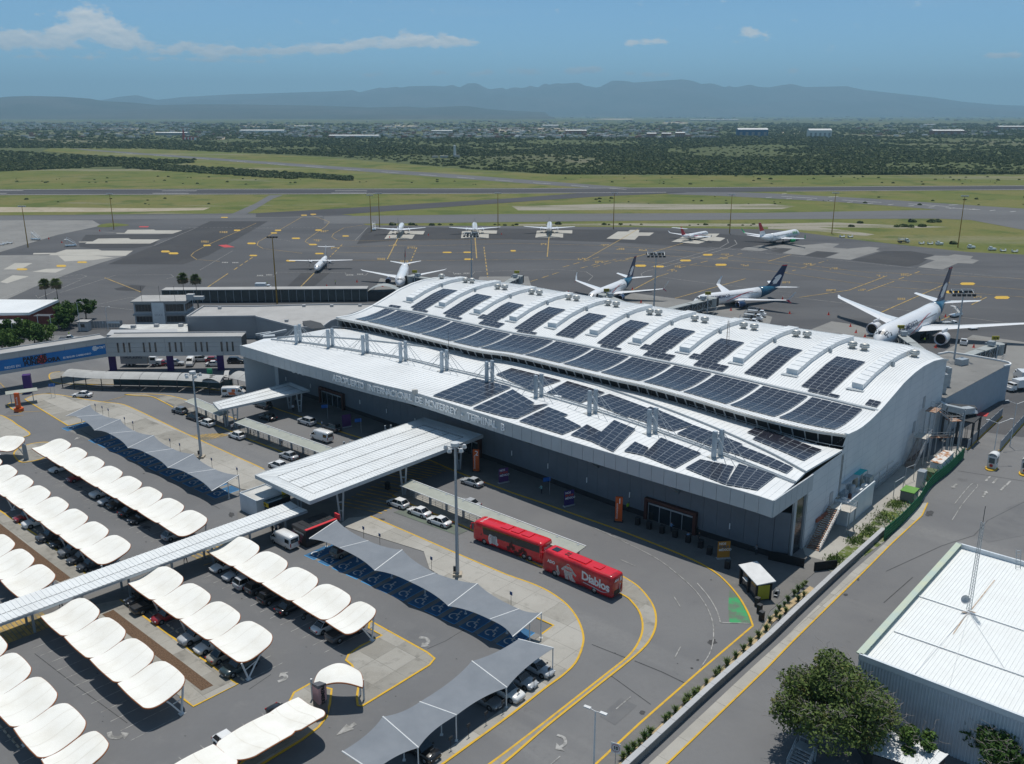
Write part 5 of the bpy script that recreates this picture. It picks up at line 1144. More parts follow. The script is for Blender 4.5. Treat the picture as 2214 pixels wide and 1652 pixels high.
# ================================================================ VEHICLES
def paint(name,rgb,rough=.28):return mat('paint_'+name,rgb,rough,var=.04,spec=.5,coat=.6)
PAINT=dict(white=paint('white',(.74,.74,.73)),silver=paint('silver',(.42,.44,.46)),grey=paint('grey',(.15,.16,.17)),black=paint('black',(.012,.012,.014)),red=paint('red',(.28,.015,.02)),beige=paint('beige',(.34,.31,.26)),green=paint('dark_green',(.03,.05,.055)),brown=paint('bronze',(.17,.15,.12)),dark=paint('charcoal',(.05,.053,.058)),orange=paint('orange',(.62,.12,.02)))
m_cglass=mat('car_glass',(.01,.012,.014),.06,var=0,spec=.8);m_tyre=mat('tyre_rubber',(.018,.018,.019),.85,var=.1);m_rim=mat('alloy_rim',(.38,.39,.40),.3,metal=.8,var=.1)
m_hl=mat('headlight_glass',(.65,.67,.7),.1,var=0,spec=.7);m_tl=mat('tail_light_red',(.35,.01,.01),.2,var=0);m_trim=mat('black_trim',(.02,.02,.021),.6,var=0);m_plate=mat('number_plate',(.6,.6,.58),.5,var=.05)
def loft(b,secs,caps=True):
 n=len(secs[0]);o=[]
 for s in secs:o+=s
 fs=[]
 for i in range(len(secs)-1):
  for k in range(n):fs.append((i*n+k,(i+1)*n+k,(i+1)*n+(k+1)%n,i*n+(k+1)%n))
 if caps:fs.append(tuple(range(n)));fs.append(tuple(range((len(secs)-1)*n+n-1,(len(secs)-1)*n-1,-1)))
 b.add(o,fs)
def wheel_meshes(r,w):
 b=MB();M=Matrix.Rotation(R(90),3,'X');b.lathe([(r*.62,-w/2),(r*.9,-w/2),(r,-w*.35),(r,w*.35),(r*.9,w/2),(r*.62,w/2)],18,M=M);t=b.mesh('tyre',m_tyre,True)
 b=MB();b.lathe([(0,-w*.42),(r*.3,-w*.46),(r*.63,-w*.40),(r*.63,w*.40),(r*.3,w*.46),(0,w*.42)],18,M=M);
 return t,b.mesh('rim',m_rim,True)
def add_wheel(root,x,y,r,w,cache={}):
 k=(r,w)
 if k not in cache:cache[k]=wheel_meshes(r,w)
 h=bpy.data.objects.new('wheel',cache[k][0]);col.objects.link(h);h.parent=root;h.location=(x,y,r)
 q=bpy.data.objects.new('rim',cache[k][1]);col.objects.link(q);q.parent=h
def car_proto(kind):
 S=dict(sedan=(4.55,.89,1.44,.33),hatch=(4.25,.88,1.50,.33),suv=(4.65,.94,1.70,.37),pickup=(5.35,.95,1.78,.40))[kind]
 L_,hw,H,r=S;root=thing('car','x','car');f=L_/2
 belt=.92 if kind in('sedan','hatch')else 1.06;zb=.22 if kind!='pickup' else .32
 st={'sedan':[(-1,.62,.50,.80),(-.97,.86,.30,.90),(-.80,.98,.22,1.0),(-.45,1,.2,1.0),(0,1,.2,.985),(.45,1,.2,.97),(.78,.97,.2,.86),(.94,.86,.24,.74),(1,.62,.34,.62)],'hatch':[(-1,.70,.45,.98),(-.97,.9,.30,1.02),(-.80,.98,.22,1.02),(-.45,1,.2,1.0),(0,1,.2,.99),(.45,1,.2,.98),(.78,.97,.2,.88),(.94,.86,.24,.76),(1,.62,.34,.64)],'suv':[(-1,.78,.50,1.0),(-.97,.93,.34,1.02),(-.80,.99,.26,1.02),(-.45,1,.24,1.0),(0,1,.24,1.0),(.45,1,.24,.99),(.78,.98,.25,.94),(.95,.90,.30,.86),(1,.74,.42,.74)],'pickup':[(-1,.90,.5,1.0),(-.98,.96,.40,1.0),(-.80,.98,.32,1.0),(-.45,1,.3,1.0),(0,1,.3,1.0),(.45,1,.3,.99),(.78,.98,.3,.95),(.95,.92,.36,.90),(1,.78,.45,.82)]}[kind]
 secs=[]
 for(x,wf,z0,zf)in st:
  w=hw*wf;zt=belt*zf;X=x*f;cr=.10
  secs.append([Vector((X,y,z))for y,z in((-w*.90,z0),(-w,z0+.14),(-w*1.0,zt*.62),(-w*.955,zt-.07),(-w*.86,zt),(0,zt+.02),(w*.86,zt),(w*.955,zt-.07),(w,zt*.62),(w,z0+.14),(w*.90,z0))])
 b=MB();loft(b,secs);body=b.build('body',PAINT['white'],root,True)
 # greenhouse
 if kind=='sedan':g=(-.70,.40,-.42,.10)
 elif kind=='hatch':g=(-.90,.42,-.66,.10)
 elif kind=='suv':g=(-.95,.42,-.80,.14)
 else:g=(-.22,.46,-.14,.20)
 x0,x1,x2,x3=[v*f for v in g];wb,wt=hw*.90,hw*.70;zt=H
 base=[Vector((x0,-wb,belt-.02)),Vector((x1,-wb,belt-.04)),Vector((x1,wb,belt-.04)),Vector((x0,wb,belt-.02))];top=[Vector((x2,-wt,zt-.03)),Vector((x3,-wt,zt-.03)),Vector((x3,wt,zt-.03)),Vector((x2,wt,zt-.03))]
 def pane(name,q,inset=.05):
  c=sum(q,Vector())/4;n=(q[1]-q[0]).cross(q[3]-q[0]).normalized();b=MB();b.quad(*[lerp(p_,c,inset)+n*.012 for p_ in q]);b.build(name,m_cglass,root)
 pane('windscreen',[base[1],base[2],top[2],top[1]],.04);pane('rear_window',[base[3],base[0],top[0],top[3]],.06)
 for sg,nm in((0,'side_window'),(1,'side_window')):
  A,B,C,D_=(base[0],base[1],top[1],top[0])if sg==0 else(base[2],base[3],top[3],top[2])
  m0,m1=lerp(A,B,.5),lerp(D_,C,.5)
  pane(nm,[A,m0,m1,D_],.06);pane(nm,[m0,B,C,m1],.06)
 b=MB();b.add(base+top,[(0,1,5,4),(1,2,6,5),(2,3,7,6),(3,0,4,7)]);rz_=[t+Vector((0,0,.0))for t in top];c=sum(top,Vector())/4+Vector((0,0,.05))
 b.add(top+[lerp(t,c,.12)+Vector((0,0,.035))for t in top],[(0,1,5,4),(1,2,6,5),(2,3,7,6),(3,0,4,7),(4,5,6,7)]);b.build('roof',PAINT['white'],root)
 if kind=='pickup':
  b=MB();X0,X1=-f*.96,-f*.25;b.box(((X0+X1)/2,0,belt+.03),(X1-X0,hw*1.72,.02));b.build('load_bed',m_trim,root)
  b=MB()
  for y in(-1,1):b.box(((X0+X1)/2,y*hw*.9,belt+.1),(X1-X0,.1,.2))
  b.box((X0,0,belt+.1),(.08,hw*1.75,.2));b.build('bed_side',PAINT['white'],root)
 for sx in(-.60,.62):
  for sy in(-1,1):add_wheel(root,sx*f,sy*(hw-.08),r,.2)
 for sx in(-.60,.62):
  for sy in(-1,1):b=MB();b.lathe([(0,0),(r+.07,0)],16,c=(sx*f,sy*(hw+.002),r+.01),M=Matrix.Rotation(R(90),3,'X'));b.build('wheel_arch',m_trim,root)
 for sy in(-1,1):
  b=MB();b.box((f*.955,sy*hw*.64,belt*.68),(.12,.30,.11),-sy*.45);b.build('headlight',m_hl,root)
  b=MB();b.box((-f*.965,sy*hw*.70,belt*.80),(.14,.34,.16),sy*.2);b.build('tail_light',m_tl,root)
  b=MB();b.box((f*.36,sy*(hw+.06),belt+.06),(.16,.18,.13));b.build('wing_mirror',m_trim,root)
 b=MB();b.box((f*.975,0,.5),(.08,hw*1.1,.16));b.build('grille',m_trim,root);b=MB();b.box((-f*.992,0,.62),(.04,.42,.14));b.box((f*1.0,0,.4),(.04,.42,.12));b.build('number_plate',m_plate,root)
 return root
CARS={k:None for k in('sedan','hatch','suv','pickup')}
def car(kind,color,P,az_,label,group='parked cars',z=.065):
 if CARS[kind]is None:CARS[kind]=car_proto(kind);r=CARS[kind]
 else:r=dup(CARS[kind])
 r.location=(P.x,P.y,z);r.rotation_euler=(0,0,az_);r['label']=label;r['group']=group
 recolor(r,('body','roof','bed_side'),PAINT[color]);return r
IN,OUT=R(47.9),R(47.9+180)
for(k,c,q,a_,lab)in(('sedan','white',(2,540,765),OUT,'white coupe under the second canopy of the eight-canopy row'),('hatch','red',(2,690,845),OUT,'red hatchback under the third canopy of the eight-canopy row'),('suv','white',(2,900,980),OUT,'white SUV under the fourth canopy of the eight-canopy row'),('sedan','silver',(2,970,1040),OUT,'pale saloon just right of the white SUV in the eight-canopy row'),('suv','black',(2,1055,1075),OUT,'black SUV beside the pale saloon in the eight-canopy row'),('sedan','black',(2,1150,1140),IN,'black saloon under the sixth canopy of the eight-canopy row'),('sedan','black',(2,1235,1200),OUT,'black saloon with bright headlights above an oil stain'),('hatch','silver',(2,1520,1345),IN,'pale hatchback under the canopy next to the walkway, far side'),('hatch','red',(2,245,1185),OUT,'red hatchback in the row behind the left gravel bed'),('suv','white',(2,330,1235),OUT,'white SUV beside the red hatchback behind the left gravel bed'),('suv','dark',(2,455,1355),OUT,'charcoal SUV in the middle of the row behind the left gravel bed'),('sedan','black',(2,575,1400),OUT,'black saloon hidden behind a carport leg behind the left gravel bed'),('suv','grey',(2,650,1480),OUT,'grey SUV two places from the walkway behind the left gravel bed'),('sedan','dark',(2,720,1540),OUT,'charcoal saloon next to the walkway behind the left gravel bed'),('hatch','dark',(2,800,1600),OUT,'dark hatchback half under the walkway roof'),('sedan','white',(2,1950,1610),OUT,'white saloon nearest the walkway in the row beside the blue stalls'),('sedan','silver',(3,2060,30),OUT,'silver saloon second from the walkway in the row beside the blue stalls'),('suv','silver',(3,2160,105),IN,'silver SUV with its tail out in the row beside the blue stalls'),('suv','dark',(13,50,145),IN,'charcoal SUV in deep shade beside the silver SUV'),('suv','black',(13,160,230),IN,'black off-roader in the row beside the blue stalls'),('sedan','black',(13,310,318),IN,'black saloon with lit tail beside the motorcycle'),('sedan','white',(13,620,480),IN,'white saloon with dark roof beside the black pickup'),('pickup','dark',(13,775,545),IN,'dark double-cab pickup at the end of the row by the round island'),('sedan','black',(3,1230,235),OUT,'black saloon nearest the walkway right of the gravel bed'),('pickup','black',(3,1310,305),IN,'black pickup reversed in right of the gravel bed'),('hatch','red',(3,1455,395),OUT,'dark red car right of the gravel bed'),('suv','silver',(3,1705,570),OUT,'silver SUV in the middle of the row right of the gravel bed'),('hatch','white',(3,1830,650),OUT,'white crossover third from the end right of the gravel bed'),('sedan','beige',(3,1950,730),IN,'beige saloon showing its tail right of the gravel bed'),('suv','green',(3,2075,840),OUT,'dark green SUV at the end of the row right of the gravel bed'),('hatch','white',(3,1985,1525),R(-42),'white hatchback under the turned carports at the bottom'),('sedan','black',(13,235,1275),R(-42),'black saloon parked beside the parking totem'),('sedan','silver',(23,215,850),R(-40),'silver saloon nearest the round end under the lower sails'),('sedan','silver',(23,70,950),R(-40),'silver saloon second from the round end under the lower sails'),('suv','white',(13,2160,1060),R(-40),'white SUV third from the round end under the lower sails'),('sedan','grey',(13,1980,1120),R(-40),'grey saloon fourth from the round end under the lower sails'),('suv','black',(13,1425,1565),R(-40),'black SUV under the lower sails near the bottom edge'),('suv','brown',(12,770,1490),IN,'old bronze estate pickup on a blue stall under the sails')):
 car(k,c,T(*q),a_,lab)
ROADA=R(-41)
for(k,c,q,a_,lab)in(('sedan','white',(2,715,130),R(178),'white saloon driving on the curved road at the left'),('hatch','grey',(2,1555,268),R(145),'grey hatchback with open door at the head of the taxi rank'),('sedan','black',(2,1680,325),R(142),'black saloon waiting between two taxis'),('hatch','white',(2,1790,375),R(142),'white taxi with yellow badge by the crossing bars'),('hatch','white',(2,2050,485),R(142),'white taxi with its boot open past the crossing bars'),('suv','dark',(12,65,222),R(142),'dark SUV in shade below the narrow canopy'),('sedan','black',(12,105,325),R(142),'black saloon on the inner drop-off road'),('suv','silver',(12,440,365),R(142),'silver people carrier on the inner drop-off road'),('suv','dark',(12,655,420),R(142),'dark SUV by the kerb with a person at its door'),('sedan','silver',(12,285,662),R(142),'silver saloon on the outer road left of the large canopy'),('hatch','white',(12,190,745),R(142),'white car half hidden by the large canopy edge'),('hatch','white',(12,1228,1075),R(142),'white taxi with yellow badge, first of three by the green bay'),('sedan','white',(12,1412,1150),R(142),'white saloon, second of three by the green bay'),('sedan','white',(12,1585,1232),R(142),'white saloon, third of three by the green bay'),('sedan','silver',(12,1868,890),R(142),'pale saloon in the terminal shade past the large canopy'),('sedan','silver',(12,1840,1075),R(142),'pale saloon hidden behind the island shelter')):
 car(k,c,T(*q),a_,lab,'cars on the drop-off roads',.055)
 # ---- vans
def van_proto():
 root=thing('minibus','x','minibus');L_,hw,H=5.4,.94,2.28;f=L_/2;b=MB();secs=[]
 for(x,wf,z0,zt)in((-1,.88,.45,2.16),(-.97,.97,.35,2.26),(-.5,1,.3,2.30),(.3,1,.3,2.28),(.52,.99,.3,2.20),(.72,.97,.3,1.55),(.93,.93,.32,1.10),(1,.8,.42,.92)):
  w=hw*wf;secs.append([Vector((x*f,y,z))for y,z in((-w*.92,z0),(-w,z0+.15),(-w,min(1.15,zt*.75)),(-w*.93,zt-.16),(-w*.8,zt),(w*.8,zt),(w*.93,zt-.16),(w,min(1.15,zt*.75)),(w,z0+.15),(w*.92,z0))])
 loft(b,secs);b.build('body',PAINT['white'],root,True)
 for sy in(-1,1):
  for(xa,xb)in((-.92,-.52),(-.48,-.08),(-.04,.34),(.40,.62)):
   b=MB();zt=1.85 if xb<.5 else 1.72;y0,y1=sy*(hw*.992+.004),sy*(hw*.945+.004);q=[(xa*f,y0,1.2),(xb*f+(.16 if xb>.5 else 0),y0,1.2),(xb*f-(.1 if xb>.5 else 0),y1,zt),(xa*f,y1,zt)];b.quad(*(q if sy<0 else reversed(q)));b.build('side_window',m_cglass,root)
  b=MB();b.box((f*.95,sy*hw*.68,.82),(.2,.3,.2),-sy*.3);b.build('headlight',m_hl,root);b=MB();b.box((-f*.985,sy*hw*.8,1.0),(.1,.16,.6));b.build('tail_light',m_tl,root)
  for sx in(-.56,.62):add_wheel(root,sx*f,sy*(hw-.1),.35,.2)
  b=MB();b.box((f*.66,sy*(hw+.1),1.35),(.14,.2,.28));b.build('wing_mirror',m_trim,root)
 b=MB();b.quad((.735*f,-hw*.78,1.55),(.735*f,hw*.78,1.55),(.535*f,hw*.72,2.16),(.535*f,-hw*.72,2.16));b.build('windscreen',m_cglass,root)
 b=MB();b.quad((-f*1.0-.01,hw*.72,1.25),(-f*1.0-.01,-hw*.72,1.25),(-f*1.0-.01,-hw*.68,1.95),(-f*1.0-.01,hw*.68,1.95));b.build('rear_window',m_cglass,root)
 b=MB();b.box((f*.985,0,.6),(.08,1.3,.2));b.build('grille',m_trim,root);b=MB();b.box((-f*1.0,0,.75),(.05,.45,.16));b.build('number_plate',m_plate,root)
 return root
VAN=van_proto();VAN.location=(*T(12,250,1410).xy,.07);VAN.rotation_euler=(0,0,R(138));tag(VAN,'white minibus parked by the black advertising stand','minibus','white minibuses')
dup(VAN,(*T(12,570,505).xy,.055),R(142),'white minibus on the inner drop-off road beside the island shelter')
o=dup(VAN,(*T(2,2025,120).xy,.055),R(5),'white van with orange livery behind the narrow canopy')
b=MB();b.quad((-.9,-.957,.5),(.6,-.957,.5),(.3,-.957,1.15),(-1.2,-.957,1.15));b.quad((-.3,-.965,1.2),(.5,-.965,1.2),(.5,-.91,1.85),(-.3,-.91,1.85));b.build('livery_panel',PAINT['orange'],o)
# ---- coaches
m_cred=mat('coach_red',(.62,.012,.02),.25,var=.05,spec=.5,coat=.5);m_cwhite=mat('coach_print_white',(.72,.70,.68),.5,var=.05);m_cblk=mat('coach_print_dark',(.09,.012,.012),.5,var=.3)
m_cred2=mat('coach_red_dark_print',(.30,.008,.014),.3,rgb2=(.62,.012,.02),scale=.5,spec=.5,coat=.4,lo=.38,hi=.62)
def coach(label,P,az_,L_,axles,H=3.55,m=m_cred):
 root=thing('coach',label,'coach',(P.x,P.y,.055),az_,'red coaches by the drop-off island');f=L_/2;hw=1.27;secs=[]
 for(x,wf,z0,zt,sl)in((-1,.94,.55,H-.22,0),(-.985,.985,.40,H-.06,0),(-.9,1,.32,H,0),(.86,1,.30,H,0),(.94,.985,.30,H-.10,0),(.985,.96,.34,H-.75,0),(1.0,.90,.45,1.5,0)):
  w=hw*wf;secs.append([Vector((x*f,y,z))for y,z in((-w*.94,z0),(-w,z0+.2),(-w,zt*.55),(-w*.985,zt-.28),(-w*.90,zt-.06),(-w*.75,zt),(w*.75,zt),(w*.90,zt-.06),(w*.985,zt-.28),(w,zt*.55),(w,z0+.2),(w*.94,z0))])
 b=MB();loft(b,secs);b.build('body',m,root,True)
 return root,f,hw
c1,f,hw=coach('red coach with white script initial and long dark window band, front of two',(T(12,1890,1378)+T(22,242,1588))/2+Vector((.80,.98,0)),ang(T(22,242,1588),T(12,1890,1378)),13.4,3)
for sy in(-1,1):
 b=MB();y0,y1=sy*(hw+.006),sy*(hw*.985+.006);q=[(-f*.93,y0,1.95),(f*.68,y0,1.75),(f*.72,y1,3.05),(-f*.93,y1,3.05)];b.quad(*(q if sy<0 else reversed(q)));b.build('side_window',m_cglass,c1)
 b=MB();q=[(f*.735,y0,1.45),(f*.93,sy*(hw*.97+.01),1.3),(f*.925,sy*(hw*.96+.012),2.6),(f*.76,y1,3.0)];b.quad(*(q if sy<0 else reversed(q)));b.build('cab_window',m_cglass,c1)
 for x in(.66,-.50,-.66):add_wheel(c1,x*f,sy*(hw-.12),.5,.3)
 b=MB();b.tube([(f*.94,sy*1.2,3.1),(f*1.03,sy*1.35,3.0),(f*1.04,sy*1.4,2.4)],.07,6);b.box((f*1.04,sy*1.42,2.3),(.14,.22,.5));b.build('wing_mirror',m_cred,c1)
 b=MB();b.box((f*.985,sy*.85,.85),(.16,.45,.25));b.build('headlight',m_hl,c1);b=MB();b.box((-f*.995,sy*1.0,1.3),(.08,.2,.7));b.build('tail_light',m_tl,c1)
b=MB();b.quad((f*.988+.02,-1.05,1.55),(f*.988+.02,1.05,1.55),(f*.955,1.0,3.2),(f*.955,-1.0,3.2));b.build('windscreen',m_cglass,c1)
b=MB();b.quad((-f*1.0-.01,1.0,2.1),(-f*1.0-.01,-1.0,2.1),(-f*.99-.01,-.95,3.2),(-f*.99-.01,.95,3.2));b.build('rear_window',m_cglass,c1)
b=MB();sc_=[(-.75,-.9),(-.62,-.3),(-.45,.8),(-.3,-.7),(-.1,.75),(.08,-.75),(.3,.8),(.42,.1),(.45,-.75),(.75,-.4)]
L1=smooth([Vector((f*.36-x*1.0,hw-.14,1.35+y*.82))for x,y in sc_],6)
for a,c in zip(L1,L1[1:]):b.bar(a,c,.36,.36)
lp=smooth([Vector((f*.36-x,hw-.09,1.35+y))for x,y in((-.75,-.8),(-1.0,-.2),(-.95,.45),(-.7,.7),(-.55,.3),(-.8,.0))],5)
for a,c in zip(lp,lp[1:]):b.bar(a,c,.24,.24)
b.build('script_initial',m_cwhite,c1)
b=MB();rr=random.Random(2)
for k in range(9):
 x=-f*.02-k*.45;z=.9+.5*math.sin(k*1.3);y=hw+.012;b.add([(x,y,z-.4),(x-.7,y,z-.1),(x-.5,y,z+.45+.4*(k==1)),(x+.1,y,z+.3)],[(0,1,2,3)])
b.build('player_print',m_cblk,c1)
b=MB();b.text('Diablos',.55,(-f*1.0-.03,0,2.6),(0,-1,0),(0,0,1),.02,bold=.02);b.build('rear_lettering',m_cwhite,c1)
b=MB()
for k in range(3):b.box((f*(-.1-.3*k)+1.5,0,3.6),(1.5,1.5,.14))
b.build('roof_hatch',m_cred,c1);b=MB();b.text('DIABLOS',.55,(f*.78,0,3.57),(0,1,0),(-1,0,0),.01);b.build('roof_lettering',m_cwhite,c1)
b=MB();b.box((-f*.99,.0,.95),(.1,1.5,.7));b.build('engine_grille',m_trim,c1)
c2,f,hw=coach('red coach printed with a ball player and white team script, rear of two',(T(22,268,1640)+T(23,858,245))/2+Vector((.80,.98,0)),ang(T(23,858,245),T(22,268,1640)),12.6,2,m=m_cred2)
for sy in(-1,1):
 for x in(.62,-.52):add_wheel(c2,x*f,sy*(hw-.12),.5,.3)
 b=MB();b.tube([(f*.94,sy*1.2,3.1),(f*1.03,sy*1.35,3.0),(f*1.04,sy*1.4,2.4)],.07,6);b.box((f*1.04,sy*1.42,2.3),(.14,.22,.5));b.build('wing_mirror',m_cred,c2)
 b=MB();b.box((-f*.995,sy*1.02,1.4),(.08,.16,.8));b.build('tail_light',m_tl,c2);b=MB();b.box((f*.985,sy*.85,.85),(.16,.45,.25));b.build('headlight',m_hl,c2)
b=MB();b.box((0,0,3.515),(f*1.8,1.9,.1));b.build('roof_panel',m_cred,c2)
b=MB();b.quad((f*.988+.02,-1.05,1.55),(f*.988+.02,1.05,1.55),(f*.955,1.0,3.2),(f*.955,-1.0,3.2));b.build('windscreen',m_cglass,c2)
b=MB();b.text('Diablos',1.75,(-f*.55,hw+.01,1.9),(-1,0,-.06),(0,0,1),.02,bold=.05,spacing=.92);
sw=smooth([Vector((-f*.22,hw+.02,1.1)),Vector((-f*.5,hw+.02,1.0)),Vector((-f*.75,hw+.02,.85)),Vector((-f*.93,hw+.02,1.25))],5)
for a,c in zip(sw,sw[1:]):b.bar(a,c,.26,.015)
b.build('team_script',m_cwhite,c2)
b=MB();b.text('ADO',.62,(f*.72,hw+.01,2.1),(-1,0,0),(0,0,1),.02,bold=.03);b.build('side_lettering',m_cwhite,c2)
b=MB();b.text('ADO',.42,(-f*1.0-.03,.25,2.75),(0,-1,0),(0,0,1),.02,bold=.03);b.add([(-f*1.0-.02,-.55,2.4),(-f*1.0-.02,-.9,2.4),(-f*1.0-.02,-.95,3.0),(-f*1.0-.02,-.5,3.0)],[(0,1,2,3)]);b.build('rear_lettering',m_cwhite,c2)
b=MB();y=hw+.012
def pp(pts):b.add([(f*.22-x,y,z)for x,z in pts],[tuple(range(len(pts)))])
pp([(-.3,2.75),(0,2.9),(.28,2.75),(.3,2.45),(-.25,2.45)]);pp([(-.75,1.2),(.75,1.15),(.85,2.2),(.35,2.5),(-.4,2.5),(-.85,2.2)]);pp([(.75,2.2),(1.5,1.6),(1.35,1.3),(.7,1.75)]);pp([(-.85,2.2),(-1.3,1.7),(-1.1,1.5),(-.7,1.8)]);pp([(-.7,1.2),(0,1.2),(.1,.45),(-.5,.42)]);pp([(.05,1.2),(.75,1.15),(1.4,.55),(1.1,.42),(.3,.5)]);pp([(-2.2,1.9),(-1.9,2.0),(-1.6,.9),(-2.0,.8)]);pp([(-2.4,1.0),(-1.5,1.1),(-1.7,.45),(-2.3,.45)])
b.build('player_print',mat('print_cream',(.62,.58,.55),.5,rgb2=(.40,.33,.30),scale=3),c2)
b=MB();b.add([(f*.22+.2,y+.004,2.45),(f*.22-.25,y+.004,2.45),(f*.22-.22,y+.004,2.72),(f*.22+.22,y+.004,2.72)],[(0,1,2,3)]);b.text('Diablos',.42,(f*.22,y+.004,1.9),(-1,0,0),(0,0,1),.01,bold=.01);b.build('player_detail',m_cred,c2)
b=MB();b.box((f*.72,0,3.58),(1.1,1.1,.08));b.build('roof_hatch',m_glass,c2)
b=MB();b.box((f*.05,0,3.62),(3.2,1.4,.16));b.box((-f*.5,0,3.6),(1.2,1.2,.12));b.build('roof_unit',m_cred,c2)
for k in range(5):b=MB();b.lathe([(0,.02),(.2,.02),(.2,0)],12,c=(f*.42-.45*(k//2),-.3+.55*(k%2),3.6));b.build('roof_fan',m_cblk,c2)
b=MB();b.box((-f*1.0,0,.95),(.06,1.5,.7));b.build('engine_grille',m_trim,c2)
tl_=smooth([Vector((-f*1.0-.05,-.3,.5)),Vector((-f*1.0-.05,-.6,.8)),Vector((-f*1.0-.05,-.45,1.3)),Vector((-f*1.0-.05,-.55,1.9))],4);b=MB()
for a,c in zip(tl_,tl_[1:]):b.bar(a,c,.08,.02)
b.add([(-f*1.0-.05,-.4,1.9),(-f*1.0-.05,-.72,1.9),(-f*1.0-.05,-.56,2.15)],[(0,1,2)]);b.build('tail_print',m_cwhite,c2)
# motorcycle
mc=thing('motorcycle','black motorcycle parked beside a black saloon under the carports','motorcycle',(*T(13,455,395).xy,.065),R(30))
for x in(-.65,.65):add_wheel(mc,x,0,.31,.12)
b=MB();b.tube([(-.6,0,.45),(-.2,0,.75),(.25,0,.8),(.5,0,.6),(.65,0,.35)],[.06,.12,.16,.1,.05],8);b.build('frame',m_trim,mc);b=MB();b.tube([(-.7,0,.82),(-.3,0,.8),(0,0,.82)],[.06,.14,.1],8);b.build('seat',m_tyre,mc)
b=MB();b.tube([(.35,-.35,1.05),(.42,0,.98),(.35,.35,1.05)],.025,6);b.build('handlebar',m_galv,mc)
# ================================================================ AIRCRAFT
m_pw=mat('aircraft_white',(.76,.77,.78),.3,var=.03,spec=.5,coat=.3);m_navy=mat('tail_navy',(.012,.03,.085),.3,var=.1,coat=.3);m_teal=mat('rear_teal_blue',(.02,.10,.17),.3,var=.1,coat=.3);m_pgrey=mat('wing_grey',(.62,.64,.66),.35,var=.04);m_fan=mat('fan_dark',(.015,.015,.017),.4,var=.2);m_lip=mat('inlet_lip_metal',(.5,.48,.55),.25,metal=.7,var=.05)
m_ared=mat('aircraft_red',(.55,.02,.04),.35,var=.05);m_agreen=mat('aircraft_green',(.02,.38,.12),.35,var=.05);m_atxt=mat('aircraft_title_navy',(.03,.05,.12),.4,var=.05);m_cwin=mat('cabin_window',(.03,.035,.045),.2,var=0)
def wing(b,secs):
 """secs: (LE point, chord, thickness); straight loft of thin sections"""
 S=[]
 for le,c,t in secs:
  le=Vector(le);S.append([le,le+Vector((-c*.3,0,t*.6)),le+Vector((-c,0,0)),le+Vector((-c*.35,0,-t*.4))])
 loft(b,S)
def vwing(b,secs):
 S=[]
 for le,c,t in secs:
  le=Vector(le);S.append([le,le+Vector((-c*.3,t*.5,0)),le+Vector((-c,0,0)),le+Vector((-c*.3,-t*.5,0))])
 loft(b,S)
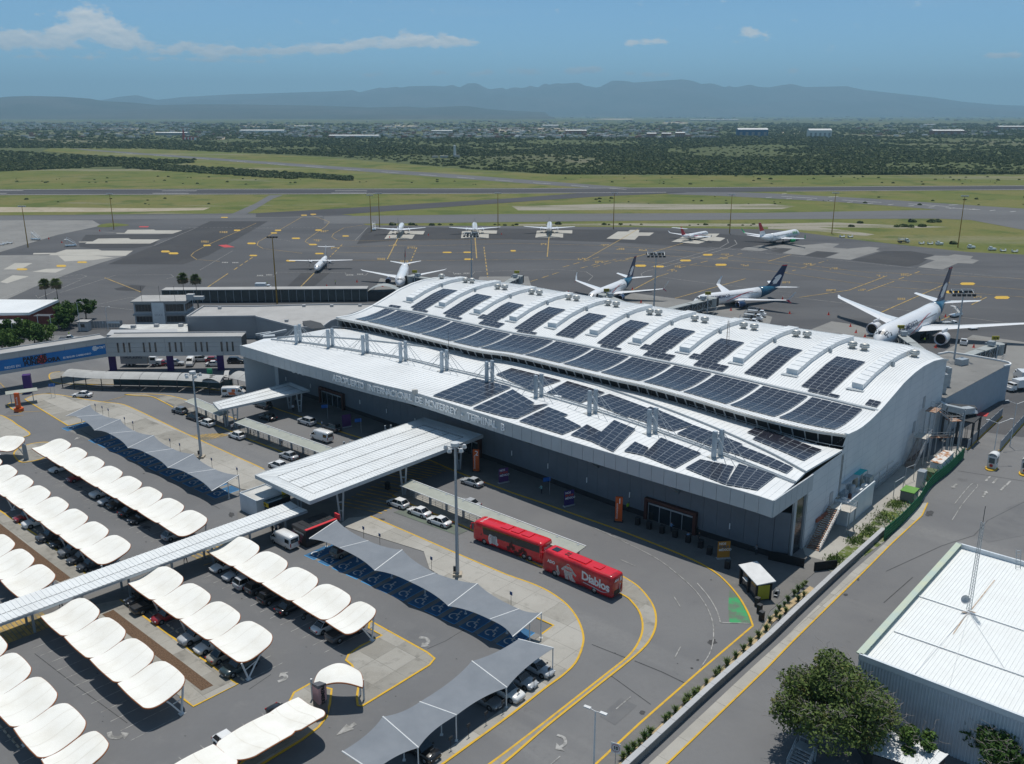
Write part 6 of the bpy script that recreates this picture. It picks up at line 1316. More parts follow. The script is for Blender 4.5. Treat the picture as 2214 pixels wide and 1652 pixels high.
def airliner(name,label,P,az_,L_,span,r,liv,engines='wing',split=.74,stab=None,nosez=None,er=None,ex=.06,ey=.30,wl=1.6,fin_h=None,sweep=.50,gear=1.0,tc=None,wchord=None,hs=.0):
 rt=thing(name,label,'airliner',(P.x,P.y,.03),az_,'airliners on the apron');f=L_/2;zc=r*1.62*gear+.35
 rad=[(0,.03),(.006,.2),(.018,.40),(.035,.60),(.06,.80),(.09,.94),(.125,1.0),(.30,1),(.5,1),(.66,1),(.74,.97),(.80,.88),(.86,.72),(.91,.55),(.955,.36),(.985,.19),(1,.07)]
 def sec(t,k):
  up=0 if t<.66 else((t-.66)/.34)**1.5*r*.78;dn=-max(0,(.12-t)/.12)**1.5*r*.32
  return[Vector((f-t*L_,k*r*math.cos(a),zc+up+dn+k*r*math.sin(a)*(1.06)))for a in[2*math.pi*i/20 for i in range(20)]]
 def radius(t):
  for(a,ka),(c,kc)in zip(rad,rad[1:]):
   if t<=c:return lerp(ka,kc,(t-a)/(c-a))
  return rad[-1][1]
 ts1=[t for t,_ in rad if t<split]+[split];b=MB();loft(b,[sec(t,radius(t))for t in ts1]);b.build('fuselage',m_pw,rt,True)
 ts2=[split]+[t for t,_ in rad if t>split];b=MB();loft(b,[sec(t,radius(t)*1.002)for t in ts2]);b.build('rear_fuselage',liv.get('rear',m_pw),rt,True)
 c0=wchord or span*.20;z0=zc-r*.55;x0=f*.22;hs_=span/2
 zt=z0+hs_*math.tan(R(6.0))if engines!='prop' else zc+r*1.0;
 if engines=='prop':z0=zc+r*1.0;x0=f*.16
 for sg in(-1,1):
  b=MB()
  if engines=='prop':wing(b,[((x0,0,z0),c0,.5),((x0,sg*hs_*.45,z0),c0,.42),((x0-.35,sg*hs_,z0+.15),c0*.6,.2)])
  else:
   wing(b,[((x0,sg*r*.4,z0),c0*1.15,c0*.13),((x0-hs_*.36*sweep*1.15,sg*hs_*.36,lerp(z0,zt,.33)),c0*.62,c0*.075),((x0-hs_*sweep*1.1,sg*hs_*.955,zt),c0*.22,c0*.03)]+([((x0-hs_*sweep*1.27,sg*hs_,zt+.25),c0*.08,.05)]if wl==0 else[]))
  w_=b.build('wing',m_pw,rt,False)
  if wl and engines!='prop':
   b=MB();b_=(x0-hs_*sweep*1.1,sg*hs_*.955,zt);S=[[Vector(b_),Vector(b_)+Vector((-c0*.22,0,0)),Vector(b_)+Vector((-c0*.22,sg*.08,.04))],[Vector((b_[0]-1.2*wl*.5,sg*hs_*.99,zt+wl*.55)),Vector((b_[0]-1.2*wl*.5-c0*.15,sg*hs_*.99,zt+wl*.55)),Vector((b_[0]-1.2*wl*.5-c0*.15,sg*hs_*.99+sg*.07,zt+wl*.55))],[Vector((b_[0]-1.5*wl*.75,sg*hs_*1.005,zt+wl)),Vector((b_[0]-1.5*wl*.75-c0*.08,sg*hs_*1.005,zt+wl)),Vector((b_[0]-1.5*wl*.75-c0*.08,sg*hs_*1.005+sg*.05,zt+wl))]]
   loft(b,S);b.build('winglet',liv.get('winglet',m_pw),rt)
   if liv.get('split'):b=MB();loft(b,[[Vector(b_),Vector(b_)+Vector((-c0*.2,0,0)),Vector(b_)+Vector((-c0*.2,0,-.05))],[Vector((b_[0]-1.3,sg*hs_*1.01,zt-1.0)),Vector((b_[0]-1.7,sg*hs_*1.01,zt-1.0)),Vector((b_[0]-1.7,sg*hs_*1.01,zt-1.05))]]);b.build('lower_winglet',liv['split'],rt)
   # tail plane
  hsn=stab or span*.20;zs=zc+r*.75;xs=-f*.82
  b=MB()
  if hs:wing(b,[((xs-fin_h*.55,0,zc+r*.4+fin_h*.98),hsn*.5,.2),((xs-fin_h*.55-hsn*.25,sg*hsn,zc+r*.4+fin_h*1.0),hsn*.3,.1)])
  else:wing(b,[((xs,sg*r*.2,zs),hsn*.62,.35),((xs-hsn*.62,sg*hsn,zs+hsn*.1),hsn*.24,.12)])
  b.build('tailplane',m_pw,rt)
 fh=fin_h or span*.19;b=MB();xb=-f*.68;zb=zc+r*.85
 vwing(b,[((xb+fh*.35,0,zb),fh*1.22,.3),((xb-fh*.08,0,zb+fh*.12),fh*.82,.32),((xb-fh*.92,0,zb+fh),fh*.34,.14)]);b.build('tail_fin',liv.get('fin',m_pw),rt)
 def on_fin(pts,m_,nm):
  for sg in(-1,1):
   b=MB();q=[Vector((xb-fh*(.08+.84*v)-fh*(.82-.48*v)*u,sg*(.17-.06*v),zb+fh*(.12+.88*v)))for u,v in pts];b.add(q,[tuple(range(len(q)))if sg<0 else tuple(reversed(range(len(q))))]);b.build(nm,m_,rt)
 if liv.get('head'):
  on_fin([(.18,.12),(.30,.10),(.34,.02),(.62,.02),(.70,.20),(.78,.42),(.62,.50),(.40,.50),(.22,.44),(.10,.34),(.26,.32),(.20,.24)],m_cwhite,'tail_emblem')
  on_fin([(.05,.955),(.95,.955),(.95,1.0),(.05,1.0)],m_ared,'fin_tip')
 if liv.get('finspot'):on_fin(*liv['finspot'],'tail_emblem')
 e_r=er or r*.52
 for sg in(-1,1):
  if engines=='wing':
   xe=x0-hs_*ey*sweep*.6+e_r*1.9;ye=sg*hs_*ey;ze=max(e_r+.5,lerp(z0,zt,ey)-e_r*1.25);le=e_r*3.5
  elif engines=='rear':xe=-f*.42;ye=sg*(r+e_r*1.25);ze=zc+r*.4;le=e_r*4.2
  else:xe=x0+1.5;ye=sg*hs_*.30;ze=z0-.3;le=4.6
  b=MB();M=Matrix.Rotation(R(90),3,'Y')
  if engines!='prop':
   b.lathe([(e_r*.84,-e_r*.6),(e_r*.88,0),(e_r*.98,-.02),(e_r*1.0,-e_r*.35)][::-1][2:]if False else[(e_r*.86,-e_r*.7),(e_r*.86,-.05),(e_r*.93,.0),(e_r,-e_r*.25),(e_r*1.03,-le*.35),(e_r*.9,-le*.7),(e_r*.5,-le),(0,-le*1.05)],22,(xe,ye,ze),M)
   en=b.build('engine',liv.get('engine',m_pw),rt,True)
   b=MB();b.lathe([(e_r*.855,-.08),(e_r*.94,.015),(e_r*1.0,-e_r*.22)],22,(xe,ye,ze),M);b.build('inlet_lip',m_lip,en);b=MB();b.lathe([(e_r*.87,-e_r*.55),(e_r*.25,-e_r*.5),(0,-e_r*.2)],22,(xe,ye,ze),M);b.build('fan',m_fan,en)
   if engines=='wing':b=MB();b.box((xe-le*.55,ye,ze+e_r*1.05),(le*.75,.35,e_r*.7));b.build('pylon',m_pw,rt)
  else:
   b.lathe([(.2,.3),(.5,0),(.62,-1.2),(.5,-3),(.2,-4.4)],14,(xe,ye,ze),M);en=b.build('engine',m_pw,rt,True)
   b=MB();
   for k in range(6):a_=k*math.pi/3+.3;d_=Vector((0,math.cos(a_),math.sin(a_)));b.bar(Vector((xe+.35,ye,ze))+d_*.2,Vector((xe+.35,ye,ze))+d_*1.95,.32,.05)
   b.lathe([(0,.8),(.3,.3),(.3,.1)],10,(xe,ye,ze),M);b.build('propeller',m_fan,en)
   # windows
 b=MB()
 for sg in(-1,1):
  n=int(L_*.58/.62)
  for i in range(n):
   x=f*.72-i*.62;
   if abs(i-n*.33)<.8:continue
   zz=zc+r*.33;y=sg*(r*math.sqrt(max(0,1-(.33/1.06)**2))+.012);b.add([(x,y,zz),(x-.3,y,zz),(x-.3,y*.985,zz+.36),(x,y*.985,zz+.36)],[(0,1,2,3)if sg>0 else(3,2,1,0)])
 tag(b.build('cabin_window_row',m_cwin,rt),kind='stuff')
 b=MB()
 for i in range(6):
  if i in():continue
  a0_,a1=R(22+i*23),R(22+(i+1)*23-3);t0,t1=.030+.006*abs(i-2.5),.048+.012*abs(i-2.5)
  def np_(t,a):k=radius(t)*1.012;dn=-max(0,(.12-t)/.12)**1.5*r*.32;return Vector((f-t*L_+.02,k*r*math.cos(a),zc+dn+k*r*math.sin(a)*1.06))
  b.quad(np_(t0,a0_),np_(t0,a1),np_(t1,a1),np_(t1,a0_))
 b.build('cockpit_window',m_cwin,rt)
 if liv.get('title'):
  for sg in(-1,1):
   b=MB();tx,size,xt=liv['title'];y=sg*(r*.86);b.text(tx,size,(xt*f,sg*(r*.955+.02),zc+r*.40),(-sg,0,0),(0,-sg*.34,1),.02,bold=.02);b.build('title_lettering',liv.get('tcol',m_atxt),rt)
 if liv.get('swoosh'):
  for sg in(-1,1):
   b=MB();Lp=[]
   for i in range(15):
    t=i/14;x=f*(.33-.62*t);z_=-.55+1.25*math.sin(t*math.pi*.5);a_=math.asin(max(-.98,min(.98,z_/1.06*.95)));Lp.append((Vector((x,sg*(r*math.cos(a_)+.025),zc+r*1.06*math.sin(a_))),.05+.26*math.sin(math.pi*min(1,t*1.02))*r*.28))
   for(p_,w1),(q,w2)in zip(Lp,Lp[1:]):
    v=[p_+Vector((0,0,w1)),p_-Vector((0,0,w1)),q-Vector((0,0,w2)),q+Vector((0,0,w2))];b.quad(*(v if sg>0 else reversed(v)))
   b.build('livery_swoosh',m_ared,rt)
 if liv.get('stripe'):
  for sg in(-1,1):b=MB();b.quad(*[(x*f,sg*(r+.03),zc+z_*r)for x,z_ in(((.7,-.05),(-.4,-.25),(-.7,.25),(-.2,.1))if sg>0 else((-.2,.1),(-.7,.25),(-.4,-.25),(.7,-.05)))]);b.build('livery_stripe',m_ared,rt)
  # gear
 for(x,y,rr)in((f*.78,0,r*.22),(f*-.02 if engines!='rear' else-f*.18,r*1.25,r*.30),(f*-.02 if engines!='rear' else-f*.18,-r*1.25,r*.30)):
  b=MB();b.tube([(x,y,rr),(x,y,zc-r*.5)],r*.07,8)
  for sg in(-1,1):
   for q in((0,)if span<50 or y==0 else(-rr*1.15,rr*1.15)):b.lathe([(0,-.14),(rr*.6,-.15),(rr,-.1),(rr,.1),(rr*.6,.15),(0,.14)],12,(x+q,y+sg*rr*.75,rr),Matrix.Rotation(R(90),3,'X'))
  b.build('landing_gear',m_tyre,rt)
 return rt
def place(nose,zn,tail,zt):
 a,c=T(*nose,zn),T(*tail,zt);d=a-c;d.z=0;m=(a+c)/2;m.z=0;return m,math.atan2(d.y,d.x),d.length
AM=dict(rear=m_teal,fin=m_navy,head=True,engine=mat('engine_navy',(.02,.05,.12),.3,var=.05,coat=.3),title=('AEROMEXICO',1.5,.50),swoosh=True,split=m_ared)
AM7=dict(AM);AM7['engine']=m_pw;AM7['title']=('AEROMEXICO',2.5,.44);AM7.pop('split')
P,a_,l=place((31,945,1300),4.3,(31,1525,945),7.2);airliner('airliner','large wide-body white airliner with navy tail at the right-hand gate',P,a_,57.0,60.1,2.95,AM7,wl=0,er=1.75,ey=.325,stab=9.9,fin_h=10.2,sweep=.62,split=.80,gear=.92)
P,a_,l=place((21,715,925),3.0,(21,1000,772),4.6);airliner('airliner','narrow-body airliner with navy tail nosed in left of the floodlight mast',P,a_,39.5,35.8,1.95,AM,er=1.0,ey=.29,stab=7.1,fin_h=7.4,wl=2.6)
Pt=T(31,100,835,4.6);dv=T(21,1740,945,3.0)-Pt;dv.z=0;dv.normalize();P=Pt+dv*19.75;P.z=0;airliner('airliner','narrow-body airliner with navy tail and red swoosh beside the service trucks',P,math.atan2(dv.y,dv.x),39.5,35.8,1.95,AM,er=1.0,ey=.29,stab=7.1,fin_h=7.4,wl=2.6)
P,a_,l=place((11,1247,785),3.2,(11,1287,640),5.0);airliner('airliner','white airliner with navy and red tail facing the camera at the left gate',P,a_,37.0,34.1,2.0,dict(fin=m_navy,finspot=([(.1,.35),(.9,.35),(.6,.75),(.3,.75)],m_ared),engine=m_navy),er=1.1,ey=.32,stab=6.3,fin_h=6.2,wl=0)
P,a_,l=place((11,525,665),2.2,(11,603,560),3.6);airliner('turboprop_airliner','white high-wing turboprop with black propellers standing alone on the apron',P,a_,27.2,27.0,1.4,dict(finspot=([(.2,.0),(.9,.0),(.5,.5),(.4,.3)],m_teal)),engines='prop',stab=3.7,fin_h=4.6,wchord=2.4,hs=1,gear=.8)
E1=dict(fin=m_navy)
for k,(g,l0,l1,lab)in enumerate((((11,1249,375),(11,1135,592),(11,1240,385),'regional jet seen from behind on the first concrete cross from the left'),((11,1892,370),(11,1908,585),(11,1890,372),'regional jet seen from behind on the second concrete cross from the left'),((21,322,364),(21,305,570),(21,322,372),'regional jet seen from behind on the third concrete cross from the left'))):
 d=T(*l1)-T(*l0);d.normalize();P=T(*g)+d*1.0;airliner('airliner',lab,P,math.atan2(d.y,d.x),34.0,28.6,1.55,E1,er=.85,ey=.30,stab=6.0,fin_h=6.4,wl=0 if k==0 else 0,gear=1.15,sweep=.42)
P,a_,l=place((21,1662,362),2.6,(21,1500,378),3.4);airliner('business_jet','white business jet with red stripes and rear engines on a concrete cross',P,a_,27.0,26.0,1.25,dict(fin=m_ared,stripe=True),engines='rear',stab=4.6,fin_h=4.6,hs=1,wl=1.2,er=.75,gear=.9)
P,a_,l=place((31,268,362),3.4,(21,2135,405),4.8);airliner('airliner','white airliner with red tail panel and green engines parked far right',P,a_,42.0,35.0,2.0,dict(rear=m_pw,finspot=([(.05,.30),(.95,.30),(.95,.98),(.05,.98)],m_ared),engine=m_agreen,winglet=m_agreen,title=('VIVA',2.6,.62),tcol=m_agreen),er=1.1,ey=.32,stab=6.3,fin_h=7.0,wl=2.4)
# ================================================================ AIRSIDE: concourse, jet bridges, masts, ground vehicles
m_jb=mat('jet_bridge_grey',(.33,.35,.34),.55,var=.08);m_jbg=mat('jet_bridge_glass',(.05,.07,.075),.15,var=.2,spec=.6);m_ypole=mat('ochre_pole_paint',(.36,.20,.03),.6,var=.12);m_lamp=mat('lamp_head',(.55,.56,.56),.4,var=.1);m_cone=mat('cone_red',(.65,.05,.03),.6,var=.1)
# concourse behind the hall
cc=thing('concourse','low grey concourse wing with rounded ends behind the wave-roofed hall','concourse',(0,0,0))
back=[roof_pt(k/20,66.3)for k in range(21)]
b=MB();poly=[Vector((p_.x,p_.y,0))for p_ in back];off=[]
for i,p_ in enumerate(poly):
 d=poly[min(i+1,20)]-poly[max(i-1,0)];d.normalize();off.append(p_+Vector((-d.y,d.x,0))*7)
b.prism(poly[3:19]+list(reversed(off[3:19])),0,7.2);b.build('wing_wall',m_ren2,cc)
rc=[T(31,1470,1415,8.4),T(31,1560,1398,8.4),T(31,1800,1435,8.4),T(31,2010,1472,8.4),T(31,2080,1490,8.4),T(31,2093,1508,8.4),T(31,2040,1520,8.4),T(31,1760,1500,8.4),T(31,1620,1500,8.4)]
rcs=smooth(rc[3:7],6);full=rc[:3]+rcs+[Vector((88.5,176.5,8.4)),Vector((84,181,8.4))]
b=MB();b.prism(full,0,8.3);b.build('end_block',mat('concourse_grey',(.36,.40,.44),.6,var=.06),cc);b=MB();b.sheet(full,8.36);b.build('end_roof',m_stand2,cc)
b=MB();b.ribbon(full[:-2],.35,8.4,.35);b.build('parapet',m_roofw,cc)
b=MB();q=T(32,1735,108);b.box((q.x,q.y,1.3),(2.2,.4,2.6),R(8));b.build('door',m_dark,cc)
b=MB();q=T(31,1670,1500,8.4);b.box((q.x,q.y,9.1),(2.6,1.8,1.4),R(30));b.build('air_unit',m_steel,cc)
b=MB();rl=[T(21,x,y,9.2)for x,y in((1160,1002),(1300,1018),(1500,1042),(1545,1055),(1548,1070))]
for z in(0,-.5):
 for p_,q in zip(rl,rl[1:]):b.bar(p_+Vector((0,0,z)),q+Vector((0,0,z)),.1)
b.build('roof_railing',m_galv,cc)
# jet bridges
def jet_bridge(num,lab,cab,end,z=5.2,sgn=None,colp=None):
 A,B=T(*end,z),T(*cab,z);o=Vector((A.x,A.y,0));rt=thing('jet_bridge',lab,'jet bridge',o,group='jet bridges at the gates');d=B-A;L_=d.length;d.normalize();az_=math.atan2(d.y,d.x);n=Vector((-d.y,d.x,0));U=Vector((0,0,1))
 segs=((-4,L_*.5,2.3,2.5),(L_*.48,L_-1.5,2.7,2.9))
 for(s0_,s1_,w,h)in segs:
  m_=d*(s0_+s1_)/2;b=MB();b.box(m_+U*(z-.2),(s1_-s0_,w,.3),az_);b.box(m_+U*(z-h+.25),(s1_-s0_,w,.3),az_);b.build('tunnel_shell',m_jb,rt)
  b=MB();b.box(m_+U*(z-h/2),(s1_-s0_-.2,w-.25,h-.4),az_);b.build('tunnel_glazing',m_jbg,rt)
  b=MB();k=max(3,int((s1_-s0_)/2.4))
  for sg in(-1,1):
   for i in range(k):
    p0=d*lerp(s0_,s1_,i/k)+n*sg*w/2;p1=d*lerp(s0_,s1_,(i+1)/k)+n*sg*w/2;b.bar(p0+U*(z-.3),p0+U*(z-h+.4),.12);b.bar(p0+U*(z-.3 if i%2 else z-h+.4),p1+U*(z-h+.4 if i%2 else z-.3),.1)
  b.build('truss',m_galv,rt)
 p_=d*L_;b=MB();b.lathe([(0,z-2.9),(1.75,z-2.9),(1.75,z+.05),(0,z+.1)],14,p_*1.0);b.build('cab',m_jb,rt);b=MB();b.box(p_+d*1.5+U*(z-1.4),(1.4,3.0,2.8),az_);b.build('canopy_bellows',m_dark,rt)
 for sg in(-1,1):b=MB();b.bar(d*L_*.82+n*sg*1.5,d*L_*.82+n*sg*1.5+U*(z+.6),.4);b.build('lift_column',m_steel,rt)
 b=MB();b.box(d*L_*.82+U*.6,(.7,3.6,.5),az_);b.lathe([(0,-.2),(.55,-.2),(.55,.2),(0,.2)],12,d*L_*.82+n*.8+U*.55,Matrix.Rotation(R(90),3,'X'));b.lathe([(0,-.2),(.55,-.2),(.55,.2),(0,.2)],12,d*L_*.82-n*.8+U*.55,Matrix.Rotation(R(90),3,'X'));b.build('drive_bogie',m_tyre,rt)
 b=MB();b.box(d*L_*.8+U*(z+.75),(1.8,1.5,1.1),az_);b.build('roof_unit',m_steel,rt)
 q=d*L_*.93+U*(z+1.3)-d*.5;b=MB();b.bar(d*L_*.93-d*.5+U*z,q,.15);b.box(q+U*.55,(1.9,.3,1.0),0);sg_=b.build('gate_sign',mat('gate_sign_yellow',(.42,.36,.03),.5,var=.15),rt)
 if num:b=MB();b.text(num,.95,q+U*.55+Vector((0,-.17,0)),(1,0,0),U,.02,bold=.03);b.build('gate_number',m_black,rt)
 b=MB()
 for k in range(8):b.box(p_-n*2.2-d*(k*.35)+U*(z-2.8-k*.33),(.35,.9,.06),az_)
 b.build('service_stair',m_galv,rt)
jet_bridge('','jet bridge docked to the airliner with navy and red tail',(11,1345,735),(11,1620,770));jet_bridge('','empty jet bridge rising above the wave roof, second from the left',(21,55,735),(11,2120,815))
jet_bridge('210','jet bridge with yellow number 210 nearest the middle floodlight mast',(21,790,895),(21,1090,1010));jet_bridge('212','long jet bridge with yellow number 212',(21,1725,925),(21,1340,1020));jet_bridge('214','jet bridge with yellow number 214 at the wide-body nose',(31,1120,1215),(31,1390,1415));jet_bridge('216','empty jet bridge with yellow number 216 at the right',(31,1985,1320),(31,1690,1425))
# poles
def flood(lab,P,h,m,heads,grp,name='floodlight_mast'):
 rt=thing(name,lab,'light mast',(P.x,P.y,0),group=grp);b=MB();b.tube([(0,0,0),(0,0,h)],[.28 if h>14 else .16,.14],8);b.build('pole',m,rt)
 if heads=='ring':
  b=MB();b.lathe([(0,h+.55),(.6,h+.5),(.62,h+.1),(0,h)],14);b.build('lamp_ring',m_lamp,rt)
  for k in range(5):a_=k*1.257+.4;b=MB();q=Vector((1.35*math.cos(a_),1.35*math.sin(a_),h-.25));b.bar((0,0,h),q,.08);b.lathe([(0,.3),(.22,.25),(.34,-.15),(.3,-.3),(0,-.35)],10,q);b.build('lamp',m_lamp,rt)
  b=MB();b.box((0,0,.25),(1.3,1.3,.5));b.build('base',m_stop,rt);b=MB();b.box((-.4,.1,1.1),(.4,.3,.8));b.build('control_box',m_dark,rt)
 elif heads=='rack':
  b=MB()
  for z in(0,.9):b.bar((-2.6,-.3,h+z-.6),(2.6,.3,h+z-.6),.12);b.bar((-2.3,1.2,h+z-.6),(2.5,1.6,h+z-.6),.12)
  for x in(-2.4,0,2.4):b.bar((x,-.3,h-.6),(x+.1,1.4,h+.3),.1)
  b.build('lamp_frame',m_galv,rt)
  for k in range(10):b=MB();b.box((-2.3+(k%5)*1.15,-.5 if k<5 else 1.3,h-.75+(k//5)*.5),(.7,.5,.55));b.build('lamp',m_dark,rt)
 else:
  b=MB();b.bar((-1.6,0,h),(1.6,0,h),.12);b.build('crossarm',m,rt)
  for x in(-1.5,-.5,.5,1.5):b=MB();b.box((x,-.1,h+.3),(.75,.5,.5));b.build('lamp',m_lamp if heads!='dark' else m_dark,rt)
for k,(q,h,hd)in enumerate((((1,243,490),20,'p'),((1,985,335),20,'p'),((11,997,352),20,'p'),((11,1070,330),20,'p'),((11,2092,325),20,'p'),((21,876,325),20,'p'),((21,1880,368),21,'p'),((31,551,370),22,'p'),((31,1640,490),25,'p'),((11,183,975),23,'dark'))):
 flood(f'ochre apron light mast, {["first", "second", "third", "fourth", "fifth", "sixth", "seventh", "eighth", "ninth"][k]} from the left along the far apron edge' if k<9 else 'ochre light mast with dark lamps in front of the glazed corridor',T(*q),h,m_ypole,hd,'ochre apron light masts')
P=T(11,1864,775,9);flood('grey floodlight mast behind the left part of the wave roof',P,25,m_galv,'rack','grey floodlight masts');P=T(21,1226,1010,9);flood('grey floodlight mast between two navy-tailed airliners',P,25,m_galv,'rack','grey floodlight masts');P=T(31,1612,1430,9);flood('grey floodlight mast beside the wide-body wing',P,24.5,m_galv,'rack','grey floodlight masts')
flood('tall grey lamp post with white globe lamps on the left forecourt',T(2,1740,658),17,m_steel,'ring','tall forecourt lamp posts','lamp_post');flood('tall grey lamp post with white globe lamps behind the red coach',T(13,1742,25),20,m_steel,'ring','tall forecourt lamp posts','lamp_post')
# ground vehicles
def utility(lab,P,az_,kind='truck',colr=None,s=1.0):
 rt=thing('service_vehicle',lab,'service vehicle',(P.x,P.y,.06),az_,'airport service vehicles');m_=colr or PAINT['white']
 if kind in('truck','lift'):
  b=MB();b.box((1.9,0,1.05),(1.5,1.95,1.1));b.box((1.75,0,1.85),(1.1,1.85,.6));b.box((2.85,0,.85),(.6,1.9,.7));b.build('cab',m_,rt);b=MB();b.box((2.33,0,1.85),(.05,1.6,.45));b.box((1.75,-.94,1.85),(.8,.03,.42));b.box((1.75,.94,1.85),(.8,.03,.42));b.build('window',m_cglass,rt)
  b=MB();b.box((-1.0,0,.85),(4.2,1.9,.35));b.build('chassis',m_trim,rt)
  b=MB();
  if kind=='lift':
   b.box((-1.2,0,1.9),(3.2,1.9,.2));
   for x in(-2.7,.3):
    for y in(-.85,.85):b.bar((x,y,1.0),(x,y,2.9),.1)
   b.bar((-2.7,-.85,2.8),(.3,-.85,2.8),.08);b.bar((-2.7,.85,2.8),(.3,.85,2.8),.08)
  else:b.box((-1.1,0,1.9),(3.9,2.1,1.9))
  b.build('platform' if kind=='lift' else 'box_body',m_galv if kind=='lift' else m_,rt)
  for x in(2.1,-1.9):
   for y in(-.85,.85):add_wheel(rt,x,y,.42,.25)
 elif kind=='stairs':
  b=MB();b.box((0,0,.55),(5.2,2.0,.4));b.build('chassis',m_,rt);b=MB()
  for k in range(12):b.box((-2.3+k*.33,0,.9+k*.24),(.35,1.5,.08))
  for y in(-.8,.8):b.bar((-2.5,y,.8),(1.6,y,3.6),.12,.35);b.bar((-2.4,y,1.9),(1.6,y,4.7),.06);b.bar((1.6,y,.6),(1.6,y,4.7),.1)
  b.box((2.1,0,3.6),(1.2,1.6,.1));b.build('stair_flight',m_wsteel,rt)
  for x in(1.7,-1.7):
   for y in(-.8,.8):add_wheel(rt,x,y,.35,.22)
 elif kind=='cart':
  b=MB();b.box((0,0,.5),(2.6,1.5,.18));b.box((-1.2,0,.95),(.1,1.5,.8));b.box((1.2,0,.95),(.1,1.5,.8));b.build('cart_bed',m_,rt);b=MB();b.bar((1.3,0,.4),(2.2,0,.3),.08);b.build('tow_bar',m_trim,rt)
  for x in(.9,-.9):
   for y in(-.6,.6):add_wheel(rt,x,y,.25,.18)
 else:
  b=MB();b.box((0,0,.75),(3.4,1.9,.8));b.box((-.8,0,1.5),(1.2,1.5,.8));b.build('body',m_,rt);b=MB();b.box((-.8,0,1.55),(1.25,1.3,.45));b.build('window',m_cglass,rt)
  for x in(1.1,-1.1):
   for y in(-.8,.8):add_wheel(rt,x,y,.42,.28)
 return rt
for(lab,q,a_,k)in(('white lift truck nearest the wave roof beside the airliner engine',(21,2040,1160),-25,'lift'),('white lift truck second of three beside the airliner engine',(21,2080,1120),-25,'lift'),('white lift truck farthest of three beside the airliner engine',(21,2110,1085),-25,'lift'),('white aircraft stairs standing on dark asphalt at the left stands',(1,615,480),205,'stairs'),('pale aircraft stairs behind the ochre mast at the left',(1,310,425),160,'stairs'),('white aircraft stairs beside the twin ochre masts',(11,1020,340),100,'stairs'),('white tug in front of the facing airliner nose',(11,1240,858),90,'tug'),('white baggage cart first of three at the left edge',(1,15,470),20,'cart'),('white baggage cart second of three at the left edge',(1,45,462),20,'cart'),('white baggage cart third of three at the left edge',(1,85,458),20,'cart'),('white service pickup truck towing beside the glazed corridor',(11,70,862),0,'truck'),('white truck parked by the grass with orange lift',(31,1170,450),10,'lift'),('flat cart near the green-engined airliner',(31,640,405),10,'cart'),('dark loaded cart near the green-engined airliner',(31,710,405),10,'cart'),('flat cart on the far right apron edge',(31,1325,462),5,'cart'),('loaded cart on the far right apron edge',(31,1400,465),5,'cart'),('white twin cart below the far right mast',(31,1480,468),5,'tug'),('white tug right of the far right mast',(31,1755,498),0,'tug'),('small white tug at the far right grass edge',(31,1935,515),0,'tug'),('low white cart at the far right grass edge',(31,2030,525),0,'cart'),('white conveyor cart at the right picture edge',(31,2130,532),0,'cart'),('white truck by the rounded concourse end',(32,2150,75),200,'truck'),('white catering lift under the wide-body wing',(31,1560,1185),15,'lift'),('baggage cart stacked with blue and white loads under the wide-body',(31,1770,1200),10,'cart'),('brown ground power cart beside the wide-body engine',(31,1690,1330),60,'tug'),('white stairs truck at the wide-body rear door',(31,1620,1085),215,'stairs'),('white truck at the right picture edge beyond the concourse',(31,2185,1640),80,'truck')):utility(lab,T(*q),R(a_),k)
cn=None
for k,q in enumerate([(31,523,1073),(31,712,1175),(31,760,1228),(31,837,1265),(31,1449,1358),(31,1533,1092),(31,1777,1355),(31,187,1063),(31,125,940),(21,1115,967),(21,1892,1035),(21,2165,1045),(21,1040,855),(21,487,885),(11,873,790),(11,1095,827),(11,1155,405),(11,2122,378),(11,1490,385),(1,422,417),(1,863,348),(1,535,450),(11,560,845),(11,612,830)]):
 if cn is None:cn=thing('traffic_cone','x','cone',group='red traffic cones round the aircraft');b=MB();b.lathe([(.28,.05),(.05,.85),(0,.85)],10);b.build('cone_body',m_cone,cn);b=MB();b.box((0,0,.03),(.6,.6,.06));b.build('cone_base',m_cone,cn);r=cn
 else:r=dup(cn)
 r.location=(*T(*q).xy,.05);r.scale=(1.2,)*3;r['label']='small red traffic cone standing on the apron near the aircraft'
 # apron bushes and boards
for k,q in enumerate([(31,1110,312),(31,1165,310),(31,1235,315),(31,1332,310),(31,1410,272),(31,1465,270),(31,1245,270),(31,795,280),(11,1180,297),(11,1345,295),(21,400,290),(11,1520,298)]):pass
# ================================================================ LEFT: bridge building, offices, bus shelter, trees
m_ren=mat('pale_grey_render',(.43,.435,.44),.7,rgb2=(.38,.385,.39),scale=.2);m_gravroof=mat('grey_gravel_roof',(.40,.395,.385),.85,rgb2=(.33,.325,.315),scale=.15);m_purple=mat('purple_paint',(.055,.02,.14),.6,var=.1);m_bluead=mat('banner_blue',(.005,.12,.36),.5,rgb2=(.01,.19,.50),scale=.12);m_brick=mat('red_brick_wall',(.22,.06,.045),.8,var=.2,scale=1.5)
def block(rt,name,poly,z0,z1,m):b=MB();b.prism(poly,z0,z1);return b.build(name,m,rt)
def rect_from(A,B,depth):
 d=B-A;d.z=0;d.normalize();n=Vector((-d.y,d.x,0));return[A,B,B+n*depth,A+n*depth],d,n
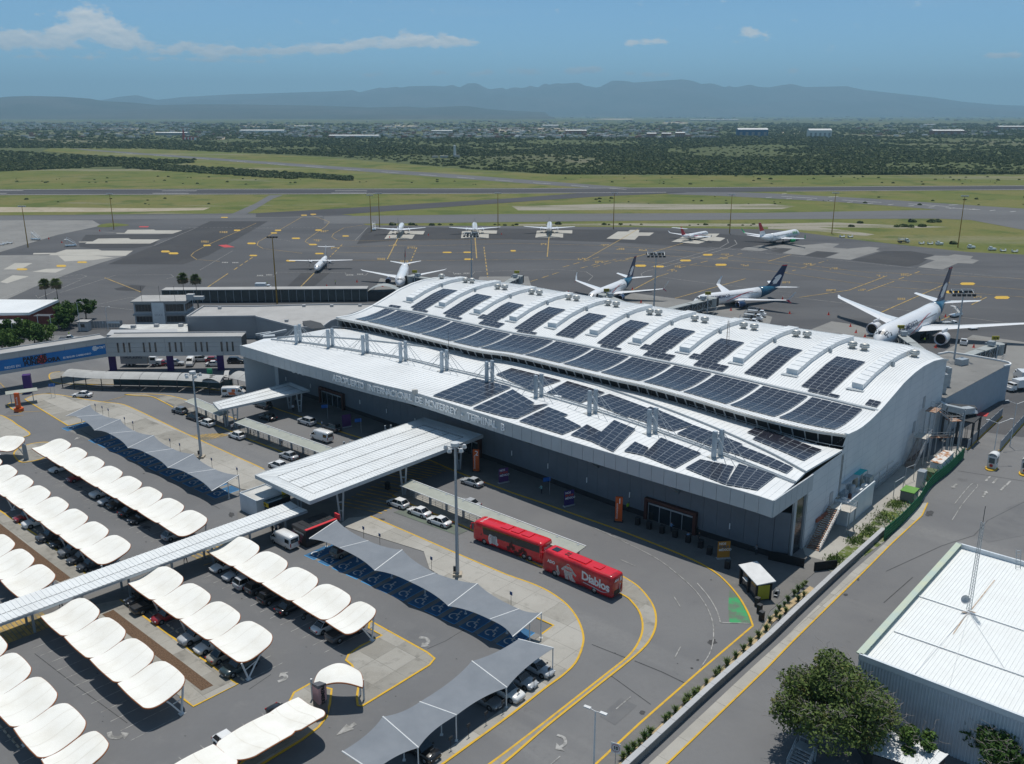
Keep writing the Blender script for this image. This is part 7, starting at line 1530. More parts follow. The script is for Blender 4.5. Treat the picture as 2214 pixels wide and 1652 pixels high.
 # ---- bridge building
ZB,ZT=4.5,9.2
bb=thing('bridge_building','long raised pale grey building on purple columns with blue advertising banner','bridge')
P0,P1,P2,P3=T(1,-700,1528,ZT),T(1,0,1417,ZT),T(1,922,1277,ZT),T(1,2086,1266,ZT)
for(A,B)in((P0,P2),(P2,P3)):
 q,d,n=rect_from(Vector((A.x,A.y,0)),Vector((B.x,B.y,0)),5.0);L_=(B-A).length
 b=MB();b.prism(q,ZB,ZT-.06,True);b.build('core',m_dark,bb)
 rows=4;nk=max(3,int(L_/4.6))
 for i in range(nk):
  for r_ in range(rows):
   a=q[0]+d*L_*i/nk;c=q[0]+d*L_*(i+1)/nk;z0=ZB+(ZT-ZB)*r_/rows;b=MB();m_=(a+c)/2-n*.06;b.box((m_.x,m_.y,z0+(ZT-ZB)/rows/2),(L_/nk-.04,.12,(ZT-ZB)/rows-.04),math.atan2(d.y,d.x));b.build('cladding_panel',m_ren,bb)
 b=MB();b.prism([p_-n*.25 if k<2 else p_+n*.25 for k,p_ in enumerate(q)],ZT,ZT+.12);b.build('roof',m_gravroof,bb)
 b=MB();b.ribbon([q[0]-n*.2,q[1]-n*.2],.25,ZT+.1,.3);b.ribbon([q[3],q[2]],.25,ZT+.1,.3);b.build('parapet',m_ren,bb)
 if A==P2 or(A-P2).length<.1:
  for x in(1018,1071,1119,1242,1293,1341,1463,1514,1562,1686,1735,1783,1907,1955,2003):
   t=(T(1,x,1270,ZT)-A).length;p_=q[0]+d*t-n*.14;b=MB();b.box((p_.x,p_.y,6.85),(.42,.08,2.55),math.atan2(d.y,d.x));b.build('window',m_glass,bb)
 else:
  a=T(1,-700,1680,5.2);c=T(1,912,1420,5.2);t0=.25;L2=L_-.6;b=MB();m0=q[0]-n*.16;b.quad(m0+Vector((0,0,5.35)),m0+d*L2+Vector((0,0,5.35)),m0+d*L2+Vector((0,0,7.95)),m0+Vector((0,0,7.95)));b.build('banner',m_bluead,bb)
  def bt(txt,size,t,z,m_,nm,bold=0):b=MB();b.text(txt,size,q[0]-n*.19+d*t+Vector((0,0,z)),d,(0,0,1),.02,bold=bold);b.build(nm,m_,bb)
  s0=L_-(T(1,922,1277,ZT)-T(1,880,1283,ZT)).length
  def s_at(x):
   e=T(1,x,1417-(x/922)*140,ZT);return(Vector((e.x,e.y,0))-q[0]).length
  bt('AT&T',.8,s_at(862),7.2,m_letter,'banner_lettering',.02);bt('ES SEGUIR CAMBIANDO',.62,s_at(650),6.1,m_letter,'banner_lettering',.01);bt('REDES EN',.8,s_at(85),5.95,m_letter,'banner_lettering',.01)
  bt('PARQUE',1.4,s_at(285),7.2,m_black,'banner_lettering',.06);bt('FUNDIDORA',1.4,s_at(345),6.1,m_black,'banner_lettering',.06)
  b=MB();c0=q[0]-n*.175+d*s_at(345)+Vector((0,0,6.6));b.add([c0+d*1.15*math.cos(k*.393)+Vector((0,0,1.15*math.sin(k*.393)))for k in range(16)],[tuple(range(16))]);b.build('banner_disc',m_red,bb)
  b=MB();c0=q[0]-n*.175+d*s_at(808)+Vector((0,0,7.2))
  for k in range(5):w=math.sqrt(max(0,1-((k-2)/2.5)**2))*.62;b.quad(c0+d*-w+Vector((0,0,(k-2)*.25-.08)),c0+d*w+Vector((0,0,(k-2)*.25-.08)),c0+d*w+Vector((0,0,(k-2)*.25+.08)),c0+d*-w+Vector((0,0,(k-2)*.25+.08)))
  b.build('banner_globe',m_letter,bb)
for q in((2,228,105),(1,965,1560),(1,1465,1560),(1,1900,1555)):p_=T(*q);b=MB();b.box((p_.x,p_.y+1.2,ZB/2),(1.7,1.7,ZB),R(20));b.build('column',m_purple,bb)
# ---- low grey annexe, office tower, glazed corridor
an=thing('annexe','low grey flat-roofed annexe joined to the left end of the terminal','building');ZA=6.6
A_=[T(1,1615,1092,ZA),T(1,2214,1085,ZA),T(11,0,1090,ZA),T(11,350,1180,ZA),T(11,560,1190,ZA),T(11,640,1130,ZA),T(11,1060,985,ZA),T(11,560,985,ZA),T(11,0,1000,ZA),T(1,1760,1000,ZA)]
block(an,'wall',A_,0,ZA-.1,m_ren2);c_=sum(A_,Vector())/len(A_);b=MB();b.sheet([lerp(p_,c_,.01)for p_ in A_],ZA-.05);b.build('roof',m_gravroof,an);b=MB();b.ribbon(A_+[A_[0]],.4,ZA-.1,.45);b.build('parapet',m_ren,an)
b=MB();q=T(1,1720,1225);b.box((q.x,q.y-.3,1.8),(6,.3,3.4),R(-2));b.build('loading_door',m_dark,an)
b=MB();b.sheet([T(11,400,1120,7.2),T(11,470,1112,7.2),T(11,560,1135,7.2),T(11,600,1175,7.2),T(11,480,1185,7.2),T(11,410,1150,7.2)],7.0);b.build('roof_well',m_dark,an)
for k,(ij,x,y)in enumerate(((11,265,1130),(11,415,1000),(11,655,1000),(1,1900,1020),(11,900,997))):p_=T(ij,x,y,ZA);b=MB();b.box((p_.x,p_.y,ZA+.3),(1.0,.8,.7));b.build('roof_box',m_ren,an)
du=thing('roof_ducts','cluster of metal ducts and air units on the grey roof left of the masts','ducts');b=MB()
for(x0,y0,x1,y1)in((0,1245,130,1225),(40,1255,260,1205),(60,1270,150,1262)):b.bar(T(11,x0,y0,7.2),T(11,x1,y1,7.2),.8,.6)
p_=T(11,115,1270,7);b.box(p_,(3,2,1.3),.3);b.build('duct_run',m_galv,du)
lr=thing('low_block','low pale flat roofs between the bridge building and the grey annexe','building');block(lr,'wall',[T(1,920,1245,4.8),T(1,960,1200,4.8),T(1,1530,1195,4.8),T(1,1540,1245,4.8)],0,4.8,m_ren);block(lr,'upper_wall',[T(1,1030,1180,4.2),T(1,1060,1155,4.2),T(1,1620,1150,4.2),T(1,1625,1215,4.2),T(1,1540,1235,4.2)],0,4.2,m_roofm)
for(x,y)in((1155,1185),(1355,1175),(1565,1172)):p_=T(1,x,y,4.2);b=MB();b.box((p_.x,p_.y,4.6),(1.3,1,.9));b.build('air_unit',m_ren,lr)
ot=thing('office_tower','two-storey white office block with dark ribbon windows behind the low roofs','building')
bs=T(1,1175,1170);be=T(1,1615,1165);q,d,n=rect_from(bs,be,9.0);az_=math.atan2(d.y,d.x);L_=(be-bs).length
block(ot,'wall',q,0,7.6,m_ren);b=MB();b.prism([p_+(-n if k<2 else n)*.6+(-d if k in(0,3)else d)*.6 for k,p_ in enumerate(q)],7.6,8.0,True);b.build('roof',m_gravroof,ot);b=MB();b.prism([p_+(-n if k<2 else n)*.4+(-d if k in(0,3)else d)*.4 for k,p_ in enumerate(q)],3.4,3.9,True);b.build('floor_band',m_ren2,ot)
for(t0,t1)in((.03,.34),(.62,.98)):
 for z0,z1 in((4.7,6.9),(1.3,3.1)):
  for k in range(5):b=MB();tt=lerp(t0,t1,(k+.5)/5);m_=q[0]+d*L_*tt-n*.05;b.box((m_.x,m_.y,(z0+z1)/2),(L_*(t1-t0)/5-.08,.12,z1-z0),az_);b.build('window',m_glass,ot)
m_=q[0]+d*L_*.48-n*.25;b=MB();b.box((m_.x,m_.y,3.8),(L_*.24,.5,7.5),az_);b.build('stair_panel',m_wsteel,ot);b=MB();b.text('SENEAM',.9,m_-n*.27+Vector((0,0,3.0)),d,(0,0,1),.02)if False else b.text('S F A C',.8,m_-n*.27+Vector((0,0,3.6)),d,(0,0,1),.02);b.build('lettering',m_ren2,ot)
for k in range(4):b=MB();m_=q[1]+n*(1.2+2*k)+d*.06;b.box((m_.x,m_.y,5.7),(.12,1.5,2.0),az_);b.build('side_window',m_glass,ot)
p_=T(1,1650,940,8.0);b=MB();b.box((p_.x,p_.y,8.9),(2.2,2.0,1.8));b.box((p_.x+2.6,p_.y,8.6),(3,1.6,1.0));b.build('air_unit',m_ren,ot)
for x in(1228,1385,1515):p_=T(1,x,960,8);b=MB();b.tube([p_,p_+Vector((0,0,5))],.05,5);b.build('aerial',m_dark,ot)
gc=thing('glazed_corridor','long dark glazed corridor with thin grey roof on the apron edge','corridor');a,c=T(1,1410,968),T(11,965,955);q,d,n=rect_from(a,c,4.0);L_=(c-a).length;az_=math.atan2(d.y,d.x)
b=MB();b.prism([p_+(-n if k<2 else n)*.5 for k,p_ in enumerate(q)],4.4,4.7,True);b.build('roof',m_gravroof,gc);b=MB();b.prism([p_+(n if k<2 else-n)*.1 for k,p_ in enumerate(q)],0,4.35);b.build('core',m_dark,gc)
for k in range(26):b=MB();m_=q[0]+d*L_*(k+.5)/26;b.box((m_.x,m_.y,2.4),(L_/26-.22,.1,3.7),az_);b.build('pane',m_jbg,gc)
for k in range(27):b=MB();m_=q[0]+d*L_*k/26;b.box((m_.x,m_.y,2.2),(.16,.2,4.4),az_);b.build('mullion',m_steel,gc)
bv=thing('barrel_link','dark barrel-roofed link at the corridor end beside the wave roof','link');a,c=T(11,965,955),T(11,1225,945);G=[]
for i in range(9):
 t=i/8;G.append([lerp(a,c,t)+Vector((0,k*1.0,2.4+3.0*math.sin(math.pi*(.12+.76*t))))for k in range(6)])
b=MB();b.grid(G);b.build('roof',m_jb,bv,True);b=MB();b.prism([a,c,c+Vector((0,5,0)),a+Vector((0,5,0))],0,3.2);b.build('wall',m_dark,bv)
# ---- curved bus shelter
bsx=thing('bus_shelter','long curved grey barrel-roofed bus shelter in front of the bridge building','shelter')
near=smooth([T(1,528,1600,3.0),T(1,800,1622,3.0),T(1,1200,1630,3.0),T(1,1600,1640,3.0),T(1,1900,1660,3.0),M4(0,640,3.0),M4(225,690,3.0)],5)
for i in range(len(near)-1):
 if i%2==0 and i+2<len(near)+1:
  j=min(i+2,len(near)-1);a,c=near[i],near[j];d=(c-a).normalized();n=Vector((-d.y,d.x,0));G=[]
  for k in range(7):
   t=k/6;off=n*4.6*t+Vector((0,0,1.3*math.sin(math.pi*(.08+.72*t))-.3));G.append([a+d*.04+off,c-d*.04+off])
  b=MB();b.grid(G,True);b.grid([[p_-Vector((0,0,.05))for p_ in r]for r in G]);b.build('roof_panel',m_jb if False else mat('shelter_barrel_grey',(.40,.40,.385),.55,var=.08,scale=.5),bsx)
  b=MB();b.bar(Vector((a.x,a.y,.1)),a,.16);b.build('post',m_dark,bsx)
b=MB()
for z in(.5,1.0,1.5):
 for a,c in zip(near,near[1:]):b.bar((a.x,a.y+.3,z),(c.x,c.y+.3,z),.07)
b.build('rail',m_dark,bsx);b=MB()
for a,c in zip(near[6:24],near[7:25]):b.quad((a.x+1,a.y+4.2,.2),(c.x+1,c.y+4.2,.2),(c.x+1,c.y+4.2,2.6),(a.x+1,a.y+4.2,2.6))
b.build('rear_screen',m_kg,bsx)
# ---- left hangar-like building
lb=thing('brick_building','red brick building with big white flat roof at the left edge','building');ZL=6.5
R_=[T(1,-500,1060,ZL),T(1,250,1052,ZL),T(1,505,940,ZL),T(1,-500,935,ZL)];q=[Vector((p_.x,p_.y,0))for p_ in R_]
block(lb,'wall',[lerp(p_,sum(q,Vector())/4,.06)for p_ in q],0,ZL-.8,m_brick);b=MB();b.prism(R_,ZL-.8,ZL,True);b.build('roof',m_roofw,lb)
b=MB();b.prism([T(1,-500,1180,4.5),T(1,170,1150,4.5),T(1,230,1060,4.5),T(1,-500,1060,4.5)],0,4.5);b.build('lean_to',m_ren,lb)
for x,y in((330,1190),(395,1130),(460,1075),(270,1170)):p_=T(1,x,y);b=MB();b.box((p_.x,p_.y,2.6),(.6,.6,5.2));b.build('column',m_ren,lb)
# ---- gate, booth, frame, posts
gb=thing('guard_booth','small pale guard booth by the left gate','booth',(*T(1,725,1212).xy,.05));b=MB();b.box((0,1,1.4),(3,2.6,2.8));b.build('wall',m_ren,gb);b=MB();b.box((0,1,2.9),(3.6,3.2,.25));b.build('roof',m_gravroof,gb);b=MB();b.box((0,-.32,1.7),(1.2,.06,1));b.build('window',m_glass,gb)
gt2=thing('vehicle_gate','grey sliding vehicle gate with two sign plates','gate',(*T(1,770,1200).xy,.05));a,c=T(1,770,1195),T(1,1065,1185)
for k in range(12):b=MB();m_=lerp(a,c,(k+.5)/12)-T(1,770,1200);b.box((m_.x,m_.y,1.3),((c-a).length/12-.05,.08,2.2));b.build('panel',m_ren2,gt2)
for x in(845,985):m_=T(1,x,1190)-T(1,770,1200);b=MB();b.box((m_.x,m_.y-.12,1.9),(4,.06,.6));b.build('sign_plate',m_kw,gt2)
fr_=thing('pipe_frame','white tubular sign frame beside the hedge','frame',(*T(1,400,1250).xy,.05));b=MB()
for x in(-1.9,1.9):b.bar((x,0,0),(x,0,6.2),.14)
for y in(-1,0,1):b.bar((-2.4,y,6.2),(2.4,y,6.2),.1)
b.build('tubes',m_wsteel,fr_)
for k,(q,h,lab)in enumerate((((1,697,1215),9,'slim white street lamp left of the guard booth'),((1,125,1320),6,'white street lamp above the hedge'),((1,935,1200),7,'white post by the vehicle gate'))):
 p_=T(*q);sl=thing('street_lamp',lab,'street lamp',p_);b=MB();b.tube([(0,0,0),(0,0,h)],[.1,.06],6);b.build('pole',m_wsteel,sl);b=MB();b.bar((0,0,h),(1,-.2,h+.25),.08);b.box((1.2,-.2,h+.27),(.6,.25,.12));b.build('lamp_arm',m_wsteel,sl)
car('pickup','white',T(1,600,1300),R(15),'white pickup by the hedge below the guard booth','cars by the bridge building')
tr=thing('box_truck','white box truck with blue lettering under the bridge building','truck',(*T(1,1250,1512).xy,.05),0);b=MB();b.box((-2.2,0,2.1),(7,2.4,2.6));b.build('box_body',m_ren,tr);b=MB();b.box((2.6,0,1.7),(1.7,2.3,1.9));b.box((4.1,0,1.1),(1.4,1.9,1.1));b.build('cab',PAINT['white'],tr);b=MB();b.box((2.7,0,2.1),(1.3,2.34,.7));b.build('window',m_cglass,tr);b=MB();b.text('TRUCKING',1.0,(-2.4,-1.21,2.6),(1,0,0),(0,0,1),.02,bold=.02);b.build('lettering',m_atxt,tr)
for x in(3.8,-3,-4):
 for y in(-1,1):add_wheel(tr,x,y,.5,.3)
for(k,c,q,a_,lab)in(('suv','silver',(1,1520,1510),0,'silver people carrier under the bridge building'),('sedan','red',(1,1395,1512),185,'red saloon under the bridge beside the truck'),('suv','silver',(1,1740,1475),10,'silver van under the bridge building, behind'),('hatch','red',(1,1850,1480),5,'red hatchback under the bridge near the banner fence'),('sedan','white',(1,1855,1515),5,'white saloon under the bridge nearest the shelter'),('suv','black',(1,2045,1490),0,'black SUV beside the wooden fence under the bridge')):car(k,c,T(*q),R(a_),lab,'cars by the bridge building',.055)
dup(VAN,(*T(1,1650,1505).xy,.055),R(-80),'white minibus facing the camera under the bridge building')
# ================================================================ RIGHT: service stairs, plant, fence, road booths, warehouse
def stairs(rt,A,B,w,m_t=m_rust,rails=True):
 """flight from A (bottom) to B (top), world points; parts under rt at origin"""
 d=B-A;h=d.z;d2=Vector((d.x,d.y,0));L_=d2.length;d2.normalize();n=Vector((-d2.y,d2.x,0));k=max(4,int(h/.19));az_=math.atan2(d2.y,d2.x)
 for i in range(k):
  b=MB();p_=A+d2*(L_*(i+.5)/k)+Vector((0,0,h*(i+1)/k-.03));b.box(p_,(L_/k*.95,w,.05),az_);b.build('tread',m_t,rt)
 for sg in(-1,1):
  b=MB();b.bar(A+n*sg*w/2,B+n*sg*w/2,.08,.28);b.build('stringer',m_ren2,rt)
  b=MB();b.bar(A+n*sg*w/2+Vector((0,0,1.05)),B+n*sg*w/2+Vector((0,0,1.05)),.06);b.bar(A+n*sg*w/2+Vector((0,0,.55)),B+n*sg*w/2+Vector((0,0,.55)),.05)
  for i in range(0,k+1,4):p_=lerp(A,B,i/k)+n*sg*w/2;b.bar(p_,p_+Vector((0,0,1.05)),.05)
  b.build('handrail',m_galv,rt)
def landing(rt,P,L_,W,z,az_,m_=m_rust,legs=True,rail=True):
 b=MB();b.box(Vector((P.x,P.y,z)),(L_,W,.1),az_);b.build('landing',m_,rt);M=Matrix.Rotation(az_,3,'Z')
 if legs:
  for sx in(-1,1):
   for sy in(-1,1):b=MB();q=Vector((P.x,P.y,0))+M@Vector((sx*(L_/2-.15),sy*(W/2-.15),0));b.bar(q,q+Vector((0,0,z)),.16);b.build('leg',m_steel,rt)
 if rail:
  b=MB();c=[Vector((P.x,P.y,z))+M@Vector((sx*L_/2,sy*W/2,0))for sx,sy in((-1,-1),(1,-1),(1,1),(-1,1))]
  for i in(0,1):
   for hh in(.55,1.05):b.bar(c[i]+Vector((0,0,hh)),c[i+1]+Vector((0,0,hh)),.05)
   b.bar(c[i],c[i]+Vector((0,0,1.05)),.05);b.bar(c[i+1],c[i+1]+Vector((0,0,1.05)),.05)
  b.build('landing_rail',m_galv,rt)
AZ=R(49.5);cream=mat('cream_deck',(.48,.45,.40),.8,var=.1)
s1=thing('service_stair','steel stair with rusty treads up to the plant deck at the near wall end','stair');zA=4.0
At,Bt=T(32,385,1455),T(32,575,1085,zA);stairs(s1,At,Bt,2.0);lp=T(32,620,1090,zA);landing(s1,lp+sd_*.6+nrm*.4,2.8,3.2,zA,AZ,cream)
dk=thing('plant_deck','white-walled plant deck with tanks under a teal canopy on the side wall','plant deck');q0=[T(32,540,1020,zA),T(32,700,1060,zA),T(32,920,880,zA),T(32,780,840,zA)]
b=MB();b.prism(q0,0,zA);b.build('base',m_kw,dk);b=MB();b.ribbon(q0[1:3],.2,zA,.55);b.ribbon(q0[:2],.2,zA,.35);b.build('parapet',m_kw,dk)
c4=[T(32,610,878,6.4),T(32,675,895,6.2),T(32,860,768,6.2),T(32,785,745,6.4)]
b=MB();b.prism([lerp(c4[0],c4[3],0),c4[1],lerp(c4[1],c4[2],.62),lerp(c4[0],c4[3],.62)],6.3,6.38,True);b.build('sheet_canopy',m_galv,dk);b=MB();b.prism([lerp(c4[0],c4[3],.64),lerp(c4[1],c4[2],.64),c4[2],c4[3]],6.3,6.38,True);b.build('teal_canopy',mat('teal_sheet',(.01,.42,.42),.5,var=.08),dk)
for p_ in c4:b=MB();b.bar((p_.x,p_.y,zA),(p_.x,p_.y,6.3),.08);b.build('canopy_post',m_galv,dk)
for(x,y,r_,h,m_)in((720,955,.55,1.3,m_galv),(750,905,.4,1.6,m_stop),(655,1030,.4,.5,m_wsteel),(715,905,.35,1.1,m_kg),(705,1010,.3,.8,m_wood),(810,895,.35,1.0,m_stop)):p_=T(32,x,y,zA);b=MB();b.lathe([(0,0),(r_,0),(r_,h),(r_*.6,h+.15),(0,h+.15)],12,p_);b.build('tank',m_,dk)
for(x,y,sx,sy,sz,m_)in((640,985,2.2,1.2,.9,m_steel),(785,955,1.0,.9,.7,m_wsteel),(830,920,.9,.8,.7,m_wsteel),(860,860,1.5,1.2,1.1,m_jb),(585,1010,1.4,.8,.5,m_stop)):p_=T(32,x,y,zA);b=MB();b.box(p_+Vector((0,0,sz/2)),(sx,sy,sz),AZ);b.build('plant_unit',m_,dk)
dv=thing('wall_vent','long orange-brown rusty hood on a rounded metal duct by the near stair','duct');a,c=T(32,395,1195,3.2),T(32,490,1125,3.2);b=MB();b.bar(a,c,1.2,.5);b.build('rusty_hood',mat('orange_rust',(.42,.13,.07),.8,rgb2=(.25,.09,.06),scale=1.5),dv);b=MB();a2=T(32,375,1235,2.4);b.bar(a2,lerp(a2,c,.5),1.1,.7);b.bar(a2,Vector((a2.x,a2.y,0)),.9,.7);b.build('duct',m_galv,dv)
# upper stair
s2=thing('service_stair','tall zigzag fire stair with rusty treads and landings on the side wall','stair')
A2,B2=T(32,1215,745),T(32,1345,475,5.4);stairs(s2,A2,B2,2.0);landing(s2,T(32,1335,465,5.4),3.4,2.4,5.4,AZ,cream);landing(s2,T(32,1480,470,4.6),4.5,1.6,4.6,R(5));A3,B3=T(32,1535,450,4.8),T(32,1590,335,7.6);stairs(s2,A3,B3,1.6,cream);landing(s2,T(32,1605,328,7.6),2.4,1.8,7.6,R(10));A4,B4=T(32,1560,320,7.7),T(32,1480,255,9.2);stairs(s2,A4,B4,1.5);landing(s2,T(32,1430,240,9.3),3.6,2.0,9.3,AZ)
for(x,y,z)in((1640,590,7.6),(1660,560,7.6),(1380,420,9.3),(1400,400,9.3)):p_=T(32,x,y);b=MB();b.bar(p_,p_+Vector((0,0,z)),.22);b.build('leg',m_steel,s2)
for(q,z)in(((32,500,1000),zA),((32,1295,400),5.4),((32,1385,185),9.3)):
 s_=(T(*q,z+1)-A0).dot(sd_);p_=A0+sd_*s_+nrm*.06;b=MB();b.box(p_+Vector((0,0,z+1.1)),(1.2,.1,2.2),AZ);tp(b,'side_door',m_ren)
 # ducts and platform behind
dp=thing('duct_platform','dark steel platform carrying a large silver duct beside the fence','platform');pz_=5.2;c4=[T(32,1520,300,pz_),T(32,1780,350,pz_),T(32,1838,300,pz_),T(32,1580,265,pz_)]
b=MB();b.prism(c4,pz_-.3,pz_,True);b.build('deck',m_dark,dp)
for p_ in c4+[lerp(c4[0],c4[1],.5)]:b=MB();b.bar((p_.x,p_.y,0),(p_.x,p_.y,pz_),.35);b.build('leg',m_dark,dp)
b=MB();L1=[T(32,1480,190,8),T(32,1540,220,7.4),T(32,1680,250,6.6),T(32,1760,240,6.4),T(32,1770,280,5.6)]
for a,c in zip(L1,L1[1:]):b.bar(a,c,1.5,1.2)
b.build('duct',m_galv,dp);b=MB();p_=T(32,1650,270,5.2);b.box(p_+Vector((0,0,.8)),(6,2.4,1.6),R(-15));b.build('air_handler',m_dark,dp)
b=MB();a=T(32,1705,500);c=T(32,1720,380,pz_)
for sg in(-.25,.25):b.bar(a+Vector((sg,0,0)),c+Vector((sg,0,0)),.06)
for k in range(14):p_=lerp(a,c,k/14);b.bar(p_-Vector((.25,0,0)),p_+Vector((.25,0,0)),.05)
b.build('ladder',m_dark,dp)
wdp=thing('wall_ducts','pair of silver ventilation ducts climbing the rear corner of the side wall','duct')
for(x0,y0,x1,y1)in((1495,190,1500,30),(1530,130,1532,20)):
 b=MB();a=T(32,x0,y0,6.0);b.bar(a,a+Vector((0,0,6.5)),1.0,.8);b.bar(a+Vector((0,0,6.3)),a+Vector((-1.6,1.2,6.3)),.9,.8);b.build('duct',m_galv,wdp)
 b=MB()
 for z in range(6):b.box(a+Vector((0,0,z*1.1)),(1.15,.95,.1));
 b.build('duct_flange',m_steel,wdp)
 # sheds, tanks, pipework
sh=thing('rusty_shed','white plant shed with rust-stained roof behind the green fence','shed');q=[T(32,1405,685,2.8),T(32,1500,708,2.8),T(32,1608,605,2.8),T(32,1520,590,2.8)];b=MB();b.prism(q,0,2.7);b.build('wall',m_kw,sh);b=MB();b.prism([lerp(p_,sum(q,Vector())/4,-.04)for p_ in q],2.7,2.85,True);b.build('roof',mat('rust_stained_roof',(.62,.60,.57),.7,rgb2=(.36,.17,.08),scale=.9,lo=.44,hi=.52),sh)
for(nm,lab,cat,x,y,sx,sy,sz,m_)in(('switch_cabinet','tall grey electrical cabinet behind the green fence','cabinet',1315,915,1.6,1.2,3.1,m_steel),('generator','olive transformer box next to the rusty shed','transformer',1400,850,2.0,1.6,1.8,mat('olive_green',(.10,.13,.06),.6,var=.1)),('block_wall_bin','grey block bin enclosure with green lids','bin store',1215,1020,2.8,2.2,1.8,m_stand2)):
 p_=T(32,x,y);o=thing(nm,lab,cat,(p_.x,p_.y,.1),AZ);b=MB();b.box((0,0,sz/2),(sx,sy,sz));b.build('body',m_,o);b=MB();b.box((0,0,sz+.06),(sx*1.06,sy*1.06,.12));b.build('lid',m_ if nm!='block_wall_bin' else mat('lime_green_lid',(.12,.28,.05),.6,var=.1),o)
 b=MB();b.box((0,-sy/2-.02,sz*.55),(sx*.8,.04,sz*.7));b.build('door',m_galv,o)
yb=thing('pipe_frame','pair of thin grey pipe frames standing in the service yard','frame');b=MB()
for(x,y)in((1080,1010),(1160,960),(1180,880),(1255,850)):p_=T(32,x,y);b.bar(p_,p_+Vector((0,0,3.2)),.09)
b.bar(T(32,1080,1010)+Vector((0,0,3.1)),T(32,1160,960)+Vector((0,0,3.1)),.08);b.bar(T(32,1180,880)+Vector((0,0,3.1)),T(32,1255,850)+Vector((0,0,3.1)),.08);b.build('frame',m_galv,yb)
pw=thing('wall_pipes','run of grey pipes along the foot of the side wall','pipes');b=MB()
for z,o_ in((.5,.5),(.9,.5),(1.5,.3)):b.bar(A0+sd_*26+nrm*o_+Vector((0,0,z)),A0+sd_*42+nrm*o_+Vector((0,0,z)),.14)
for s_ in(24,28,31,35):b.bar(A0+sd_*s_+nrm*.5,A0+sd_*s_+nrm*.5+Vector((0,0,3.2)),.1);b.bar(A0+sd_*s_+nrm*.5+Vector((0,0,3.2)),A0+sd_*(s_+3)+nrm*.5+Vector((0,0,3.2)),.1)
b.build('pipe',m_galv,pw)
for k,(x,y)in enumerate(((1125,730),(1155,710),(1110,740))):p_=T(32,x,y);b=MB();b.box(p_+Vector((0,0,.6)),(.9,.7,1.0),AZ);b.build('meter_box',m_kw,pw)
# green fence, panel by panel
m_gf=mat('green_fence',(.01,.16,.07),.5,var=.15);fl_=[T(32,1000,1370),T(32,1140,1250),T(32,1300,1080),T(32,1345,1000),T(32,1420,900),T(32,1560,790),T(32,1690,660)]
gf=thing('green_fence','bright green wire mesh fence with barbed arms along the service road','fence')
pts=resample(smooth(fl_,4),25)
for a,c in zip(pts,pts[1:]):
 b=MB();d=c-a;n_=16
 for k in range(n_):p_=lerp(a,c,k/n_);b.bar(p_+Vector((0,0,.1)),p_+Vector((0,0,2.2)),.05)
 for z in(.15,.6,1.1,1.6,2.15):b.bar(a+Vector((0,0,z)),c+Vector((0,0,z)),.07)
 b.build('mesh_panel',m_gf,gf);b=MB();b.bar(a,a+Vector((0,0,2.3)),.1);b.bar(a+Vector((0,0,2.3)),a+Vector((-.4,.3,2.9)),.07);b.build('post',m_gf,gf)
 # grey boundary walls
bw=thing('boundary_wall','low grey concrete boundary wall between planter and lane','wall');wl_=TL(1.15,(23,740,1900),(23,975,1652),(23,1700,985),(23,2214,535),(33,300,250),(33,590,-20),(32,1000,1262));wl_=[Vector((p_.x,p_.y,0))for p_ in wl_]
pts=resample(wl_,28)
for a,c in zip(pts,pts[1:]):m_=(a+c)/2;b=MB();b.box((m_.x,m_.y,.55),((c-a).length-.03,.45,1.1),ang(a,c));b.build('wall_panel',m_stand2,bw);b=MB();b.box((m_.x,m_.y,1.14),((c-a).length-.03,.65,.12),ang(a,c));b.build('coping',m_ren,bw)
for k,(q,lab)in enumerate((([(32,0,1540),(32,310,1610)],'black hoarding panel left of the yard opening'),([(32,395,1640),(33,590,-35)],'black hoarding panel right of the yard opening'))):a,c=T(*q[0]),T(*q[1]);b=MB();m_=(a+c)/2;b.box((m_.x,m_.y,.75),((c-a).length,.12,1.5),ang(a,c));tag(b.build('hoarding',m_black),lab,'hoarding')
for(P_,lab)in(([(32,1720,590),(32,1850,460),(32,2020,300)],'grey sheet barrier left of the guard booth lane'),([(32,2000,600),(32,2100,480),(32,2260,300)],'grey sheet barrier right of the guard booth lane')):
 o=thing('barrier',lab,'barrier');pts=resample(TL(0,*P_),9)
 for a,c in zip(pts,pts[1:]):m_=(a+c)/2;b=MB();b.box((m_.x,m_.y,1.1),((c-a).length-.04,.08,2.0),ang(a,c));b.build('panel',m_ren2,o);b=MB();b.bar(a,a+Vector((0,0,2.4)),.1);b.build('post',m_galv,o);b=MB();b.box((m_.x,m_.y,.1),((c-a).length,.4,.2),ang(a,c));b.build('kerb',m_yel2,o)
for(x,y,lab)in((1935,745,'white domed guard booth on a yellow-edged island'),(2225,790,'white guard booth cut by the right picture edge')):
 p_=T(32,x,y);o=thing('guard_booth',lab,'booth',(p_.x,p_.y,.05),R(48));b=MB();b.prism([(1.8*math.cos(a_)-.4,1.0*math.sin(a_))for a_ in[k*.524 for k in range(12)]],0,.18);b.build('island',m_yel2,o);b=MB();b.box((0,0,1.35),(1.7,1.5,2.4));b.build('wall',m_wsteel,o);G=[[Vector((x_,.85*math.cos(t),2.55+.6*math.sin(t)))for x_ in(-.95,.95)]for t in[k*math.pi/8 for k in range(9)]];b=MB();b.grid(G,True);b.build('roof',m_wsteel,o,True);b=MB();b.box((-.87,0,1.7),(.05,1.0,1.0));b.box((0,-.77,1.7),(1.1,.05,1.0));b.build('window',m_kg,o);b=MB();b.lathe([(0,.02),(.3,.02)],14,(-.9,0,.75),Matrix.Rotation(R(-90),3,'Y'));b.build('round_sign',m_red,o)
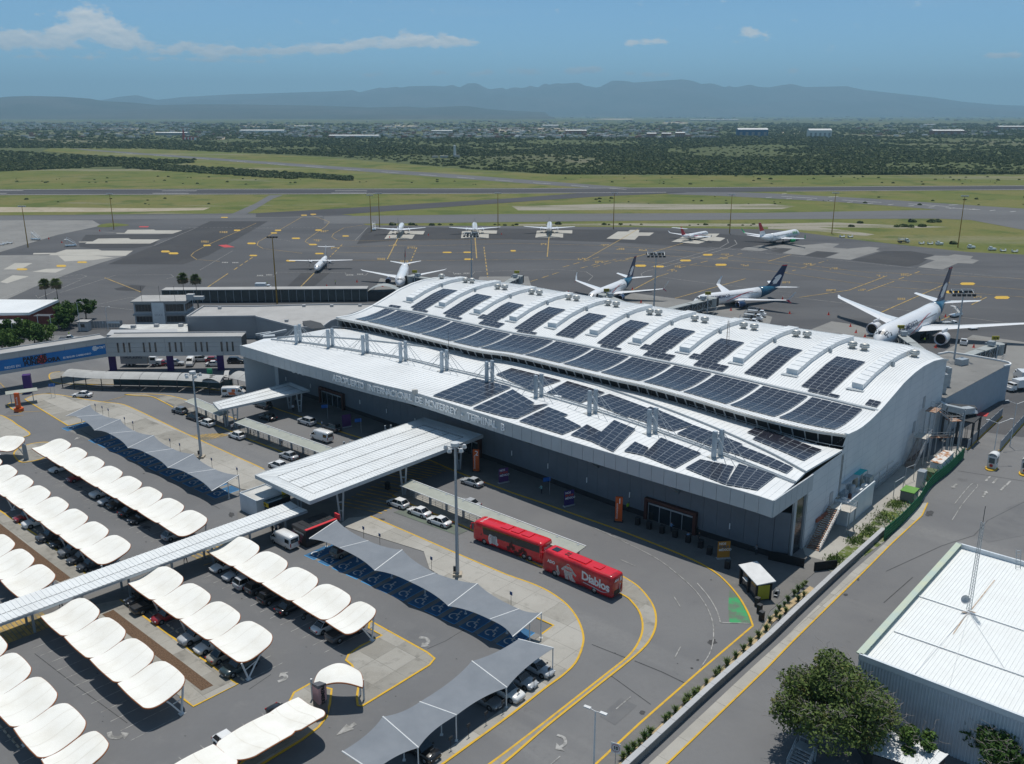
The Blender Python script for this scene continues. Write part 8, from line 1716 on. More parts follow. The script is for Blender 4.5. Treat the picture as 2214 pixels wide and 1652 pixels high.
for(q,h,lab)in(((32,1938,700),8,'slim double-arm lamp over the guard booth'),((32,2090,560),9,'slim double-arm lamp on the lane behind the guard booth')):
 o=thing('street_lamp',lab,'street lamp',T(*q));b=MB();b.tube([(0,0,0),(0,0,h)],[.1,.06],6);b.build('pole',m_wsteel,o);b=MB();b.tube([(-2.2,-.6,h+.9),(0,0,h),(2.4,.5,h+.7)],.05,5);b.box((-2.4,-.6,h+.95),(.7,.25,.1));b.box((2.6,.5,h+.75),(.7,.25,.1));b.build('arms',m_wsteel,o)
 # ---- bus-stop cabin at the bend
st=thing('stop_cabin','dark stop cabin with white roof and yellow end panel at the bend','cabin',(*T(23,2105,250).xy,.14),R(-52)+math.pi);p0=T(23,2105,255);p1=T(23,1970,100);d=p1-p0;st.rotation_euler=(0,0,math.atan2(d.y,d.x));Lc=d.length*1.0
b=MB();b.box((Lc/2,-1.1,1.35),(Lc,2.0,2.5));b.build('glazed_box',m_glass,st);b=MB();b.add([(-.5,.25,2.75),(Lc+.4,.25,2.75),(Lc+.4,-2.5,3.05),(-.5,-2.5,3.05),(-.5,.25,2.62),(Lc+.4,.25,2.62),(Lc+.4,-2.5,2.9),(-.5,-2.5,2.9)],[(3,2,1,0),(4,5,6,7),(0,1,5,4),(2,3,7,6),(1,2,6,5),(3,0,4,7)]);b.build('roof',m_wsteel,st)
for x in(0,Lc/2,Lc):
 for y in(0,-2.1):b=MB();b.box((x,y,1.35),(.28,.22,2.7));b.build('post',m_black,st)
b=MB();b.box((-.02,-1.05,1.25),(.08,1.7,2.1));b.build('end_panel',mat('olive_yellow_panel',(.42,.40,.03),.5,var=.06),st);b=MB();b.box((Lc*.6,.15,1.7),(1.2,.5,.1));b.build('counter',m_wsteel,st)
for k,(x,y)in enumerate(((2118,290),(2137,350),(2155,412))):p_=T(23,x,y);tr_b=MB();tr_b.box((0,0,.6),(.55,.55,1.2));o=thing('bollard_bin',f'black square litter bin, {ORD[k]} below the stop cabin','bin',(p_.x,p_.y,.13),R(40));tr_b.build('body',m_black,o);b=MB();b.box((0,0,1.23),(.62,.62,.08));b.build('rim',m_dark,o)
tc_=thing('luggage_trolleys','stack of metal luggage trolleys behind the stop cabin','trolley',(*T(33,62,215).xy,.13),R(60));b=MB()
for k in range(5):b.bar((k*.25,-.3,.9),(k*.25,.3,.9),.04);b.bar((k*.25,-.3,.1),(k*.25,-.3,.9),.04);b.bar((k*.25,.3,.1),(k*.25,.3,.9),.04);b.box((k*.25+.3,0,.25),(.7,.5,.05))
b.build('frames',m_galv,tc_)
# ---- warehouse
m_cor=mat('blue_grey_corrugated',(.52,.57,.62),.5,metal=.0,var=.06);wh=thing('warehouse','white-roofed warehouse with blue-grey corrugated wall at the right','warehouse');ZW=7.4
Wa,Wb,Wc=T(33,790,715,ZW),T(33,2600,1410,ZW),T(32,1650,1410,ZW);dx=(Wb-Wa);dy=(Wc-Wa);Wd=Wb+dy;ww_=[Vector((p_.x,p_.y,0))for p_ in(Wa,Wb,Wd,Wc)]
n_=int(dx.length/.32)
b=MB();nr=Vector((dx.y,-dx.x,0)).normalized()
for k in range(n_):
 a,m1,m2,c=(ww_[0]+dx*((k+t)/n_)for t in(0,.45,.5,.95));U=Vector((0,0,ZW-.35));e=ww_[0]+dx*((k+1)/n_)
 for p_,q_ in((a+nr*.09,m1+nr*.09),(m1+nr*.09,m2),(m2,c),(c,e+nr*.09)):b.quad(p_,q_,q_+U,p_+U)
b.build('corrugated_wall',m_cor,wh);b=MB();b.prism([lerp(p_,sum(ww_,Vector())/4,.005)for p_ in ww_],0,ZW-.5);b.build('core_wall',m_ren2,wh)
b=MB();ribbed(b,lerp(Wc,Wd,0)-Vector((0,0,.35)),Wd-Vector((0,0,.35)),Wb-Vector((0,0,.35)),Wa-Vector((0,0,.35)),.42,.05);o=b.build('roof',mat('white_warehouse_roof',(.76,.78,.77),.55,rgb2=(.72,.735,.72),scale=.4),wh)
m_cop=mat('pale_green_coping',(.50,.54,.40),.6,rgb2=(.42,.50,.44),scale=.4)
for(a,c)in((Wa,Wc),(Wc,Wd),(Wa,Wb)):
 b=MB();w_=.75 if a==Wa and c==Wc else .3;m_=(a+c)/2;b.box((m_.x,m_.y,ZW+.25),((c-a).length,w_,.12),ang(a,c));b.box((m_.x,m_.y,ZW-.1),((c-a).length,.18,.65),ang(a,c));b.build('parapet',m_cop if c==Wc else m_kw,wh)
b=MB();b.sheet([T(33,*q,ZW-.2)for q in((1670,330),(1740,318),(1800,335),(1730,350))],ZW-.27);
for q in(((1760,310),(1960,60)),((1720,345),(1600,525)),((1500,650),(1530,640))):b.ribbon([T(33,*q[0],ZW-.27),T(33,*q[1],ZW-.27)],.12)
b.build('rust_stain',mat('roof_rust_stain',(.36,.22,.12),.8,rgb2=(.60,.52,.44),scale=1.5),wh)
b=MB()
for q in(((1735,335),(1270,865)),((1735,335),(1565,980)),((1735,335),(2050,830))):b.bar(T(33,*q[0],ZW-.2),T(33,*q[1],ZW-.2),.04)
for q in(((1300,195),(2214,495)),((1090,500),(2214,890))):b.bar(T(33,*q[0],ZW-.24),T(33,*q[1],ZW-.24),.22,.1)
b.build('roof_cable',m_roofw,wh)
am=thing('antenna_mast','lattice antenna mast with small dish on the white warehouse roof','antenna',T(33,1735,320,ZW-.3));b=MB();hM=11.5
for k in range(3):a_=k*2.094;b.bar((.28*math.cos(a_),.28*math.sin(a_),0),(.18*math.cos(a_),.18*math.sin(a_),hM),.05)
for z in range(28):
 for k in range(3):a_=k*2.094;a2=a_+2.094;z0=z*hM/28;b.bar((.27*math.cos(a_),.27*math.sin(a_),z0),(.27*math.cos(a2),.27*math.sin(a2),z0+hM/28),.03)
b.build('lattice',m_galv,am);b=MB();b.lathe([(0,-.12),(.35,-.05),(.55,.1)],16,(-.8,-.3,1.6),Matrix.Rotation(R(70),3,'X'));b.bar((-.8,-.3,1.6),(0,0,1.2),.06);b.build('dish',m_lamp,am);b=MB();b.tube([(0,0,hM),(0,0,hM+2)],.04,5);b.build('rod',m_dark,am)
for(x,y,az2,lab)in((2165,1600,0,'roof ladder at the back parapet of the warehouse'),):
 p_=T(32,x,y,ZW);o=thing('roof_ladder',lab,'ladder',p_);b=MB()
 for sg in(-.3,.3):b.bar((sg,0,-.3),(sg,.6,2.2),.06)
 for k in range(7):b.bar((-.3,k*.09,k*.35),(.3,k*.09,k*.35),.05)
 b.build('rungs',m_galv,o)
 # lean-to shed and mobile stair at the bottom
ls=thing('lean_to_shed','low shed with white ribbed roof half hidden by the big tree','shed');q=[T(33,730,1215,3.0),T(33,1560,1570,3.0),T(33,1400,1720,2.7),T(33,900,1560,2.7)];b=MB();ribbed(b,q[3],q[2],q[1],q[0],.45,.07);b.build('roof',m_roofw,ls);b=MB();b.prism([lerp(p_,sum(q,Vector())/4,.05)for p_ in q],0,2.5);b.build('wall',m_dark,ls)
ms=thing('mobile_stair','white mobile access stair standing at the bottom edge beside the tree','stair');A5,B5=T(33,235,1720),T(33,320,1530,1.5);stairs(ms,A5,B5,2.0,m_galv);landing(ms,T(33,330,1510,1.5),1.2,2.0,1.5,ang(A5,B5),m_galv)
# double street lamp and speed sign
o=thing('street_lamp','white twin-headed street lamp at the bottom centre','street lamp',T(23,705,1720));b=MB();hL=7.2;b.tube([(0,0,0),(0,0,hL)],[.11,.07],8);b.build('pole',m_wsteel,o)
for sg in(-1,1):b=MB();b.bar((0,0,hL),(sg*.6,-sg*.4,hL+.1),.06);b.box((sg*.75,-sg*.5,hL+.12),(.75,.35,.12),R(-32));b.build('lamp',m_wsteel,o)
o=thing('speed_sign','white speed limit sign reading 10 at the bottom kerb','sign',T(23,890,1700));b=MB();b.tube([(0,0,0),(0,0,3.0)],.04,6);b.build('post',m_galv,o);b=MB();b.box((0,0,2.6),(1.0,.04,1.2),R(-25));pl_=b.build('plate',m_wsteel,o);rx=(math.cos(R(-25)),math.sin(R(-25)),0);nn_=Vector((math.sin(R(-25)),-math.cos(R(-25)),0))
b=MB();b.text('10',.52,nn_*.03+Vector((0,0,2.62)),rx,(0,0,1),.01,bold=.02);b.build('numerals',m_black,pl_)
b=MB();rg=[nn_*.028+Vector((0,0,2.62))+Vector(rx)*.42*math.cos(t)+Vector((0,0,.42*math.sin(t)))for t in[k*math.pi/12 for k in range(25)]]
for a,c in zip(rg,rg[1:]):b.bar(a,c,.08,.02)
b.build('red_ring',m_red,pl_)
# ================================================================ FAR: mountains, town, scrub; trees, planting
rf=random.Random(11)
def ridge(name,pts,dist,depth,amp,m,seed):
 """mountain range: ridge line given as image points, real distance in metres"""
 rs=resample([Vector((x,y,0))for x,y in pts],320);G=[];nv=16
 for k,p_ in enumerate(rs):
  hd=math.hypot(p_.x-1106.5,FPX);zr=CAM_H+(HORY-p_.y)/FPX*_cp*dist*1.02+0;dx_=(p_.x-1106.5)/(FPX*_cp+(826-p_.y)*_sp);row_=[]
  for j in range(nv+1):
   t=j/nv;f=t*2-1;yy=dist+f*depth;h=max(0,1-abs(f))**1.15;n_=mnoise.fractal(Vector((dx_*dist*.00045+seed,yy*.00045,seed)),1.0,2.0,6);zz=zr*h*(1+amp*n_*(1-h)*2.2)-15
   if j==nv//2:zz=zr
   row_.append(Vector((dx_*dist+n_*120*(1-h),yy,zz)))
  G.append(row_)
 b=MB();b.grid(G,True);return struct(name,b,m,True)
m_mt=layered('mountain_scrub',(.055,.06,.045),[(.0006,6,.4,.65,(.09,.085,.07),.9),(.003,6,.5,.7,(.03,.04,.028),.8)],rough=1,spec=.05)
P1=[(x/2.927,y/2.927)for x,y in((-900,640),(-300,650),(200,655),(640,640),(770,618),(860,610),(1000,640),(1150,622),(1480,605),(1700,600),(2134,587))]
P2_=[(729.4+x/2.927,y/2.927)for x,y in((0,587),(100,580),(135,595),(270,565),(300,570),(380,560),(400,568),(450,558),(600,556),(690,560),(720,547),(770,567),(825,541),(880,541),(960,578),(1040,565),(1070,578),(1110,563),(1180,570),(1220,555),(1265,567),(1310,541),(1340,550),(1380,541),(1440,543),(1470,540),(1530,537),(1560,555),(1650,567),(1740,525),(1830,528),(1870,537),(2020,528),(2150,520))]
P3_=[(1456.7+x/2.927,y/2.927)for x,y in((30,518),(60,518),(130,530),(170,545),(240,540),(320,565),(350,555),(380,567),(480,548),(530,562),(600,565),(740,543),(820,563),(1000,560),(1090,558),(1200,580),(1400,600),(1650,625),(1830,650),(2050,668),(2214,672),(3000,690))]
ridge('mountains',P1+P2_+P3_,26000,6500,.5,m_mt,3.3)
ridge('hills',[(x/2.927,y/2.927)for x,y in((-1500,640),(-600,635),(0,632),(40,620),(180,615),(400,620),(560,630),(650,645),(850,655),(1000,670),(1200,665),(1500,665),(1700,668),(2000,672),(2334,683),(2560,678),(2690,685),(2880,675),(2960,675),(3080,692),(3230,702),(3450,712))],15000,4200,.5,m_mt,8.1)
# distant town (uncountable) and its larger sheds
tm=[mat('town_pale',(.50,.48,.44),.8,var=.2,scale=.01),mat('town_grey',(.30,.30,.30),.8,var=.2,scale=.01),mat('town_brick',(.27,.15,.11),.8,var=.2,scale=.01),mat('town_white',(.66,.66,.64),.8,var=.1,scale=.01)]
b=MB()
for(x0,x1,y0,y1,n_)in((620,1560,276,300,850),(0,420,265,283,420),(230,640,283,292,60),(1000,1560,262,276,150),(1850,2213,270,296,130),(400,1000,265,280,150),(1500,2213,249,262,200),(900,1600,248,256,160),(0,620,291,300,60)):
 for k in range(n_):
  u,v=rf.uniform(x0,x1),rf.uniform(y0,y1);p_=at(u,v);w_=rf.uniform(7,17)*(1+max(0,p_.y-3000)/3500);h=rf.uniform(3,7)*(1+max(0,p_.y-4000)/9000);b.mi=rf.choice((0,0,1,2,3));b.box((p_.x,p_.y,h/2),(w_,rf.uniform(7,16),h),rf.uniform(-.4,.4))
tag(b.build('distant_town',tm),kind='stuff')
b=MB()
for(u,v,w_,hh)in((580,272,150,3.5),(470,299,60,4),(1130,281,260,5),(1460,266,60,2),(1720,287,80,3),(1580,251,60,2),(860,273,100,3),(1330,258,90,1.5),(270,280,130,2),(2070,283,140,3),(2000,335,130,1.5),(1000,324,40,1),(500,312,45,3)):
 a=[at(u+w_/2*math.cos(t)*rf.uniform(.7,1.1),v+hh*math.sin(t)*rf.uniform(.7,1.1))for t in[k*.4488 for k in range(14)]];b.sheet(a,-.1)
struct('bare_earth',b,m_soil)
for(u,v,w_,h,c,lab)in((565,288,92,9,3,'long white factory shed left of centre in the town'),(764,299,104,7,3,'long white shed at the near edge of the town'),(1627,296,63,20,4,'blue hangar right of the town'),(1772,298,48,20,3,'white hangar right of the blue one'),(2050,293,66,14,2,'red brick works near the right edge'),(1190,276,34,10,0,'pale shed at the back of the town'),(1245,291,44,12,2,'brown block in the middle of the town'),(955,288,44,8,0,'pale shed in the left part of the town'),(370,293,66,8,1,'grey low shed by the left scrub'),(2010,272,22,7,3,'small white shed on the right plain'),(1545,261,100,9,0,'very distant pale factory on the plain'),(665,276,50,7,0,'pale shed behind the factory'),(2190,281,60,13,2,'brick block at the right picture edge'),(1470,297,20,12,2,'red flats, right of the row'),(1440,299,20,12,2,'red flats, middle of the row'),(1408,299,20,12,2,'red flats, left of the row')):
 p_=at(u,v);s=p_.y/FPX;o=thing('far_building',lab,'building',(p_.x,p_.y,0));W=w_*s;q=MB();q.box((0,W*.15,h/2),(W,W*.3,h));q.build('wall',mat('hangar_blue',(.03,.12,.24),.6)if c==4 else tm[c],o);q=MB();q.add([(-W/2,0,h),(W/2,0,h),(W/2,W*.15,h*1.2),(-W/2,W*.15,h*1.2),(W/2,W*.3,h),(-W/2,W*.3,h)],[(0,1,2,3),(3,2,4,5),(1,4,2),(5,0,3)]);q.build('roof',tm[3],o);q=MB()
 for k in range(5):q.box((-W*.4+k*W*.2,-.15,h*.4),(W*.09,.3,h*.5))
 q.build('door',tm[1],o)
p_=at(983,341);o=thing('white_tower','slender white tower with sheds at its foot in the scrub','tower',(p_.x,p_.y,0));q=MB();q.tube([(0,0,0),(0,0,17),(0,0,18.5)],[2.3,1.8,1.0],4);q.build('shaft',tm[3],o);q=MB();q.box((3,-3,2),(9,5,4));q.box((-16,-4,1.5),(12,6,3));q.box((-30,0,1.2),(9,6,2.4));q.build('shed',tm[0],o)
p_=at(410,303);o=thing('checker_hut','red and white striped navigation hut in the scrub','hut',(p_.x,p_.y,0))
for k in range(8):q=MB();q.box((-14+k*4,0,3),(3.96,8,6));q.build('wall_stripe',(m_red,tm[3])[k%2],o)
q=MB()
for k in range(4):q.bar((-18+(k%2)*5,(k//2)*5,0),(-16+(k%2)*1.5,1.5+(k//2)*2,26),.8)
for z in(6,12,18,24):q.box((-15.5,2.5,z),(5.5-z*.13,5.5-z*.13,.8))
q.build('lattice_tower',m_red,o)
# scrub: thousands of bushes, one mass
def leafblob(n_,seed,flat=.75,size=.22):
 r_=random.Random(seed);b=MB()
 for k in range(n_):
  d=Vector((r_.gauss(0,1),r_.gauss(0,1),abs(r_.gauss(0,1))*.9)).normalized()*(r_.uniform(.55,1)**.5);c=Vector((d.x,d.y,d.z*flat+.05));a=Vector((r_.gauss(0,1),r_.gauss(0,1),r_.gauss(0,1))).normalized();e=a.cross(d).normalized()if a.cross(d).length>.01 else Vector((1,0,0));g=e.cross(d+a*.6).normalized();s=size*r_.uniform(.6,1.4);b.quad(c-e*s-g*s,c+e*s-g*s,c+e*s+g*s,c-e*s+g*s)
 return b
def foliage(name,c1,c2,c3=None):
 m=bpy.data.materials.new(name);m.use_nodes=True;N=m.node_tree.nodes;L=m.node_tree.links;p=N['Principled BSDF'];p.inputs['Roughness'].default_value=.75;p.inputs['Specular IOR Level'].default_value=.15
 oi=N.new('ShaderNodeObjectInfo');g=N.new('ShaderNodeNewGeometry');n=N.new('ShaderNodeTexNoise');n.inputs['Scale'].default_value=.55;n.inputs['Detail'].default_value=4;L.new(g.outputs['Position'],n.inputs['Vector'])
 a=N.new('ShaderNodeMath');a.operation='ADD';L.new(n.outputs[0],a.inputs[0]);s=N.new('ShaderNodeMath');s.operation='MULTIPLY_ADD';L.new(oi.outputs['Random'],s.inputs[0]);s.inputs[1].default_value=.5;s.inputs[2].default_value=-.25;L.new(s.outputs[0],a.inputs[1])
 r=N.new('ShaderNodeValToRGB');L.new(a.outputs[0],r.inputs[0]);e=r.color_ramp.elements;e[0].position=.3;e[0].color=(*c1,1);e[1].position=.7;e[1].color=(*c2,1)
 if c3:q=e.new(.9);q.color=(*c3,1)
 L.new(r.outputs[0],p.inputs['Base Color']);return m
m_scrub=foliage('scrub_foliage',(.062,.082,.036),(.115,.145,.058),(.17,.165,.10));m_leaf=foliage('tree_foliage',(.05,.075,.022),(.10,.145,.038),(.17,.13,.05));m_leafg=foliage('bright_foliage',(.04,.085,.018),(.095,.16,.036));m_bark=mat('bark',(.13,.105,.085),.9,rgb2=(.24,.21,.18),scale=1.2);m_twig=mat('bare_twig',(.30,.27,.24),.9,var=.2)
def scatter(name,pts,proto):
 me=bpy.data.meshes.new(name);me.from_pydata([p_[:3]for p_ in pts],[],[]);at_=me.attributes.new('sz','FLOAT','POINT');at_.data.foreach_set('value',[p_[3]for p_ in pts]);ro=me.attributes.new('rz','FLOAT_VECTOR','POINT');ro.data.foreach_set('vector',[c for p_ in pts for c in(0,0,p_[4])])
 o=bpy.data.objects.new(name,me);col.objects.link(o);g=bpy.data.node_groups.new(name,'GeometryNodeTree');g.interface.new_socket('Geometry',in_out='INPUT',socket_type='NodeSocketGeometry');g.interface.new_socket('Geometry',in_out='OUTPUT',socket_type='NodeSocketGeometry');N=g.nodes;i=N.new('NodeGroupInput');u=N.new('NodeGroupOutput');ip=N.new('GeometryNodeInstanceOnPoints');oi=N.new('GeometryNodeObjectInfo');oi.inputs[0].default_value=proto;oi.inputs['As Instance'].default_value=True
 def attr(n_,t):a=N.new('GeometryNodeInputNamedAttribute');a.data_type=t;a.inputs[0].default_value=n_;return[s for s in a.outputs if s.enabled and s.name=='Attribute'][0]
 g.links.new(i.outputs[0],ip.inputs['Points']);g.links.new(oi.outputs['Geometry'],ip.inputs['Instance']);g.links.new(attr('sz','FLOAT'),ip.inputs['Scale']);g.links.new(attr('rz','FLOAT_VECTOR'),ip.inputs['Rotation']);g.links.new(ip.outputs[0],u.inputs[0]);md=o.modifiers.new('scatter','NODES');md.node_group=g;return tag(o,kind='stuff')
def bd(x):
 L_=((-400,320),(110,321),(330,323),(700,338),(1000,364),(1200,377),(1640,379),(2213,377),(2700,376))
 for(a,ya),(c,yc)in zip(L_,L_[1:]):
  if x<=c:return lerp(ya,yc,(x-a)/(c-a))
 return 376
pts=[]
while len(pts)<24000:
 u=rf.uniform(-250,2460);v=rf.uniform(268,379)
 if v>bd(u)-.6:continue
 if v<300 and rf.random()<.55 and(620<u<1560 or u<420):continue
 p_=at(u,v);dn_=mnoise.noise(Vector((p_.x*.004,p_.y*.004,1.7)))
 if dn_<-.22 and rf.random()<.75:continue
 s=rf.uniform(1.3,3.6)*(1+max(0,p_.y-1500)/3200)*(1.25+dn_*.8);pts.append((p_.x,p_.y,-.3,s,rf.uniform(0,6.28)))
while len(pts)<27500:
 if rf.random()<.78:
  u=rf.uniform(-300,420);v=rf.uniform(327,372);top=327+max(0,u)*.055 if u<310 else 345;bot=371-max(0,u)*.045
  if v<top or v>bot or(u>330 and v<346):continue
 else:u=rf.uniform(270,760);v=352+(u-270)*.066+rf.uniform(0,12 if u<640 else 7)
 p_=at(u,v);pts.append((p_.x,p_.y,-.2,rf.uniform(2,4),rf.uniform(0,6.28)))
for k in range(260):
 u=rf.uniform(-100,2300);v=rf.choice((rf.uniform(382,400),rf.uniform(380,399),rf.uniform(425,444),rf.uniform(485.5,488)))
 if(424<v<450 and 480<u<1240)or(v>480 and not 860<u<1640):continue
 if 381<v<412 and abs(v-(363.7+(u-729)*.0722))<10:continue
 p_=at(u,v);pts.append((p_.x,p_.y,0,rf.uniform(.5,1.5),rf.uniform(0,6.28)))
for q in[(31,1110,312),(31,1165,310),(31,1180,310),(31,1235,315),(31,1332,310),(31,1410,272),(31,1465,270),(31,1245,270),(31,795,280),(11,1180,297),(11,1345,295),(21,400,290),(11,1520,298),(31,1600,460),(31,720,310)]:p_=T(*q);pts.append((p_.x,p_.y,0,rf.uniform(1.6,2.4),rf.uniform(0,6.28)))
protos=[]
for k in range(2):
 q=leafblob(90,40+k,.62,.26);o=q.build('bush',m_scrub);p_=at(1640+k*25,388);o.location=(p_.x,p_.y,0);o.scale=(2,2,2);protos.append(tag(o,f'lone round dark bush on the grass beyond the runway, {("left", "right")[k]} one','bush','lone bushes'))
scatter('scrub',pts[0::2],protos[0]);scatter('scrub',pts[1::2],protos[1])
# trees
def tree(label,P,H,rx,rz_,zc,n_,m,seed,leaf=.22,bare=0,clumps=26,group=None,trunk=True):
 r_=random.Random(seed);o=thing('tree',label,'tree',(P.x,P.y,.05),group=group);b=MB();C=[]
 for k in range(clumps):
  d=Vector((r_.gauss(0,1),r_.gauss(0,1),r_.gauss(0,.8))).normalized()*r_.uniform(.35,1)**.6;C.append(Vector((d.x*rx*.82,d.y*rx*.82,zc+d.z*rz_*.82)))
 if trunk:
  b.tube([(0,0,0),(.1,.05,zc*.35),(.0,.2,zc*.6)],[H*.034,H*.028,H*.02],8)
  for c in C[::2]:s=Vector((0,.1,zc*r_.uniform(.3,.6)));b.tube([s,lerp(s,c,.5)+Vector((0,0,-.3)),c],[H*.013,H*.008,H*.003],5)
  b.build('trunk',m_bark,o)
 L_=MB()
 for k in range(n_):
  c=C[k%clumps];cr_=rx*.34*(.7+.6*((k%clumps)*.37%1));d=Vector((r_.gauss(0,1),r_.gauss(0,1),r_.gauss(0,1))).normalized()*(r_.random()**.45);p_=c+Vector((d.x*cr_,d.y*cr_,d.z*cr_*.72));a=Vector((r_.gauss(0,1),r_.gauss(0,1),r_.gauss(0,.7))).normalized();e=Vector((r_.gauss(0,1),r_.gauss(0,1),r_.gauss(0,1))).cross(a).normalized();s=leaf*r_.uniform(.6,1.3);L_.quad(p_-a*s-e*s*.45,p_-a*s*.2+e*s*.5,p_+a*s+e*s*.2,p_+a*s*.3-e*s*.5)
 L_.build('crown',m,o)
 if bare:
  B=MB()
  for k in range(bare):
   c=r_.choice(C);s=c*.8+Vector((0,0,zc*.2));d=(c-Vector((0,0,zc*.8))).normalized();p_=c+Vector((r_.gauss(0,.5),r_.gauss(0,.5),r_.gauss(0,.4)))
   for t in range(4):q=p_+Vector((r_.gauss(d.x*.25,.35),r_.gauss(d.y*.25,.35),r_.uniform(.0,.45)));B.bar(p_,q,.022);p_=q
  B.build('bare_twigs',m_twig,o)
 return o
tree('large leafy tree with bare twigs beside the white warehouse',T(33,520,1560),11,6.4,4.4,6.0,26000,m_leaf,5,.19,700,38)
tree('green shrubby tree in the lower right corner',T(33,2050,1760),6,4.2,2.6,3.4,5200,m_leafg,6,.24,160,18);tree('small green tree over the shed roof at the bottom right',T(33,1250,1680),4.5,2.2,2.0,3.2,2200,m_leafg,7,.2,20,12)
for(q,H,rx,rz_,zc,n_,sd,lab)in(((1,745,1110),7,3.4,3.2,4.4,2600,8,'round dark green tree by the apron fence, rightmost of the left group'),((1,600,1165),7,4.2,3.2,4.6,3000,9,'wide green tree behind the guard booth'),((1,550,1200),5,3.6,2.6,2.9,2800,10,'dense round tree next to the guard booth'),((1,480,1110),6,3.0,2.6,3.8,1800,20,'green tree at the foot of the left palms')):tree(lab,T(*q),H,rx,rz_,zc,n_,m_leafg,sd,.32,0,16,'trees by the left gate')
for k,(x,y)in enumerate(((20,1400),(150,1370),(300,1345),(60,1300),(210,1270),(400,1310),(-100,1350))):tree(f'hedge tree behind the banner bridge, {(ORD)[k]} of the mass',T(1,x,y),6,4.0,2.8,3.6,2300,m_leafg,60+k,.32,0,14,'hedge behind the banner bridge')
pm=None
m_pf=foliage('palm_frond',(.06,.09,.025),(.13,.17,.05));m_pd=mat('dry_frond',(.22,.16,.09),.9,var=.2)
for k,(q,h,lab)in enumerate((((1,425,1075),10.5,'left palm of the pair by the brick building'),((1,525,1080),10.8,'right palm of the pair by the brick building'),((1,1612,1060),12.0,'left palm of the pair before the glazed corridor'),((1,1722,1060),11.6,'right palm of the pair before the glazed corridor'))):
 o=thing('palm_tree',lab,'palm',T(*q),group='tall palms');b=MB();b.tube([(0,0,0),(-.2,0,h*.5),(-.1,0,h)],[.28,.2,.16],7);b.build('trunk',m_bark,o);r_=random.Random(k);b=MB();D_=MB()
 for i in range(110):
  a_=r_.uniform(0,6.28);e=r_.uniform(-.8,1.3);B=b if e>-.05 else D_;d=Vector((math.cos(a_)*math.cos(e),math.sin(a_)*math.cos(e),math.sin(e)));p_=Vector((-.1,0,h));c=p_+d*1.25;s=Vector((-d.y,d.x,0)).normalized()
  for f in range(7):w=(f-3)/3;t=c+(d+s*w*.9).normalized()*r_.uniform(.8,1.15)+Vector((0,0,-.25-.3*abs(w)));B.add([c-s*.22+s*w*.3,c+s*.22+s*w*.3,t],[(0,1,2)])
  B.bar(p_,c,.05)
 b.build('fronds',m_pf,o);D_.build('dry_fronds',m_pd,o)
 # planter clumps
m_gr=foliage('planter_grass',(.04,.085,.02),(.12,.16,.05));gp=None
cl=[(23,960,1610),(23,1005,1565),(23,1050,1525),(23,1100,1480),(23,1145,1440),(23,1195,1398),(23,1325,1280),(23,1360,1250),(23,1412,1210),(23,1490,1135),(23,1520,1105),(23,1575,1062),(23,1605,1035),(23,1680,962),(23,1760,888),(23,1790,862),(23,1858,800),(23,1935,738),(23,2000,670),(23,2060,615),(23,2130,560),(23,2195,500),(33,15,420),(33,70,370),(33,95,320),(33,140,285),(33,172,250),(33,225,190),(33,260,160),(33,300,125),(33,325,100),(33,100,400),(33,155,345),(33,260,240),(33,310,200)]
for k,q in enumerate(cl):
 if gp is None:
  b=MB();r_=random.Random(1)
  for i in range(90):a_=r_.uniform(0,6.28);t=r_.uniform(.1,.55);h=r_.uniform(.5,.9);s=Vector((-math.sin(a_),math.cos(a_),0))*.035;p0=Vector((math.cos(a_)*.08,math.sin(a_)*.08,0));p1=Vector((math.cos(a_)*t*.6,math.sin(a_)*t*.6,h*.8));p2=Vector((math.cos(a_)*t*1.2,math.sin(a_)*t*1.2,h));b.quad(p0-s,p0+s,p1+s,p1-s);b.add([p1-s,p1+s,p2],[(0,1,2)])
  gp=b.mesh('grass_clump',m_gr)
 o=bpy.data.objects.new('grass_clump',gp);col.objects.link(o);p_=T(*q,.16);s=rf.uniform(.8,1.25);o.location=p_;o.scale=(s,s,s);o.rotation_euler=(0,0,k);tag(o,'tuft of ornamental grass in the sandy planter beside the boundary wall','grass tuft','planter grass tufts')
